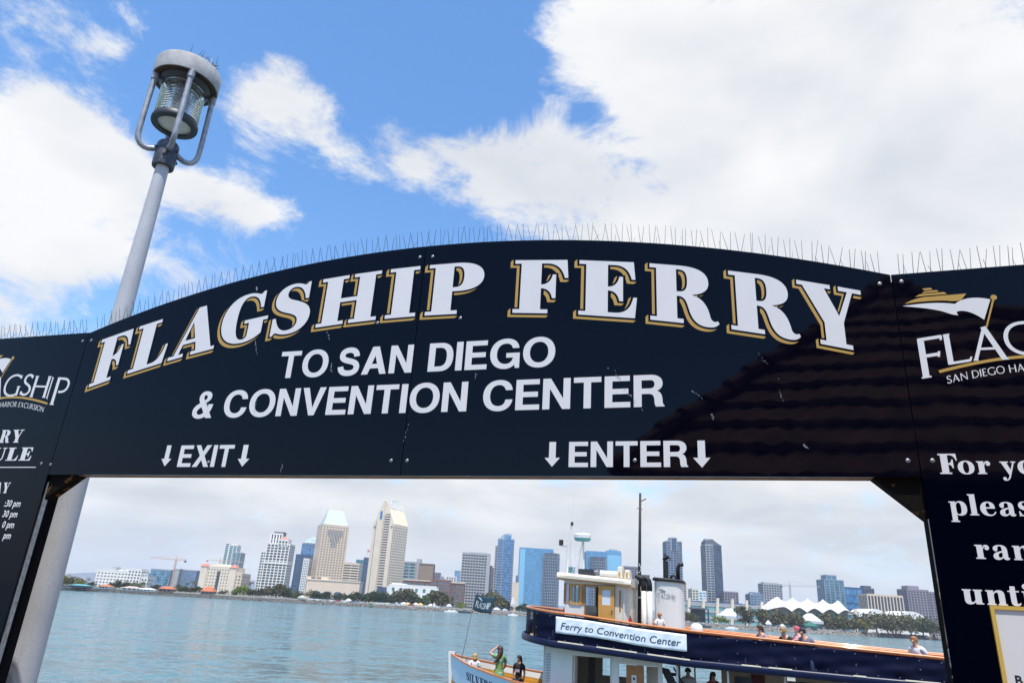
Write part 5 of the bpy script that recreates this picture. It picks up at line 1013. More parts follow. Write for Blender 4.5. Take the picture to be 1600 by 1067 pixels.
def round_tent(name, lab, px, pyt, wpx, m_, back=12, cat='tent', group='tents on the promenade', openr=True):
    X = at(px, pyt + 6, 640).x; Y = shore_y(X) + back; p = at(px, pyt, Y); w = wpx / 1150 * Y * .98; h = p.z - GZ; e = empty(name, (p.x, Y, GZ), 0, lab, cat, group)
    for sx in (-1, 1):
        for sy in (-1, 1): MB().tube([(sx * w * .45, sy * w * .3, 0), (sx * w * .45, sy * w * .3, h * .6)], .1, 5).build('leg', C_grey, e)
    MB().add([(-w / 2, -w / 3, h * .55), (w / 2, -w / 3, h * .55), (w / 2, w / 3, h * .55), (-w / 2, w / 3, h * .55), (-w * .12, 0, h * .97), (w * .12, 0, h), (-w / 2, -w / 3, h * .4), (w / 2, -w / 3, h * .4)], [(0, 1, 5, 4), (1, 2, 5), (2, 3, 4, 5), (3, 0, 4), (6, 7, 1, 0)]).build('canopy', m_, e)
round_tent('gazebo', 'small round roofed gazebo on the promenade left of the podium arches', 472.5, 929.5, 12, mat('gazebo_roof', (.36, .42, .36), rough=.8), cat='gazebo')
for px, py, w, lab in ((545, 934.5, 10, 'white tent below the right end of the hotel podium'), (631, 940, 9, 'small white tent left of the yellow tent'), (650, 941, 9, 'white tent between the yellow and the orange tent'), (673, 942.5, 8, 'white tent before the right end of the white hall'), (702, 943, 9, 'white tent below the red brick hotel'),
                       (776, 948.5, 12, 'white peaked tent right of the ferry flag'), (789, 950, 8, 'smaller white tent beside the peaked one'), (802, 932.5, 8, 'tall white tent roof below the small beige block'), (1200, 968.5, 9, 'small white tent below the left olive trees'), (1222, 974, 8, 'low white tent near the wide brown trees')): round_tent('tent', lab, px, py, w, C_fabric)
round_tent('tent', 'yellow topped tent before the white hall', 637, 940.5, 7, mat('tent_yellow', (.62, .40, .05), rough=.7)); round_tent('tent', 'orange topped tent right of the yellow one', 657, 941.5, 10, mat('tent_orange', (.62, .36, .12), rough=.7))
round_tent('tent', 'dark green tent on the promenade under the white marquee', 1264, 970.5, 22, mat('tent_green', (.01, .12, .09), rough=.7))
round_tent('marquee', 'wide white marquee left of the pale trunked tree', 1264, 957.5, 34, C_fabric, back=30, cat='marquee'); round_tent('marquee', 'long white marquee right of the black stage', 1139, 949.5, 34, C_fabric, back=26, cat='marquee')
st_ = empty('stage', (at(1101, 965, 640).x, 655, GZ), 0, 'black open stage tower right of the ferry funnel', 'stage'); sx_ = 13 * .57
zt_ = at(1101, 949.5, 655).z - GZ
MB().box(-sx_, sx_, -1, 8, zt_ - 1.2, zt_).build('roof', C_dgrey, st_); MB().box(-sx_ + .8, sx_ - .8, 6, 6.4, 1, zt_ - 1.2).build('back_curtain', M_dark, st_); MB().box(-sx_ - 2, sx_ + 2, -3, 8, 0, 1.3).build('platform', C_dgrey, st_)
for s_ in (-1, 1): MB().box(s_ * sx_ - .5, s_ * sx_ + .5, -1, 0, 1.3, zt_ - 1.2).build('tower_leg', M_dark, st_)
def barge(lab, px, py, L_, m_, name='barge', cat='boat'):
    Y = shore_y(at(px, py, 640).x) - 14; p = at(px, py, Y); e = empty(name, (p.x, Y, 0), 0, lab, cat, 'boats under the far shore')
    MB().prism([(-L_ / 2, -.2), (L_ / 2, -.2), (L_ / 2 + 1, 1.3), (-L_ / 2 - 1.2, 1.5)], -1.6, 1.6, lambda x, d, z: Vector((x, d, z))).build('hull', m_, e); MB().box(-L_ * .2, L_ * .25, -1.2, 1.2, 1.35, 2.7).build('cabin', C_grey, e); MB().box(-L_ * .18, L_ * .22, -1.3, -1.22, 1.8, 2.4).build('window', G_dark, e)
barge('dark low barge under the shore left of the ferry flag', 726, 955, 9, M_dark); barge('black workboat moored below the black stage', 1096, 972, 14, M_dark)
def yacht(px, pyt, lab):
    X = at(px, 950, 640).x; Y = shore_y(X) - 8; p = at(px, pyt, Y); e = empty('sailing_boat', (p.x, Y, 0), 0, lab, 'sailing boat', 'sailing boats under the far shore')
    MB().prism([(-4, -.1), (3.6, -.1), (4.4, 1.1), (-4.2, 1.0)], -1.1, 1.1, lambda x, d, z: Vector((x, d, z))).build('hull', C_white, e); MB().box(-1.5, 1.2, -.7, .7, 1.0, 1.6).build('cabin', C_white, e); MB().tube([(0, 0, 1), (0, 0, p.z)], [.13, .09], 5).build('mast', C_grey, e); MB().tube([(0, 0, 2.2), (-3.4, 0, 2.0)], .14, 5).build('boom', C_navyw, e)
for px, py, lab in ((704.5, 930, 'sailing boat whose mast stands before the red brick hotel'), (711, 935, 'sailing boat with the shorter mast left of the ferry flag'), (803, 936, 'sailing boat mast before the small beige block'), (1138.5, 945, 'taller mast of the two sailing boats right of the black stage'), (1143.5, 948, 'shorter mast of the two sailing boats right of the black stage')): yacht(px, py, lab)
by = empty('navigation_buoy', (at(579, 945, 585).x, 585, 0), 0, 'green navigation buoy off the rocks below the slender cream hotel', 'buoy')
M_bg = mat('buoy_green', (.0, .16, .10), rough=.5); MB().lathe([(0, -.3), (1.1, -.2), (1.1, .5), (.35, .7), (.3, 2.2), (0, 2.3)], 12).build('float', M_bg, by); MB().box(-.5, .5, -.5, .5, 2.3, 3.2).build('topmark', M_bg, by)
# parked cars behind the promenade wall
def car_mesh():
    b_ = MB().prism([(-2.2, .35), (2.2, .35), (2.25, .8), (1.3, .95), (-1.6, 1.0), (-2.25, .95)], -.85, .85, lambda x, d, z: Vector((x, d, z))); g = MB().prism([(-1.5, .96), (1.2, .92), (.5, 1.45), (-1.0, 1.47)], -.72, .72, lambda x, d, z: Vector((x, d, z)))
    return b_, g
CB, CG = car_mesh(); wh = MB().tube([(0, -.12, 0), (0, .12, 0)], .34, 12).mesh('wheel', M_dark); gl_ = CG.mesh('cabin_glass', G_dark); cms = [CB.mesh('body', mat('car_' + n, c, rough=.3)) for n, c in (('white', (.7, .7, .7)), ('silver', (.4, .42, .44)), ('red', (.35, .04, .03)), ('blue', (.05, .10, .25)))]
cw = ['white', 'silver', 'red', 'blue']; spots = [(487, 'below the leftmost podium arch'), (497, 'under the gap between the first podium arches'), (508, 'below the middle podium arch'), (518, 'right of the middle podium arch'), (527, 'below the rightmost podium arch'), (538, 'right of the podium arches'), (553, 'at the right end of the podium'), (566, 'left of the green buoy'),
      (590, 'right of the green buoy'), (598, 'before the dark hall entrance'), (616, 'below the left end of the white hall'), (624, 'at the foot of the slim olive tree'), (644, 'at the foot of the tall loose olive tree'), (666, 'before the right part of the white hall'), (684, 'left of the broad olive tree'), (696, 'under the broad olive tree')]
for i, (px, wd) in enumerate(spots):
    X = at(px, 940, 600).x; Y = shore_y(X) + 9.5; X = at(px, 940, Y).x; k = (0, 0, 1, 0, 2, 0, 3, 1, 0, 0, 1, 0, 2, 0, 0, 1)[i]; e = empty('parked_car', (X, Y, GZ + .25), rnd.uniform(-.2, .2), cw[k] + ' parked car ' + wd, 'car', 'cars parked behind the promenade wall'); e.scale = (1.15, 1.15, 1.35)
    link(bpy.data.objects.new('body', cms[k]), e); link(bpy.data.objects.new('cabin_glass', gl_), e)
    for sx in (-1.35, 1.4):
        for sy in (-.8, .8): w_ = bpy.data.objects.new('wheel', wh); w_.location = (sx, sy, .34); link(w_, e)

# ------------------------------------------------------------------ the ferry (local x aft from the upper deck's bow, local -y towards the viewer, z above the water)
BA = rad(-20.97)
M_hull = mat('hull_white_in_shade', (.56, .66, .74), rough=.35, var=.06, vscale=.8, coat=.3); M_varn = mat('varnished_rail', (.62, .20, .05), rough=.3, var=.25, vscale=5, coat=.4); M_plk = mat('varnished_planks', (.66, .30, .03), rough=.35, var=.3, vscale=3, coat=.3)  # white hull; its skylit shade is put into the colour as pale blue
M_canv = mat('navy_canvas', (.0025, .005, .026), rough=.6, var=.4, vscale=2, spec=.12); M_belt = mat('navy_belt_paint', (.004, .007, .032), rough=.35, spec=.3); M_bw = mat('boat_white_paint', (.72, .695, .64), rough=.4, var=.10, vscale=2); M_cream = mat('boat_cream_paint', (.72, .64, .50), rough=.45, var=.15, vscale=3)
M_wood = mat('wheelhouse_wood', (.42, .17, .04), rough=.4, var=.3, vscale=5, coat=.3); M_door = mat('door_wood', (.60, .30, .06), rough=.4, var=.2, vscale=4, coat=.3); M_soot = mat('funnel_black', (.01, .01, .012), rough=.6); M_ban = mat('banner_vinyl', (.74, .77, .79), rough=.5); M_deckp = mat('deck_boards', (.30, .20, .12), rough=.8, var=.2)
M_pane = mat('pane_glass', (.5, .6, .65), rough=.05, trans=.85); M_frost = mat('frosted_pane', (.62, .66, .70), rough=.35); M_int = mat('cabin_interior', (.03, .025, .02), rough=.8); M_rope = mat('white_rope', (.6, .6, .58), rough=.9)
ferry = empty('ferry_boat', (1.29, 26, 0), BA, 'two deck harbour ferry, navy canvas sides, varnished rails and white funnel', 'ferry')
def lerp_t(T, u):
    for (a, b), (c, d) in zip(T, T[1:]):
        if u <= c: return b + (d - b) * max(0, (u - a)) / (c - a)
    return T[-1][1]
ZR = [(0, 5.80), (1.5, 5.66), (2.56, 5.60), (4.07, 5.47), (5.79, 5.37), (8, 5.29), (10.1, 5.20), (12, 5.13), (20, 5.0)]
ZB = [(0, 4.84), (1.5, 4.68), (5.5, 4.45), (8, 4.41), (10, 4.38), (20, 4.3)]
HR = [(-2.97, 4.06), (-2.5, 3.94), (-1.74, 3.80), (-.76, 3.66), (.13, 3.55), (2, 3.42), (5, 3.32), (20, 3.3)]
HW = [(-2.97, .03), (-2.85, .16), (-2.5, .46), (-2.1, .82), (-1.74, 1.1), (-.76, 1.62), (.13, 2.02), (1.2, 2.32), (3, 2.6), (20, 2.6)]
zr = lambda u: lerp_t(ZR, u); zb = lambda u: lerp_t(ZB, u); hz_ = lambda u: lerp_t(HR, u); hw_ = lambda u: lerp_t(HW, u)
def ub(u): return 2.5 * math.sqrt(max(0, 1 - ((1.5 - u) / 1.5) ** 2)) if u < 1.5 else 2.5
def deck_path(off=0., umax=15.5, n=70):
    """near side from stern to the rounded bow and back along the far side: (x, y, u)"""
    us = [umax + (1.5 - umax) * i / n for i in range(n)]; A = [(u, -(2.5 + off), u) for u in us]
    for k in range(25):
        a = math.pi * k / 24; u = 1.5 - 1.5 * math.sin(a); A.append((1.5 - (1.5 + off) * math.sin(a), -(2.5 + off) * math.cos(a), u))
    return A + [(u, 2.5 + off, u) for u in us[::-1]]
def wr(u, v, k=1.):      # canvas wrinkles
    return k * (.012 * math.sin(2.3 * u + 5 * v) + .016 * math.sin(5.1 * u - 9 * v + 1.5 * math.sin(1.7 * u)) * v + .008 * math.sin(13 * u + 4 * v) + .010 * math.sin(3.1 * u + 14 * v))
P0, P1 = deck_path(0), deck_path(.03)
def strip(name, path, zlo, zhi, m_, parent, rows=7, wk=1., sel=lambda p: True, th=0, smooth=True, kind=None):
    m = MB(); pts = [p for p in path if sel(p)]; n = len(pts)
    for j in range(rows):
        v = j / (rows - 1)
        for i, (x, y, u) in enumerate(pts):
            a = pts[max(i - 1, 0)]; b = pts[min(i + 1, n - 1)]; t = Vector((b[0] - a[0], b[1] - a[1])).normalized(); nx, ny = -t.y, t.x
            w = wr(x + y * .3, 1 - v, wk) * (1 if wk else 0); w = w if rows > 2 else 0; nn = Vector((nx, ny)) * (-1)
            m.v.append((x + nn.x * -w, y + nn.y * -w, zlo(u) + (zhi(u) - zlo(u)) * v))
    for j in range(rows - 1):
        for i in range(n - 1): m.f.append((j * n + i, j * n + i + 1, (j + 1) * n + i + 1, (j + 1) * n + i)); m.m.append(0)
    o = m.build(name, m_, parent, smooth=smooth, fix=False, kind=kind); 
    if th: md = o.modifiers.new('thick', 'SOLIDIFY'); md.thickness = th; md.offset = 0
    return o
front = lambda p: p[2] < .62
strip('canvas_side', deck_path(0, n=150), lambda u: zb(u) + .1, lambda u: zr(u) - .05, M_canv, ferry, rows=12, wk=1.1, sel=lambda p: p[1] < 0 and p[2] >= .62, th=.008)
strip('canvas_side', P0, lambda u: zb(u) + .1, lambda u: zr(u) - .05, M_canv, ferry, rows=5, wk=.6, sel=lambda p: p[1] > 0 and p[2] >= .62, th=.008)
strip('bow_canvas', P0, lambda u: zb(u) + .1, lambda u: zb(u) + .55, M_canv, ferry, rows=4, wk=.3, sel=lambda p: p[2] <= .75, th=.008)
strip('bow_netting', P0, lambda u: zb(u) + .55, lambda u: zr(u) - .04, mat('bow_netting', (.02, .025, .05), rough=.8, alpha=.62), ferry, rows=2, wk=0, sel=lambda p: p[2] <= .75)
# belt: rounded navy rubbing strake round the deck edge with a pale line
bm_ = MB(); pth = deck_path(.07); prof_ = [(0, -.10), (.05, -.09), (.07, -.05), (.07, .06), (.04, .10), (0, .11)]
for (x, y, u) in pth:
    cx, cy = (x - max(u, 1.5) if u < 1.5 else 0), y; L_ = math.hypot(cx, cy) or 1
    for (o, dz) in prof_: bm_.v.append((x + cx / L_ * o, y + cy / L_ * o, zb(u) + dz + .08))
k_ = len(prof_)
for i in range(len(pth) - 1):
    for j in range(k_ - 1): bm_.f.append((i * k_ + j, i * k_ + j + 1, (i + 1) * k_ + j + 1, (i + 1) * k_ + j)); bm_.m.append(0)
bm_.build('belt', M_belt, ferry, smooth=True, fix=False)
for a, b in ((1.7, 2.5), (2.9, 4.1), (4.4, 5.6), (7.0, 7.5), (7.7, 8.3), (9.8, 10.1), (11, 11.8)):
    m = MB(); N_ = 6
    for i in range(N_ + 1):
        u = a + (b - a) * i / N_; m.v += [(u, -2.645, zb(u) + .155), (u, -2.645, zb(u) + .185), (u, -2.60, zb(u) + .19)]
    m.f = [(i * 3 + j, i * 3 + j + 1, i * 3 + j + 4, i * 3 + j + 3) for i in range(N_) for j in range(2)]; m.m = [0] * len(m.f); m.build('belt_trim', M_cream, ferry, fix=False)
# upper deck floor
fl = MB(); pth = deck_path(.02); n = len(pth); fl.v = [(x, y, zb(u) + .10) for x, y, u in pth] + [(x, y, zb(u) - .02) for x, y, u in pth]
h2 = n // 2
for q in (0, n):
    for i in range(h2): fl.f.append((q + i, q + i + 1, q + n - 2 - i, q + n - 1 - i) if i + 1 < n - 2 - i else (q + i, q + i + 1, q + n - 1 - i)); fl.m.append(0)
fl.build('upper_deck', M_deckp, ferry)
# rails and stanchions
def rail(name, off, dz, r, m_, sel=lambda p: True, umax=15.5):
    pts = [(x, y, zr(u) + dz) for x, y, u in deck_path(off, umax) if sel((x, y, u))]; return MB().tube(pts, r, 8).build(name, m_, ferry, smooth=True)
rail('cap_rail', 0, 0, .036, M_varn); rail('cap_rail', -.35, -.03, .03, M_varn, sel=lambda p: p[1] < 0 and p[2] > 4.2); rail('cap_rail', -.35, -.03, .03, M_varn, sel=lambda p: p[1] > 0 and p[2] > 4.2)
for (x, y, u) in [p for i, p in enumerate(deck_path(-.03, n=40)) if i % 2 == 0]:
    MB().tube([(x, y, zb(u) + .1), (x, y, zr(u) - .02)], .018, 6).build('stanchion', M_dark, ferry)
for s_ in (-1, 1):
    m = MB(); q = [4.5 + .5 * i for i in range(20)]
    m.v = [(u, s_ * 2.15 + dy, zr(u) - dz) for u in q for dy, dz in ((-.03, .06), (.03, .06), (.03, .30), (-.03, .30))]; m.f = [(i * 4 + j, i * 4 + (j + 1) % 4, i * 4 + 4 + (j + 1) % 4, i * 4 + 4 + j) for i in range(19) for j in range(4)]; m.m = [0] * len(m.f); m.build('bench_back', M_varn, ferry)
    m = MB(); m.v = [(u, s_ * 1.9 + dy, zb(u) + dz) for u in q for dy, dz in ((-.22, .52), (.22, .52), (.22, .47), (-.22, .47))]; m.f = [(i * 4 + j, i * 4 + (j + 1) % 4, i * 4 + 4 + (j + 1) % 4, i * 4 + 4 + j) for i in range(19) for j in range(4)]; m.m = [0] * len(m.f); m.build('bench_seat', M_plk, ferry)
# snaps that hold the canvas
snap = MB().lathe([(0, .008), (.012, .006), (.016, 0)], 8).mesh('canvas_snap', M_screw)
for i in range(26):
    u = .9 + i * .5
    for dz, top in ((.16, 0), (-.12, 1), (0, 2)):
        if top == 2 and i % 3: continue
        z = (zb(u) + dz + .06) if top == 0 else (zr(u) + dz if top == 1 else zb(u) + .45)
        o = bpy.data.objects.new('canvas_snap', snap); o.matrix_local = Matrix.Translation((u, -ub(u) - .035, z)) @ Matrix.Rotation(rad(90), 4, 'X'); link(o, ferry)
# banner
def bn(u, v, off=0.): w = .007 * math.sin(9 * u + 3 * v) * math.sin(2.1 * u) + .004 * math.sin(17 * u - 7 * v); return Vector((u, -2.565 - off - w, zr(u) - .11 - .455 * (1 - v) + .012 * math.sin(2.2 * u + 1) * (1 - v)))
m = MB(); nu = 80
for i in range(nu + 1):
    for j in range(9): m.v.append(tuple(bn(1.60 + 3.92 * i / nu, j / 8)))
m.f = [(i * 9 + j, (i + 1) * 9 + j, (i + 1) * 9 + j + 1, i * 9 + j + 1) for i in range(nu) for j in range(8)]; m.m = [0] * len(m.f)
ban = m.build('banner', M_ban, ferry, smooth=True, fix=False); md = ban.modifiers.new('thick', 'SOLIDIFY'); md.thickness = .004; md.offset = 1
M_bi = mat('banner_ink', (.02, .05, .07), rough=.5)
t = text_obj('banner_lettering', 'Ferry to Convention Center', 1, M_bi, None, Matrix.Identity(4), shear=.22, offset=.006); tm = t.data; bpy.data.objects.remove(t)
xs = sorted(v.co.x for v in tm.vertices); x0, x1 = xs[0], xs[-1]
par = list(range(len(tm.vertices)))
def find(i):
    while par[i] != i: par[i] = par[par[i]]; i = par[i]
    return i
for p in tm.polygons:
    for j in p.vertices[1:]: par[find(j)] = find(p.vertices[0])
isl = {}
for v in tm.vertices: isl.setdefault(find(v.index), []).append(v.co.x - .22 * v.co.y)
il = sorted((min(q), max(q), k) for k, q in isl.items()); word = {}; w_ = 0; reach = il[0][1]; gaps = []
for a_, b_, k in il: gaps.append((a_ - reach, a_)); reach = max(reach, b_)
cuts = sorted(g[1] for g in sorted(gaps)[-3:])
for a_, b_, k in il: word[k] = sum(a_ >= c - 1e-6 for c in cuts)
for k in range(4):
    m = MB(); ix = {}
    for i, v in enumerate(tm.vertices):
        if word[find(i)] == k: ix[i] = len(m.v); m.v.append(tuple(bn(1.76 + 3.60 * (v.co.x - x0) / (x1 - x0), .27 + v.co.y * .60, .009)))
    m.f = [tuple(ix[j] for j in p.vertices) for p in tm.polygons if p.vertices[0] in ix]; m.m = [0] * len(m.f)
    if m.f: orient_up(m, Vector((0, -1, 0))); m.build('banner_word', M_bi, ferry, fix=False)
# wheelhouse
wh_ = lambda *a: MB().box(*a)
floor_z = 4.70
wh_(1.42, 2.08, -.98, .98, floor_z, 5.93).build('lower_wall', M_bw, ferry)
for x0, x1 in ((1.40, 1.46), (1.56, 1.66), (1.94, 2.10)): wh_(x0, x1, -1.0, -.92, 5.935, 6.60).build('window_post', M_wood, ferry)
wh_(1.46, 1.56, -.975, -.955, 5.97, 6.56).build('window_pane', M_frost, ferry); wh_(1.66, 1.94, -.97, -.955, 6.0, 6.52).build('window_pane', M_pane, ferry)
wh_(1.56, 2.06, -1.012, -1.002, 6.52, 6.60).build('window_head', M_door, ferry); wh_(1.60, 1.67, -1.014, -1.002, 5.95, 6.52).build('window_frame', M_door, ferry); wh_(1.93, 2.0, -1.014, -1.002, 5.95, 6.52).build('window_frame', M_door, ferry); wh_(1.60, 2.0, -1.016, -1.004, 5.935, 6.0).build('window_sill', M_door, ferry)
for y0, y1 in ((-.88, -.34), (-.26, .26), (.34, .88)): wh_(1.40, 1.43, y0, y1, 6.0, 6.52).build('window_pane', M_pane, ferry)
for y in (-.95, -.30, .30, .95): wh_(1.38, 1.45, y - .04, y + .04, 5.935, 6.60).build('window_post', M_wood, ferry)
for x0, x1 in ((1.40, 1.5), (2.0, 2.15), (2.5, 2.62), (3.0, 3.1)): wh_(x0, x1, .92, 1.0, 5.5, 6.60).build('window_post', M_wood, ferry)
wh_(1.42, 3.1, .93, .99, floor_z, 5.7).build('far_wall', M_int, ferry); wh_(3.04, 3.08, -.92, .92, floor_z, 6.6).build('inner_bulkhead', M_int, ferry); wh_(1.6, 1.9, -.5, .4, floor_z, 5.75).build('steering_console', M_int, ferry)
wh_(2.09, 2.13, -1.01, -.93, floor_z, 6.56).build('door_frame', M_wood, ferry); wh_(2.13, 2.58, -1.01, -.95, 6.50, 6.58).build('door_frame', M_wood, ferry)
dl = MB()
for (a, b, c, d) in ((2.58, 3.10, floor_z, 5.97), (2.58, 3.10, 6.43, 6.55), (2.58, 2.70, 5.97, 6.43), (2.98, 3.10, 5.97, 6.43)): dl.box(a, b, -1.10, -1.05, c, d)
dr = dl.build('door', M_door, ferry); wh_(2.70, 2.98, -1.085, -1.065, 5.97, 6.43).build('door_pane', M_frost, dr); MB().lathe([(0, .03), (.03, .02), (.03, 0)], 10).build('door_knob', M_screw, dr, loc=(3.03, -1.12, 5.80))
pr = MB(); pts = [(3.10, -1.0)] + [(3.28 + .30 * math.sin(a), -.68 - .32 * math.cos(a)) for a in [i * math.pi / 16 for i in range(9)]] + [(3.58, .68), (3.5, .9), (3.28, 1.0), (3.10, 1.0)]
n = len(pts); pr.v = [(x, y, z) for z in (floor_z, 6.60) for x, y in pts]; pr.f = [(i, (i + 1) % n, (i + 1) % n + n, i + n) for i in range(n)]; pr.m = [0] * n
autosmooth(pr.build('rear_wall', M_cream, ferry)); wh_(3.245, 3.30, -1.01, -.995, 5.8, 6.44).build('slit_window', M_wood, ferry)
MB().tube([(3.40, -1.02, floor_z), (3.40, -1.02, 6.5)], .022, 8).build('down_pipe', M_bw, ferry)
# roof follows the sheer
rf = MB(); rs_ = [1.18, 1.24, 1.6, 2.4, 3.4, 3.60, 3.66]
for u in rs_:
    z = 6.86 - .055 * (u - 1.2); k = .0 if u in (1.18, 3.66) else .03
    rf.v += [(u, -1.20 - k, z - .02), (u, -1.14, z + .05), (u, 0, z + .10), (u, 1.14, z + .05), (u, 1.20 + k, z - .02), (u, 1.20 + k, z - .11), (u, 1.06, z - .17), (u, -1.06, z - .17), (u, -1.20 - k, z - .11)]
rf.f = [(i * 9 + j, i * 9 + (j + 1) % 9, (i + 1) * 9 + (j + 1) % 9, (i + 1) * 9 + j) for i in range(len(rs_) - 1) for j in range(9)] + [tuple(range(9)), tuple(9 * (len(rs_) - 1) + j for j in range(9))]; rf.m = [0] * len(rf.f)
autosmooth(rf.build('roof', M_cream, ferry), 50); wh_(1.40, 3.5, -1.03, 1.03, 6.58, 6.70).build('roof_beam', M_cream, ferry)
wh_(1.85, 2.36, -.95, -.55, 6.87, 7.06).build('roof_locker', M_dark, ferry); MB().tube([(2.36, -.75, 6.97), (2.50, -.75, 6.97)], .07, 10).build('search_light', M_screw, ferry)
MB().tube([(2.56, -.75, 6.95), (3.14, -.75, 6.93)], .10, 14).build('life_raft_roll', M_bw, ferry, smooth=False)
for x0 in (3.16, 3.40):
    o = MB().box(x0, x0 + .19, -1.0, -.55, 6.80, 7.18 - (x0 - 3.16) * .4, taper=.8).build('life_jacket_box', M_cream, ferry)
    md = o.modifiers.new('soft', 'BEVEL'); md.width = .03; md.segments = 2
for x0 in (3.20, 3.45): wh_(x0 + .02, x0 + .07, -1.01, -.98, 6.85, 7.0).build('strap', M_door, ferry)
MB().tube([(1.14, -.1, 6.9), (1.26, -.1, 8.0), (1.43, -.1, 9.62)], [.022, .016, .007], 6).build('whip_antenna', M_bw, ferry); MB().tube([(1.56, .1, 7.0), (1.88, .1, 9.36)], [.014, .007], 6).build('whip_antenna', M_bw, ferry)
MB().tube([(1.22, -.1, 6.9), (1.25, -.1, 8.0)], .05, 8).build('antenna_base', M_bw, ferry); wh_(.98, 1.14, -.14, -.02, 7.84, 7.87).build('lamp_bracket', M_bw, ferry); wh_(.92, 1.04, -.16, -.02, 7.87, 8.06).build('navigation_lamp', M_int, ferry); wh_(1.08, 1.22, -.15, -.03, 7.86, 8.08).build('horn_box', M_bw, ferry)
MB().tube([(1.33, -.1, 8.0), (1.36, -.1, 8.62)], .012, 6).build('lamp_rod', M_bw, ferry); MB().tube([(1.36, -.1, 8.56), (1.365, -.1, 8.68)], .05, 8).build('anchor_light', M_dark, ferry)
for a, b in (((1.36, -.1, 8.1), (1.62, -.6, 6.9)), ((1.36, -.1, 8.1), (1.12, .6, 6.9)), ((1.72, .1, 8.0), (1.46, -.4, 6.9))): MB().tube([a, b], .006, 4).build('stay_wire', M_rope, ferry)
MB().tube([(1.80, 0, 6.9), (1.76, 0, 8.08)], .032, 8).build('radar_post', M_bw, ferry)
autosmooth(MB().lathe([(0, -.13), (.24, -.12), (.29, -.07), (.295, -.03)], 28, (1.73, 0, 8.17)).build('radar_underside', C_teal, ferry)); autosmooth(MB().lathe([(.295, -.03), (.295, .08), (.25, .13), (0, .15)], 28, (1.73, 0, 8.17)).build('radar_dome', M_bw, ferry))
# mast
MB().tube([(3.70, 0, 4.6), (3.74, 0, 7.6), (3.78, 0, 9.72)], [.062, .052, .04], 10).build('mast', M_soot, ferry, smooth=True)
MB().tube([(3.78, 0, 9.42), (3.98, 0, 9.53)], .016, 6).build('mast_arm', M_soot, ferry); MB().tube([(3.98, 0, 9.53), (3.96, 0, 9.1), (3.80, 0, 8.6)], .005, 4).build('halyard', M_rope, ferry); MB().tube([(3.66, 0, 9.2), (3.86, 0, 9.16)], .012, 5).build('mast_cleat', M_soot, ferry)
MB().tube([(3.72, -.06, 7.35), (3.80, -.07, 7.2), (3.74, -.07, 7.05), (3.66, -.06, 7.1), (3.70, -.06, 6.7)], .012, 5).build('coiled_rope', M_rope, ferry); wh_(3.78, 3.86, -.08, .04, 6.45, 6.62).build('mast_lamp', M_bw, ferry); wh_(3.66, 3.84, -.07, .07, 6.25, 6.30).build('mast_collar', M_bw, ferry)
# ventilators
for k, u in enumerate((3.93, 4.12)):
    MB().tube([(u, -.35, 4.6), (u, -.35, 6.47)], .085, 14).build('ventilator', M_bw, ferry, smooth=True)
    MB().tube([(u, -.35, 6.48), (u, -.35, 6.68), (u - .03, -.35, 6.80), (u - .10, -.35, 6.88), (u - .20, -.35, 6.90 - .05 * k), (u - .24, -.35, 6.86 - .05 * k)], [.088, .088, .09, .092, .095, .10], 14).build('ventilator_cowl', M_soot, ferry, smooth=True)
# funnel
def oval(u0, u1, y, z, n=28): return [((u0 + u1) / 2 + (u1 - u0) / 2 * math.copysign(abs(math.cos(a)) ** .55, math.cos(a)), y * math.copysign(abs(math.sin(a)) ** .8, math.sin(a)), z(a)) for a in [2 * math.pi * k / n for k in range(n)]]
def shell(name, rings, m_): 
    m = MB(); n = len(rings[0]); m.v = [v for r in rings for v in r]; m.f = [(i * n + j, i * n + (j + 1) % n, (i + 1) * n + (j + 1) % n, (i + 1) * n + j) for i in range(len(rings) - 1) for j in range(n)] + [tuple(range(n)), tuple((len(rings) - 1) * n + j for j in range(n))]; m.m = [0] * len(m.f); return autosmooth(m.build(name, m_, ferry), 45)
shell('funnel', [oval(4.24, 5.19, .48, lambda a: 4.6), oval(4.24, 5.18, .48, lambda a: 6.80)], M_bw)
tilt = lambda z0_: (lambda a: z0_ - .035 * math.cos(a))
shell('funnel_cap', [oval(4.18, 5.23, .53, tilt(6.80)), oval(4.18, 5.23, .54, tilt(6.86)), oval(4.22, 5.2, .50, tilt(6.90))], M_soot)
MB().tube([(4.62, -.1, 6.85), (4.62, -.1, 7.46)], .085, 12).build('exhaust_pipe', M_soot, ferry); MB().add([(4.52, -.16, 7.50), (4.72, -.16, 7.62), (4.78, -.02, 7.58), (4.58, .02, 7.47), (4.60, -.08, 7.72), (4.80, -.12, 7.44)], [(0, 1, 2, 3), (0, 4, 1), (1, 5, 2)]).build('exhaust_flap', M_soot, ferry)
MB().tube([(5.02, -.1, 6.85), (5.02, -.1, 7.26), (5.08, -.1, 7.36), (5.20, -.1, 7.37)], .065, 12).build('exhaust_pipe', M_soot, ferry, smooth=True); MB().tube([(4.78, -.1, 6.86), (4.80, -.1, 6.98), (4.88, -.1, 7.02), (4.96, -.1, 6.96), (4.97, -.1, 6.86)], .045, 8).build('exhaust_pipe', M_soot, ferry, smooth=True)
M_fl = mat('funnel_print', (.14, .17, .22), rough=.5)
m = MB(); X0 = 0; t = 'FLAGSHIP'; kk = .62 / line_width(t, ROM, 10)
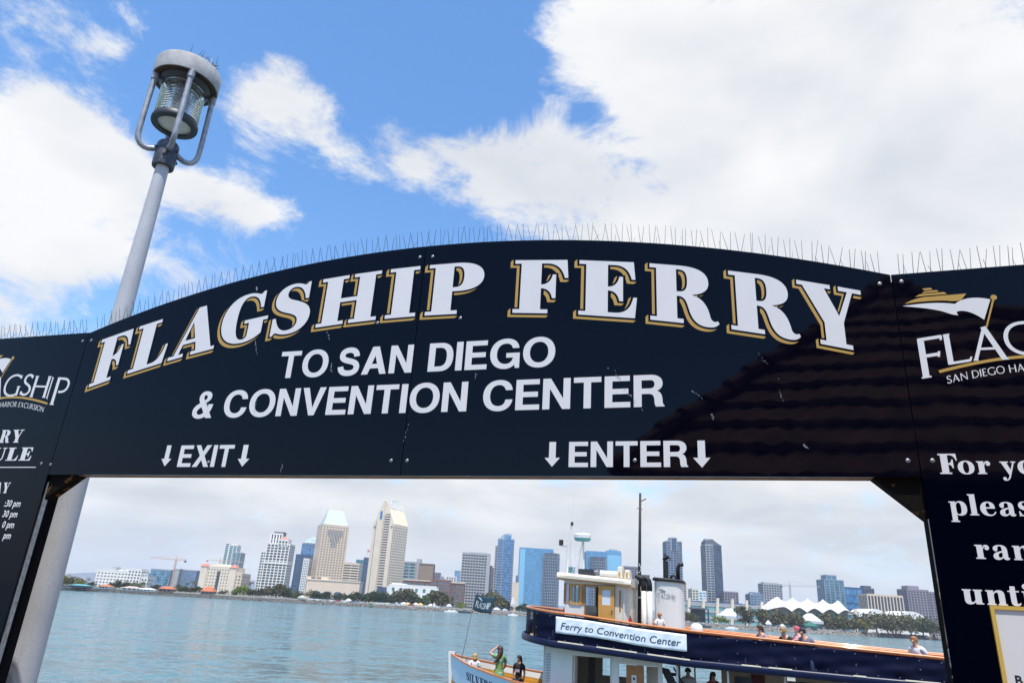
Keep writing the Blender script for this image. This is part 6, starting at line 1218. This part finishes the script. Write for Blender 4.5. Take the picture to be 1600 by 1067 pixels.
for ch in t:
    big = ch in 'FP' and X0 in (0,) or ch == 'P'
    for i, (sp, wd) in enumerate(ROM[ch][1]): add_glyph(m, (0, stroke(sp, wd * 1.15)), lambda X, Y, Z, X0=X0: Vector((4.36 + (X0 + X) * kk, -.487 - Z, 6.29 - .05 * (X0 + X) * kk + (Y - (22 if ch == 'P' else 0)) * .0014)), .001 + i * .0004)
    X0 += ROM[ch][0] + 10
orient_up(m, Vector((0, -1, 0))); m.build('funnel_lettering', M_fl, ferry, fix=False)
m = MB(); p_ = [(4.40, 6.53), (4.50, 6.56), (4.66, 6.50), (4.63, 6.45), (4.59, 6.49), (4.55, 6.47), (4.52, 6.51), (4.46, 6.51)]; m.v = [(x, -.49, z) for x, z in p_]; m.f = [tuple(t) for t in tessellate_polygon([[Vector((x, z, 0)) for x, z in p_]])]; m.m = [0] * len(m.f); orient_up(m, Vector((0, -1, 0))); m.build('funnel_emblem', M_fl, ferry, fix=False)
MB().lathe([(0, .13), (.1, .12), (.17, .06), (.19, -.04), (.19, -.3)], 20, (5.62, -.7, 5.46)).build('white_dome', M_bw, ferry, smooth=True); MB().tube([(5.62, -.7, 4.5), (5.62, -.7, 5.2)], .1, 8).build('dome_stand', M_bw, ferry)
ex = MB().tube([(3.62, -1.1, 5.28), (3.62, -1.1, 5.62)], .055, 10).build('fire_extinguisher', mat('red_paint', (.5, .02, .02), rough=.4), ferry); MB().tube([(3.62, -1.1, 5.62), (3.62, -1.1, 5.70)], .02, 8).build('valve', M_dark, ex)
lb = MB(); 
for k in range(20):
    a0, a1 = 2 * math.pi * k / 20, 2 * math.pi * (k + 1) / 20; lb.tube([(1.34, -.55 + .17 * math.cos(a0), 5.62 + .19 * math.sin(a0)), (1.34, -.55 + .17 * math.cos(a1), 5.62 + .19 * math.sin(a1))], .05, 8)
lb.build('lifebuoy', mat('lifebuoy_red', (.55, .05, .03), rough=.6), ferry)
# main deck house below
def wallb(x0, x1, z0_, z1_, y0=-2.1, y1=-2.03, m_=None, nm='house_wall'): return wh_(x0, x1, y0, y1, z0_, z1_).build(nm, m_ or M_bw, ferry)
for s_ in (-1, 1):
    y0, y1 = (-2.1, -2.03) if s_ < 0 else (2.03, 2.1)
    wallb(1.13, 2.03, 2.6, 4.72, y0, y1); wallb(2.03, 3.25, 4.46, 4.62, y0, y1); wallb(2.03, 3.25, 2.6, 3.68, y0, y1); wallb(3.25, 3.46, 2.6, 4.56, y0, y1); wallb(3.46, 4.62, 4.34, 4.50, y0, y1); wallb(4.62, 4.74, 2.6, 4.5, y0, y1)
wh_(1.10, 1.16, -2.1, 2.1, 2.6, 4.74).build('house_front', M_bw, ferry)
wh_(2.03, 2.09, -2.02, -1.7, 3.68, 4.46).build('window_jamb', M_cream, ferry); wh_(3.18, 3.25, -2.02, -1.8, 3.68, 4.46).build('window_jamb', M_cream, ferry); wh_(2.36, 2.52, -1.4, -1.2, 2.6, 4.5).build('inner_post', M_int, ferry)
wh_(3.66, 4.18, -1.98, -1.93, 2.6, 4.32).build('wooden_door', M_wood, ferry); wh_(3.82, 3.97, -1.995, -1.982, 3.80, 4.06).build('door_notice', M_bw, ferry); MB().lathe([(0, .004), (.035, .004), (.035, 0)], 12).build('notice_mark', M_ink, ferry).matrix_local = Matrix.Translation((3.895, -1.999, 3.96)) @ Matrix.Rotation(rad(90), 4, 'X')
wh_(4.2, 4.6, -1.6, -1.55, 2.6, 4.3).build('inner_wall', M_cream, ferry)
lv = MB()
for k in range(13): lv.box(1.19, 1.33, -2.125, -2.105, 3.52 + .075 * k, 3.56 + .075 * k)
lv.build('louvre_slats', C_grey, ferry, kind='stuff')
st = MB().prism([(4.66, 4.34), (4.92, 4.30), (5.9, 2.6), (5.55, 2.6)], -2.0, -1.94, lambda x, d, z: Vector((x, d, z))); st.build('stair_side', M_soot, ferry); MB().tube([(5.05, -1.95, 4.35), (6.0, -1.95, 2.9)], .025, 8).build('stair_rail', M_soot, ferry)
for k in range(7): wh_(4.85 + .16 * k, 5.1 + .16 * k, -1.94, -1.2, 4.12 - .24 * k, 4.16 - .24 * k).build('stair_tread', M_dark, ferry)
for u in (5.2, 6.6, 8.1, 9.6, 11.1, 12.6): MB().tube([(u, -2.3, 3.1), (u, -2.3, zb(u))], .03, 8).build('deck_post', M_bw, ferry); MB().tube([(u, 2.3, 3.1), (u, 2.3, zb(u))], .03, 8).build('deck_post', M_bw, ferry)
wh_(6.2, 12.5, .6, .7, 2.6, 4.3).build('saloon_wall', M_cream, ferry)
for u in (6.6, 8.2, 9.8): wh_(u, u + .9, .57, .6, 3.4, 4.1).build('saloon_window', G_dark, ferry)
wh_(7.1, 7.5, .54, .58, 3.75, 4.2).build('wall_poster', mat('poster_maroon', (.25, .05, .08), rough=.6, var=.6, vscale=8), ferry); wh_(8.15, 8.36, -2.62, -2.5, 4.30, 4.42).build('side_lamp', M_cream, ferry)
# hull
hm = MB(); us = [-2.97, -2.94, -2.85, -2.7, -2.5, -2.3, -2.1, -1.9, -1.74, -1.4, -1.1, -.76, -.3, .13, .6, 1.2, 2, 3, 5, 8, 11, 15.5]; lv_ = [1, .93, .75, .5, .25, 0, -.08]
for s_ in (-1, 1):
    b = len(hm.v)
    for u in us:
        for t in lv_:
            fl_ = .60 + .40 * max(0, t) ** .8; back = .55 * (1 - max(0, t)) * max(0, 1 - (u + 2.97) / 2.5); hm.v.append((u + back, s_ * hw_(u) * (fl_ if u < 2 else .95 + .05 * t), hz_(u) * t if t > 0 else t * 6))
    k = len(lv_)
    for i in range(len(us) - 1):
        for j in range(k - 1): f = (b + i * k + j, b + (i + 1) * k + j, b + (i + 1) * k + j + 1, b + i * k + j + 1); hm.f.append(f if s_ < 0 else f[::-1]); hm.m.append(0)
autosmooth(hm.build('hull', M_hull, ferry, fix=False), 50)
MB().prism([(-3.06, 4.16), (-2.80, 4.16), (-2.84, 3.9), (-2.45, -.3), (-2.6, -.3), (-3.03, 3.9)], -.06, .06, lambda x, d, z: Vector((x, d, z))).build('stem_post', M_bw, ferry)
def hull_line(inset, dz, us_): return lambda s_: [(u + (.03 if u < -2.8 else 0), s_ * max(.02, hw_(u) - inset), hz_(u) + dz) for u in us_]
uu = us[1:]
for s_ in (-1, 1):
    # varnished cap rail: a flat plank
    m = MB()
    for u in uu:
        w = hw_(u); z = hz_(u); m.v += [(u, s_ * (w + .03), z), (u, s_ * (w + .03), z + .05), (u, s_ * max(.0, w - .11), z + .05), (u, s_ * max(.0, w - .11), z)]
    m.f = [(i * 4 + j, i * 4 + (j + 1) % 4, i * 4 + 4 + (j + 1) % 4, i * 4 + 4 + j) for i in range(len(uu) - 1) for j in range(4)] + [(0, 1, 2, 3)]; m.m = [0] * len(m.f); m.build('cap_rail', M_varn, ferry)
    def inner(nm, z0_, z1_, inset, m_):
        q = MB()
        for u in uu[1:]:
            fz = lambda d: max(.01, hw_(u) * (.60 + .40 * (1 - d / hz_(u)) ** .8 if u < 2 else 1) - inset); w0, w1 = fz(z0_), fz(z1_)
            q.v += [(u, s_ * w0, hz_(u) - z0_), (u, s_ * w1, hz_(u) - z1_), (u, s_ * (w1 + .02), hz_(u) - z1_), (u, s_ * (w0 + .02), hz_(u) - z0_)]
        q.f = [(i * 4 + j, i * 4 + (j + 1) % 4, i * 4 + 4 + (j + 1) % 4, i * 4 + 4 + j) for i in range(len(uu) - 2) for j in range(4)]; q.m = [0] * len(q.f); q.build(nm, m_, ferry)
    inner('bulwark_white_band', .01, .20, .10, M_bw); 
    for k in range(4): inner('bulwark_plank', .21 + .135 * k, .335 + .135 * k, .10, M_plk)
    inner('bulwark_plank', .76, 1.0, .10, mat('planks_lower', (.50, .18, .03), rough=.4, var=.3, vscale=3))
dk = MB(); d_ = [u for u in uu if u <= 15.5]; dk.v = [(u + .2, s_ * hw_(u) * (.86 if u < 2 else 1), 2.62 + max(0, -u) * .03) for s_ in (-1, 1) for u in d_]; n = len(d_); dk.f = [(i, i + 1, n + i + 1, n + i) for i in range(n - 1)]; dk.m = [0] * len(dk.f); dk.build('main_deck', M_deckp, ferry)
wh_(-1.0, 1.05, 1.35, 1.7, 2.66, 3.08).build('bow_locker', M_plk, ferry); wh_(-1.5, -.7, 1.0, 1.1, 2.66, 3.25).build('bow_locker_back', mat('locker_dark', (.25, .08, .02), rough=.5), ferry)
# the boat's name on the bow
m = MB(); X0 = 0; kk = .0020; SERN = dict(SER); SERN['V'] = (100, [(34,0),(56,0),(88,93),(100,93),(100,100),(66,100),(66,93),(80,93),(60,32),(40,93),(52,93),(52,100),(0,100),(0,93),(8,93)]); SERN['T'] = (88, [(22,0),(66,0),(66,7),(58,7),(58,93),(66,93),(76,90,80,80,83,64),(88,64),(88,100),(0,100),(0,64),(5,64),(8,80,12,90,22,93),(30,93),(30,7),(22,7)])
for ch in 'SILVERGATE':
    g = SERN[ch]
    def fn(X, Y, Z, X0=X0):
        u = -1.98 + (X0 + X) * kk; t = (hz_(u) - .45 + Y * .0024) / hz_(u); fl_ = .60 + .40 * max(0, t) ** .8; bk = .55 * (1 - t) * max(0, 1 - (u + 2.97) / 2.5); return Vector((u + bk, -hw_(u) * fl_ - .006 - Z, hz_(u) * t))
    add_glyph(m, g, fn, .002); X0 += g[0] + 9
orient_up(m, Vector((0, -1, 0))); m.build('name_lettering', mat('name_navy', (.02, .03, .07), rough=.5), ferry, fix=False)
MB().lathe([(.02, .0), (.07, .02), (.10, 0)], 14).build('hawse_ring', M_dark, ferry).matrix_local = Matrix.Translation((-2.36, -.62, 3.02)) @ Matrix.Rotation(rad(75), 4, 'X') @ Matrix.Rotation(rad(30), 4, 'Y')
# bow flagstaff and flag
MB().tube([(-2.55, 0, 3.95), (-2.18, 0, 6.18)], [.018, .010], 8).build('flagstaff', M_galv, ferry)
def fg(a, b):      # a along the fly, b up
    base = Vector((-2.28, 0, 5.58)).lerp(Vector((-2.195, 0, 6.12)), b); return base + Vector((.74 * a, .06 * math.sin(6 * a + 1.2 * b), -.14 * a - .03 * math.sin(5 * a) + .02 * math.sin(9 * a) * b))
m = MB(); m.v = [tuple(fg(i / 20, j / 10)) for i in range(21) for j in range(11)]; m.f = [(i * 11 + j, (i + 1) * 11 + j, (i + 1) * 11 + j + 1, i * 11 + j + 1) for i in range(20) for j in range(10)]; m.m = [0] * len(m.f)
fo = m.build('flag', mat('flag_slate', (.018, .055, .075), rough=.8), ferry, smooth=True, fix=False); md = fo.modifiers.new('thick', 'SOLIDIFY'); md.thickness = .004; md.offset = 0
m = MB(); X0 = 0; kk = .78 / line_width('FLAGSHIP', ROM, 10)
for ch in 'FLAGSHIP':
    for i, (sp, wd) in enumerate(ROM[ch][1]):
        add_glyph(m, (0, stroke(sp, wd * 1.8)), lambda X, Y, Z, X0=X0: fg(.10 + (X0 + X) * kk, .24 + Y * .0036 - (.06 if False else 0)) + Vector((0, -.006 - Z, 0)), .001 + i * .0004)
    X0 += ROM[ch][0] + 10
p_ = [(.12, .84), (.30, .86), (.42, .74), (.40, .66), (.33, .74), (.26, .71), (.24, .77), (.16, .80)]; b = len(m.v); m.v += [tuple(fg(a, c) + Vector((0, -.008, 0))) for a, c in p_]; T_ = [tuple(i + b for i in t) for t in tessellate_polygon([[Vector((x, z, 0)) for x, z in p_]])]; m.f += T_; m.m += [0] * len(T_)
orient_up(m, Vector((0, -1, 0))); m.build('flag_print', mat('flag_white', (.6, .62, .62), rough=.8), fo, fix=False)

# ------------------------------------------------------------------ people
SK = dict(light=mat('skin_light', (.55, .30, .20), rough=.55), tan=mat('skin_tan', (.36, .18, .10), rough=.55))
HAIR = {k: mat('hair_' + k, c, rough=.5) for k, c in dict(blonde=(.40, .24, .08), dark=(.02, .010, .008), brown=(.05, .024, .014), ginger=(.30, .12, .03), fair=(.30, .18, .07)).items()}
BMAT = Matrix.Translation((1.29, 26, 0)) @ Matrix.Rotation(BA, 4, 'Z')
dg_objs = []
def skin(name, nodes, edges, m_, parent, sub=1, root=0):
    me = bpy.data.meshes.new(name); me.from_pydata([n[0] for n in nodes], edges, []); o = bpy.data.objects.new(name, me); link(o)
    md = o.modifiers.new('skin', 'SKIN'); md.use_smooth_shade = True; sv = me.skin_vertices[0].data if me.skin_vertices else None
    if sv is None: me.attributes.new if False else None
    for i, n in enumerate(nodes):
        r = n[1]; r = r if isinstance(r, tuple) else (r, r); me.skin_vertices[0].data[i].radius = r; me.skin_vertices[0].data[i].use_root = (i == root)
    ss_ = o.modifiers.new('sub', 'SUBSURF'); ss_.levels = sub; ss_.render_levels = sub
    bpy.context.view_layer.update(); dg = bpy.context.evaluated_depsgraph_get(); out = bpy.data.meshes.new_from_object(o.evaluated_get(dg)); bpy.data.objects.remove(o)
    out.materials.clear(); out.materials.append(m_); out.polygons.foreach_set('use_smooth', [True] * len(out.polygons)); return link(bpy.data.objects.new(name, out), parent)
def person(label, u, l, z, yaw, skin_m, hair, tops, J=None, hair_style='short', sitting=False, h=1.68, dress=None, bottoms=None, tilt=(0, 0), group='passengers on the ferry', print_m=None):
    """stands at ferry coordinates (u, -l); local -y is where the person faces"""
    w = BMAT @ Vector((u, -l, z)); e = empty('person', w, yaw, label, 'person', group); k = h / 1.68; e.scale = (k, k, k)
    V = Vector; hz0 = .92 if not sitting else .48
    P = dict(pel=V((0, 0, hz0)), bel=V((0, 0, hz0 + .16)), chest=V((0, .0, hz0 + .36)), neck=V((0, .01, hz0 + .53)), nk2=V((0, 0, hz0 + .59)), head=V((0, -.01, hz0 + .67)), crown=V((0, 0, hz0 + .74)))
    for s_, c in ((1, 'L'), (-1, 'R')):
        P['sh' + c] = V((.17 * s_, .01, hz0 + .47)); P['el' + c] = V((.22 * s_, .03, hz0 + .22)); P['wr' + c] = V((.22 * s_, -.05, hz0 - .02))
        P['hip' + c] = V((.09 * s_, 0, hz0 - .04))
        if sitting: P['kn' + c] = V((.11 * s_, -.42, .47)); P['an' + c] = V((.11 * s_, -.42, .08)); P['toe' + c] = V((.12 * s_, -.58, .04))
        else: P['kn' + c] = V((.10 * s_, -.01, .48)); P['an' + c] = V((.10 * s_, .02, .08)); P['toe' + c] = V((.12 * s_, -.14, .035))
    lean, side = tilt
    for q in ('bel', 'chest', 'neck', 'nk2', 'head', 'crown', 'shL', 'shR', 'elL', 'elR', 'wrL', 'wrR'):
        dz = P[q].z - hz0; P[q] += V((side * dz, -lean * dz, -abs(lean) * dz * .25))
    if J: P.update({a: V(b) for a, b in J.items()})
    R = dict(pel=(.14, .10), bel=(.12, .09), chest=(.145, .10), neck=(.085, .07), nk2=(.045, .05), head=(.078, .095), crown=(.06, .075), sh=.055, el=.038, wr=.027, hip=.085, kn=.055, an=.038, toe=.034)
    names = list(P); nodes = [(P[q], R.get(q) or R[q[:-1]]) for q in names]; ix = {q: i for i, q in enumerate(names)}
    E = [('pel', 'bel'), ('bel', 'chest'), ('chest', 'neck'), ('neck', 'nk2'), ('nk2', 'head'), ('head', 'crown')]
    for c in 'LR': E += [('neck', 'sh' + c), ('sh' + c, 'el' + c), ('el' + c, 'wr' + c), ('pel', 'hip' + c), ('hip' + c, 'kn' + c), ('kn' + c, 'an' + c), ('an' + c, 'toe' + c)]
    edges = [(ix[a], ix[b]) for a, b in E]
    fdir = {}
    for c, s_ in (('L', 1), ('R', -1)):   # palm, four fingers and a thumb
        w_ = P['wr' + c]; d = (w_ - P['el' + c]).normalized(); sd_ = d.cross(V((0, 1, 0))); sd_ = (sd_ if sd_.length > .2 else V((1, 0, 0))).normalized(); up_ = sd_.cross(d)
        nodes.append((w_ + d * .07, (.030, .018))); pi_ = len(nodes) - 1; edges.append((ix['wr' + c], pi_))
        for k2, (o_, L_) in enumerate(((-.027, .062), (-.009, .074), (.009, .070), (.027, .055))):
            nodes.append((w_ + d * (.10 + L_ * .45) + sd_ * o_, .0085)); nodes.append((w_ + d * (.10 + L_) + sd_ * o_ * 1.1 + up_ * .018, .007)); edges += [(pi_, len(nodes) - 2), (len(nodes) - 2, len(nodes) - 1)]
        nodes.append((w_ + d * .055 - sd_ * .045 * s_, .010)); nodes.append((w_ + d * .095 - sd_ * .06 * s_, .008)); edges += [(pi_, len(nodes) - 2), (len(nodes) - 2, len(nodes) - 1)]
    hd = P['head']; fw = V((0, -1, 0))
    if J and 'face' in J: fw = V(J['face']).normalized()
    nodes.append((hd + fw * .093 - V((0, 0, .006)), .014)); edges.append((ix['head'], len(nodes) - 1))      # nose
    skin('body', nodes, edges, skin_m, e)
    def cloth(nm, keys, ed, m_, grow):
        i2 = {q: i for i, q in enumerate(keys)}; nd = []
        for q in keys:
            r = R.get(q) or R[q[:-1]]; r = r if isinstance(r, tuple) else (r, r); nd.append((P[q], (r[0] + grow, r[1] + grow)))
        return skin(nm, nd, [(i2[a], i2[b]) for a, b in ed], m_, e)
    P['slL'] = P['shL'].lerp(P['elL'], .62); P['slR'] = P['shR'].lerp(P['elR'], .62); R['sl'] = .046; P['ntop'] = P['neck'].lerp(P['nk2'], .25); R['ntop'] = (.07, .06)
    cloth('shirt', ['bel', 'pel', 'chest', 'neck', 'shL', 'shR', 'slL', 'slR'], [('pel', 'bel'), ('bel', 'chest'), ('chest', 'neck'), ('neck', 'shL'), ('neck', 'shR'), ('shL', 'slL'), ('shR', 'slR')], tops, .016)
    if dress:
        z0_, z1_ = .40, hz0 + .12; dm = MB(); n = 20
        for j in range(7):
            t = j / 6; r = .15 + .10 * (1 - t) ** .8
            for k2 in range(n): a = 2 * math.pi * k2 / n; rr = r * (1 + .05 * math.sin(5 * a) * (1 - t)); dm.v.append((rr * math.cos(a), rr * .78 * math.sin(a), z0_ + (z1_ - z0_) * t))
        dm.f = [(j * n + i, j * n + (i + 1) % n, (j + 1) * n + (i + 1) % n, (j + 1) * n + i) for j in range(6) for i in range(n)]; dm.m = [0] * len(dm.f); dm.build('skirt', dress, e, smooth=True)
    elif bottoms:
        cloth('trousers', ['pel', 'hipL', 'hipR', 'knL', 'knR', 'anL', 'anR'], [('pel', 'hipL'), ('pel', 'hipR'), ('hipL', 'knL'), ('hipR', 'knR'), ('knL', 'anL'), ('knR', 'anR')], bottoms, .014)
    hm_ = MB(); c = hd + V((0, 0, .035)) - fw * .012
    for j in range(9):
        ph = math.pi * j / 8 * .60
        for k2 in range(16):
            a = 2 * math.pi * k2 / 16; d = V((math.cos(a) * math.sin(ph), math.sin(a) * math.sin(ph), math.cos(ph))); 
            cut = 1 if d.dot(fw) < .35 or d.z > .45 else .80
            hm_.v.append(tuple(c + V((d.x * .098, d.y * .112, d.z * .105)) * cut))
    hm_.f = [(j * 16 + i, j * 16 + (i + 1) % 16, (j + 1) * 16 + (i + 1) % 16, (j + 1) * 16 + i) for j in range(8) for i in range(16)]; hm_.m = [0] * len(hm_.f); hm_.build('hair', hair, e, smooth=True)
    if hair_style in ('long', 'blown', 'bob'):
        b0 = hd - fw * .06; sx = 0
        ch_ = [(b0 + V((0, 0, .05)), (.10, .07)), (b0 + V((0, 0, -.06)) - fw * .02, (.11, .06))]
        if hair_style == 'bob': ch_ += [(b0 + V((0, 0, -.14)), (.105, .06))]
        elif hair_style == 'long': ch_ += [(b0 + V((0, 0, -.2)) - fw * .03, (.09, .04)), (b0 + V((0, 0, -.36)) - fw * .03, (.055, .03))]
        else: ch_ += [(b0 + V((.07, .0, -.18)) - fw * .05, (.07, .045)), (b0 + V((.17, 0, -.32)) - fw * .06, (.04, .03)), (b0 + V((.24, 0, -.36)) - fw * .06, (.015, .012))]
        skin('hair_length', ch_, [(i, i + 1) for i in range(len(ch_) - 1)], hair, e)
    for s_ in (-1, 1):
        sdv = fw.cross(V((0, 0, 1))).normalized(); MB().lathe([(0, .012), (.012, .006), (.014, 0)], 8).build('eye', M_ink, e, loc=hd + fw * .078 + sdv * .032 * s_ + V((0, 0, .022)))
    if print_m: MB().box(-.09, .09, -.125, -.116, hz0 + .26, hz0 + .35).build('shirt_print', print_m, e)
    return e
cl = lambda n, c, **k: mat('cloth_' + n, c, rough=.85, **k)
M_dress = cl('tie_dye', (.05, .28, .20), dark=(.26, .34, .06), vscale=4.5, speck=((.5, .58, .5), 6, .58))
FA = 0.36     # boat's heading offset; yaw 0 faces the viewer
person('blonde woman in a white top, back turned, leftmost at the bow', -1.80, .62, 2.66, math.pi + .2, SK['light'], HAIR['blonde'], cl('white', (.7, .68, .66)), hair_style='bob', h=1.50, bottoms=cl('navy', (.02, .03, .07)))
person('woman in green patterned dress shading her eyes, long dark hair blown', -.98, .40, 2.64, math.pi + .35, SK['light'], HAIR['brown'], M_dress, dress=M_dress, hair_style='blown', h=1.80,
       J=dict(elR=(.30, -.10, 1.50), wrR=(.12, -.12, 1.63), elL=(-.24, -.06, 1.12), wrL=(-.16, -.22, 1.0), shR=(.17, .01, 1.40), shL=(-.17, .01, 1.38)))
person('woman in a black printed T shirt with long dark hair, by the white deckhouse', -.22, .55, 2.63, -.5, SK['tan'], HAIR['dark'], cl('black', (.015, .012, .014)), hair_style='long', h=1.58, bottoms=cl('black', (.015, .012, .014)), print_m=mat('shirt_print', (.35, .16, .22), rough=.8, dark=(.5, .5, .5), vscale=30))
person('red haired child in a white shirt, back turned, beside the funnel', 4.60, 1.5, 4.56, math.pi + .3, SK['light'], HAIR['ginger'], cl('white', (.7, .68, .66)), h=1.24, bottoms=cl('blue', (.05, .1, .3)))
person('dark haired passenger in a mauve top leaning forward, leftmost of the seated group', 7.68, 1.85, 4.42, -1.1, SK['light'], HAIR['brown'], cl('mauve', (.33, .20, .20)), sitting=True, tilt=(.25, -.1), hair_style='bob', bottoms=cl('navy', (.02, .03, .07)), J=dict(elL=(.20, -.22, .86), wrL=(.22, -.42, .84)))
person('fair haired boy in a black T shirt looking down, in the seated group', 8.35, 1.85, 4.42, -.9, SK['light'], HAIR['fair'], cl('black', (.015, .012, .014)), sitting=True, tilt=(.42, -.12), bottoms=cl('blue', (.05, .1, .3)), J=dict(elL=(.22, -.25, .84), wrL=(.20, -.42, .86)))
person('passenger in a pink top and cap behind the dark haired boy', 8.62, 1.1, 4.42, -1.0, SK['light'], mat('cap_pink', (.50, .10, .14), rough=.8), cl('pink', (.65, .33, .38)), sitting=True, tilt=(.1, -.1), bottoms=cl('blue', (.05, .1, .3)))
person('dark haired boy in a grey shirt with his arm on the rail, right end', 8.85, 2.05, 4.40, -.7, SK['light'], HAIR['dark'], cl('grey', (.14, .13, .17)), sitting=True, tilt=(.2, -.25), bottoms=cl('navy', (.02, .03, .07)), J=dict(elR=(-.33, -.10, .92), wrR=(-.55, -.14, .93)))
person('ginger haired passenger alone near the gateway right post', 11.55, 1.9, 4.36, -.9, SK['light'], HAIR['ginger'], cl('pale', (.6, .6, .62)), sitting=True, tilt=(.2, -.1), bottoms=cl('navy', (.02, .03, .07)))
person('dark haired passenger standing in the shade of the lower deck, behind the stair', 6.1, 1.2, 2.62, .2, SK['tan'], HAIR['dark'], cl('maroon', (.25, .04, .05)), h=1.62, bottoms=cl('navy', (.02, .03, .07)), hair_style='long')
person('passenger in a pale shirt on the lower deck beside the stair rail', 5.35, 1.0, 2.62, -.3, SK['light'], HAIR['brown'], cl('pale', (.6, .6, .62)), h=1.66, bottoms=cl('blue', (.05, .1, .3)))

# ------------------------------------------------------------------ sea air
hv = bpy.data.materials.new('sea_haze'); hv.use_nodes = True; t = hv.node_tree; t.nodes.clear()
ho = N(t, 'ShaderNodeOutputMaterial'); hp_ = N(t, 'ShaderNodeVolumePrincipled'); hp_.inputs['Color'].default_value = (.86, .92, 1, 1); hp_.inputs['Density'].default_value = .00010; t.links.new(hp_.outputs[0], ho.inputs['Volume'])
MB().box(-9200, 9200, -420, 9100, -4, 330).build('haze', hv, kind='stuff')
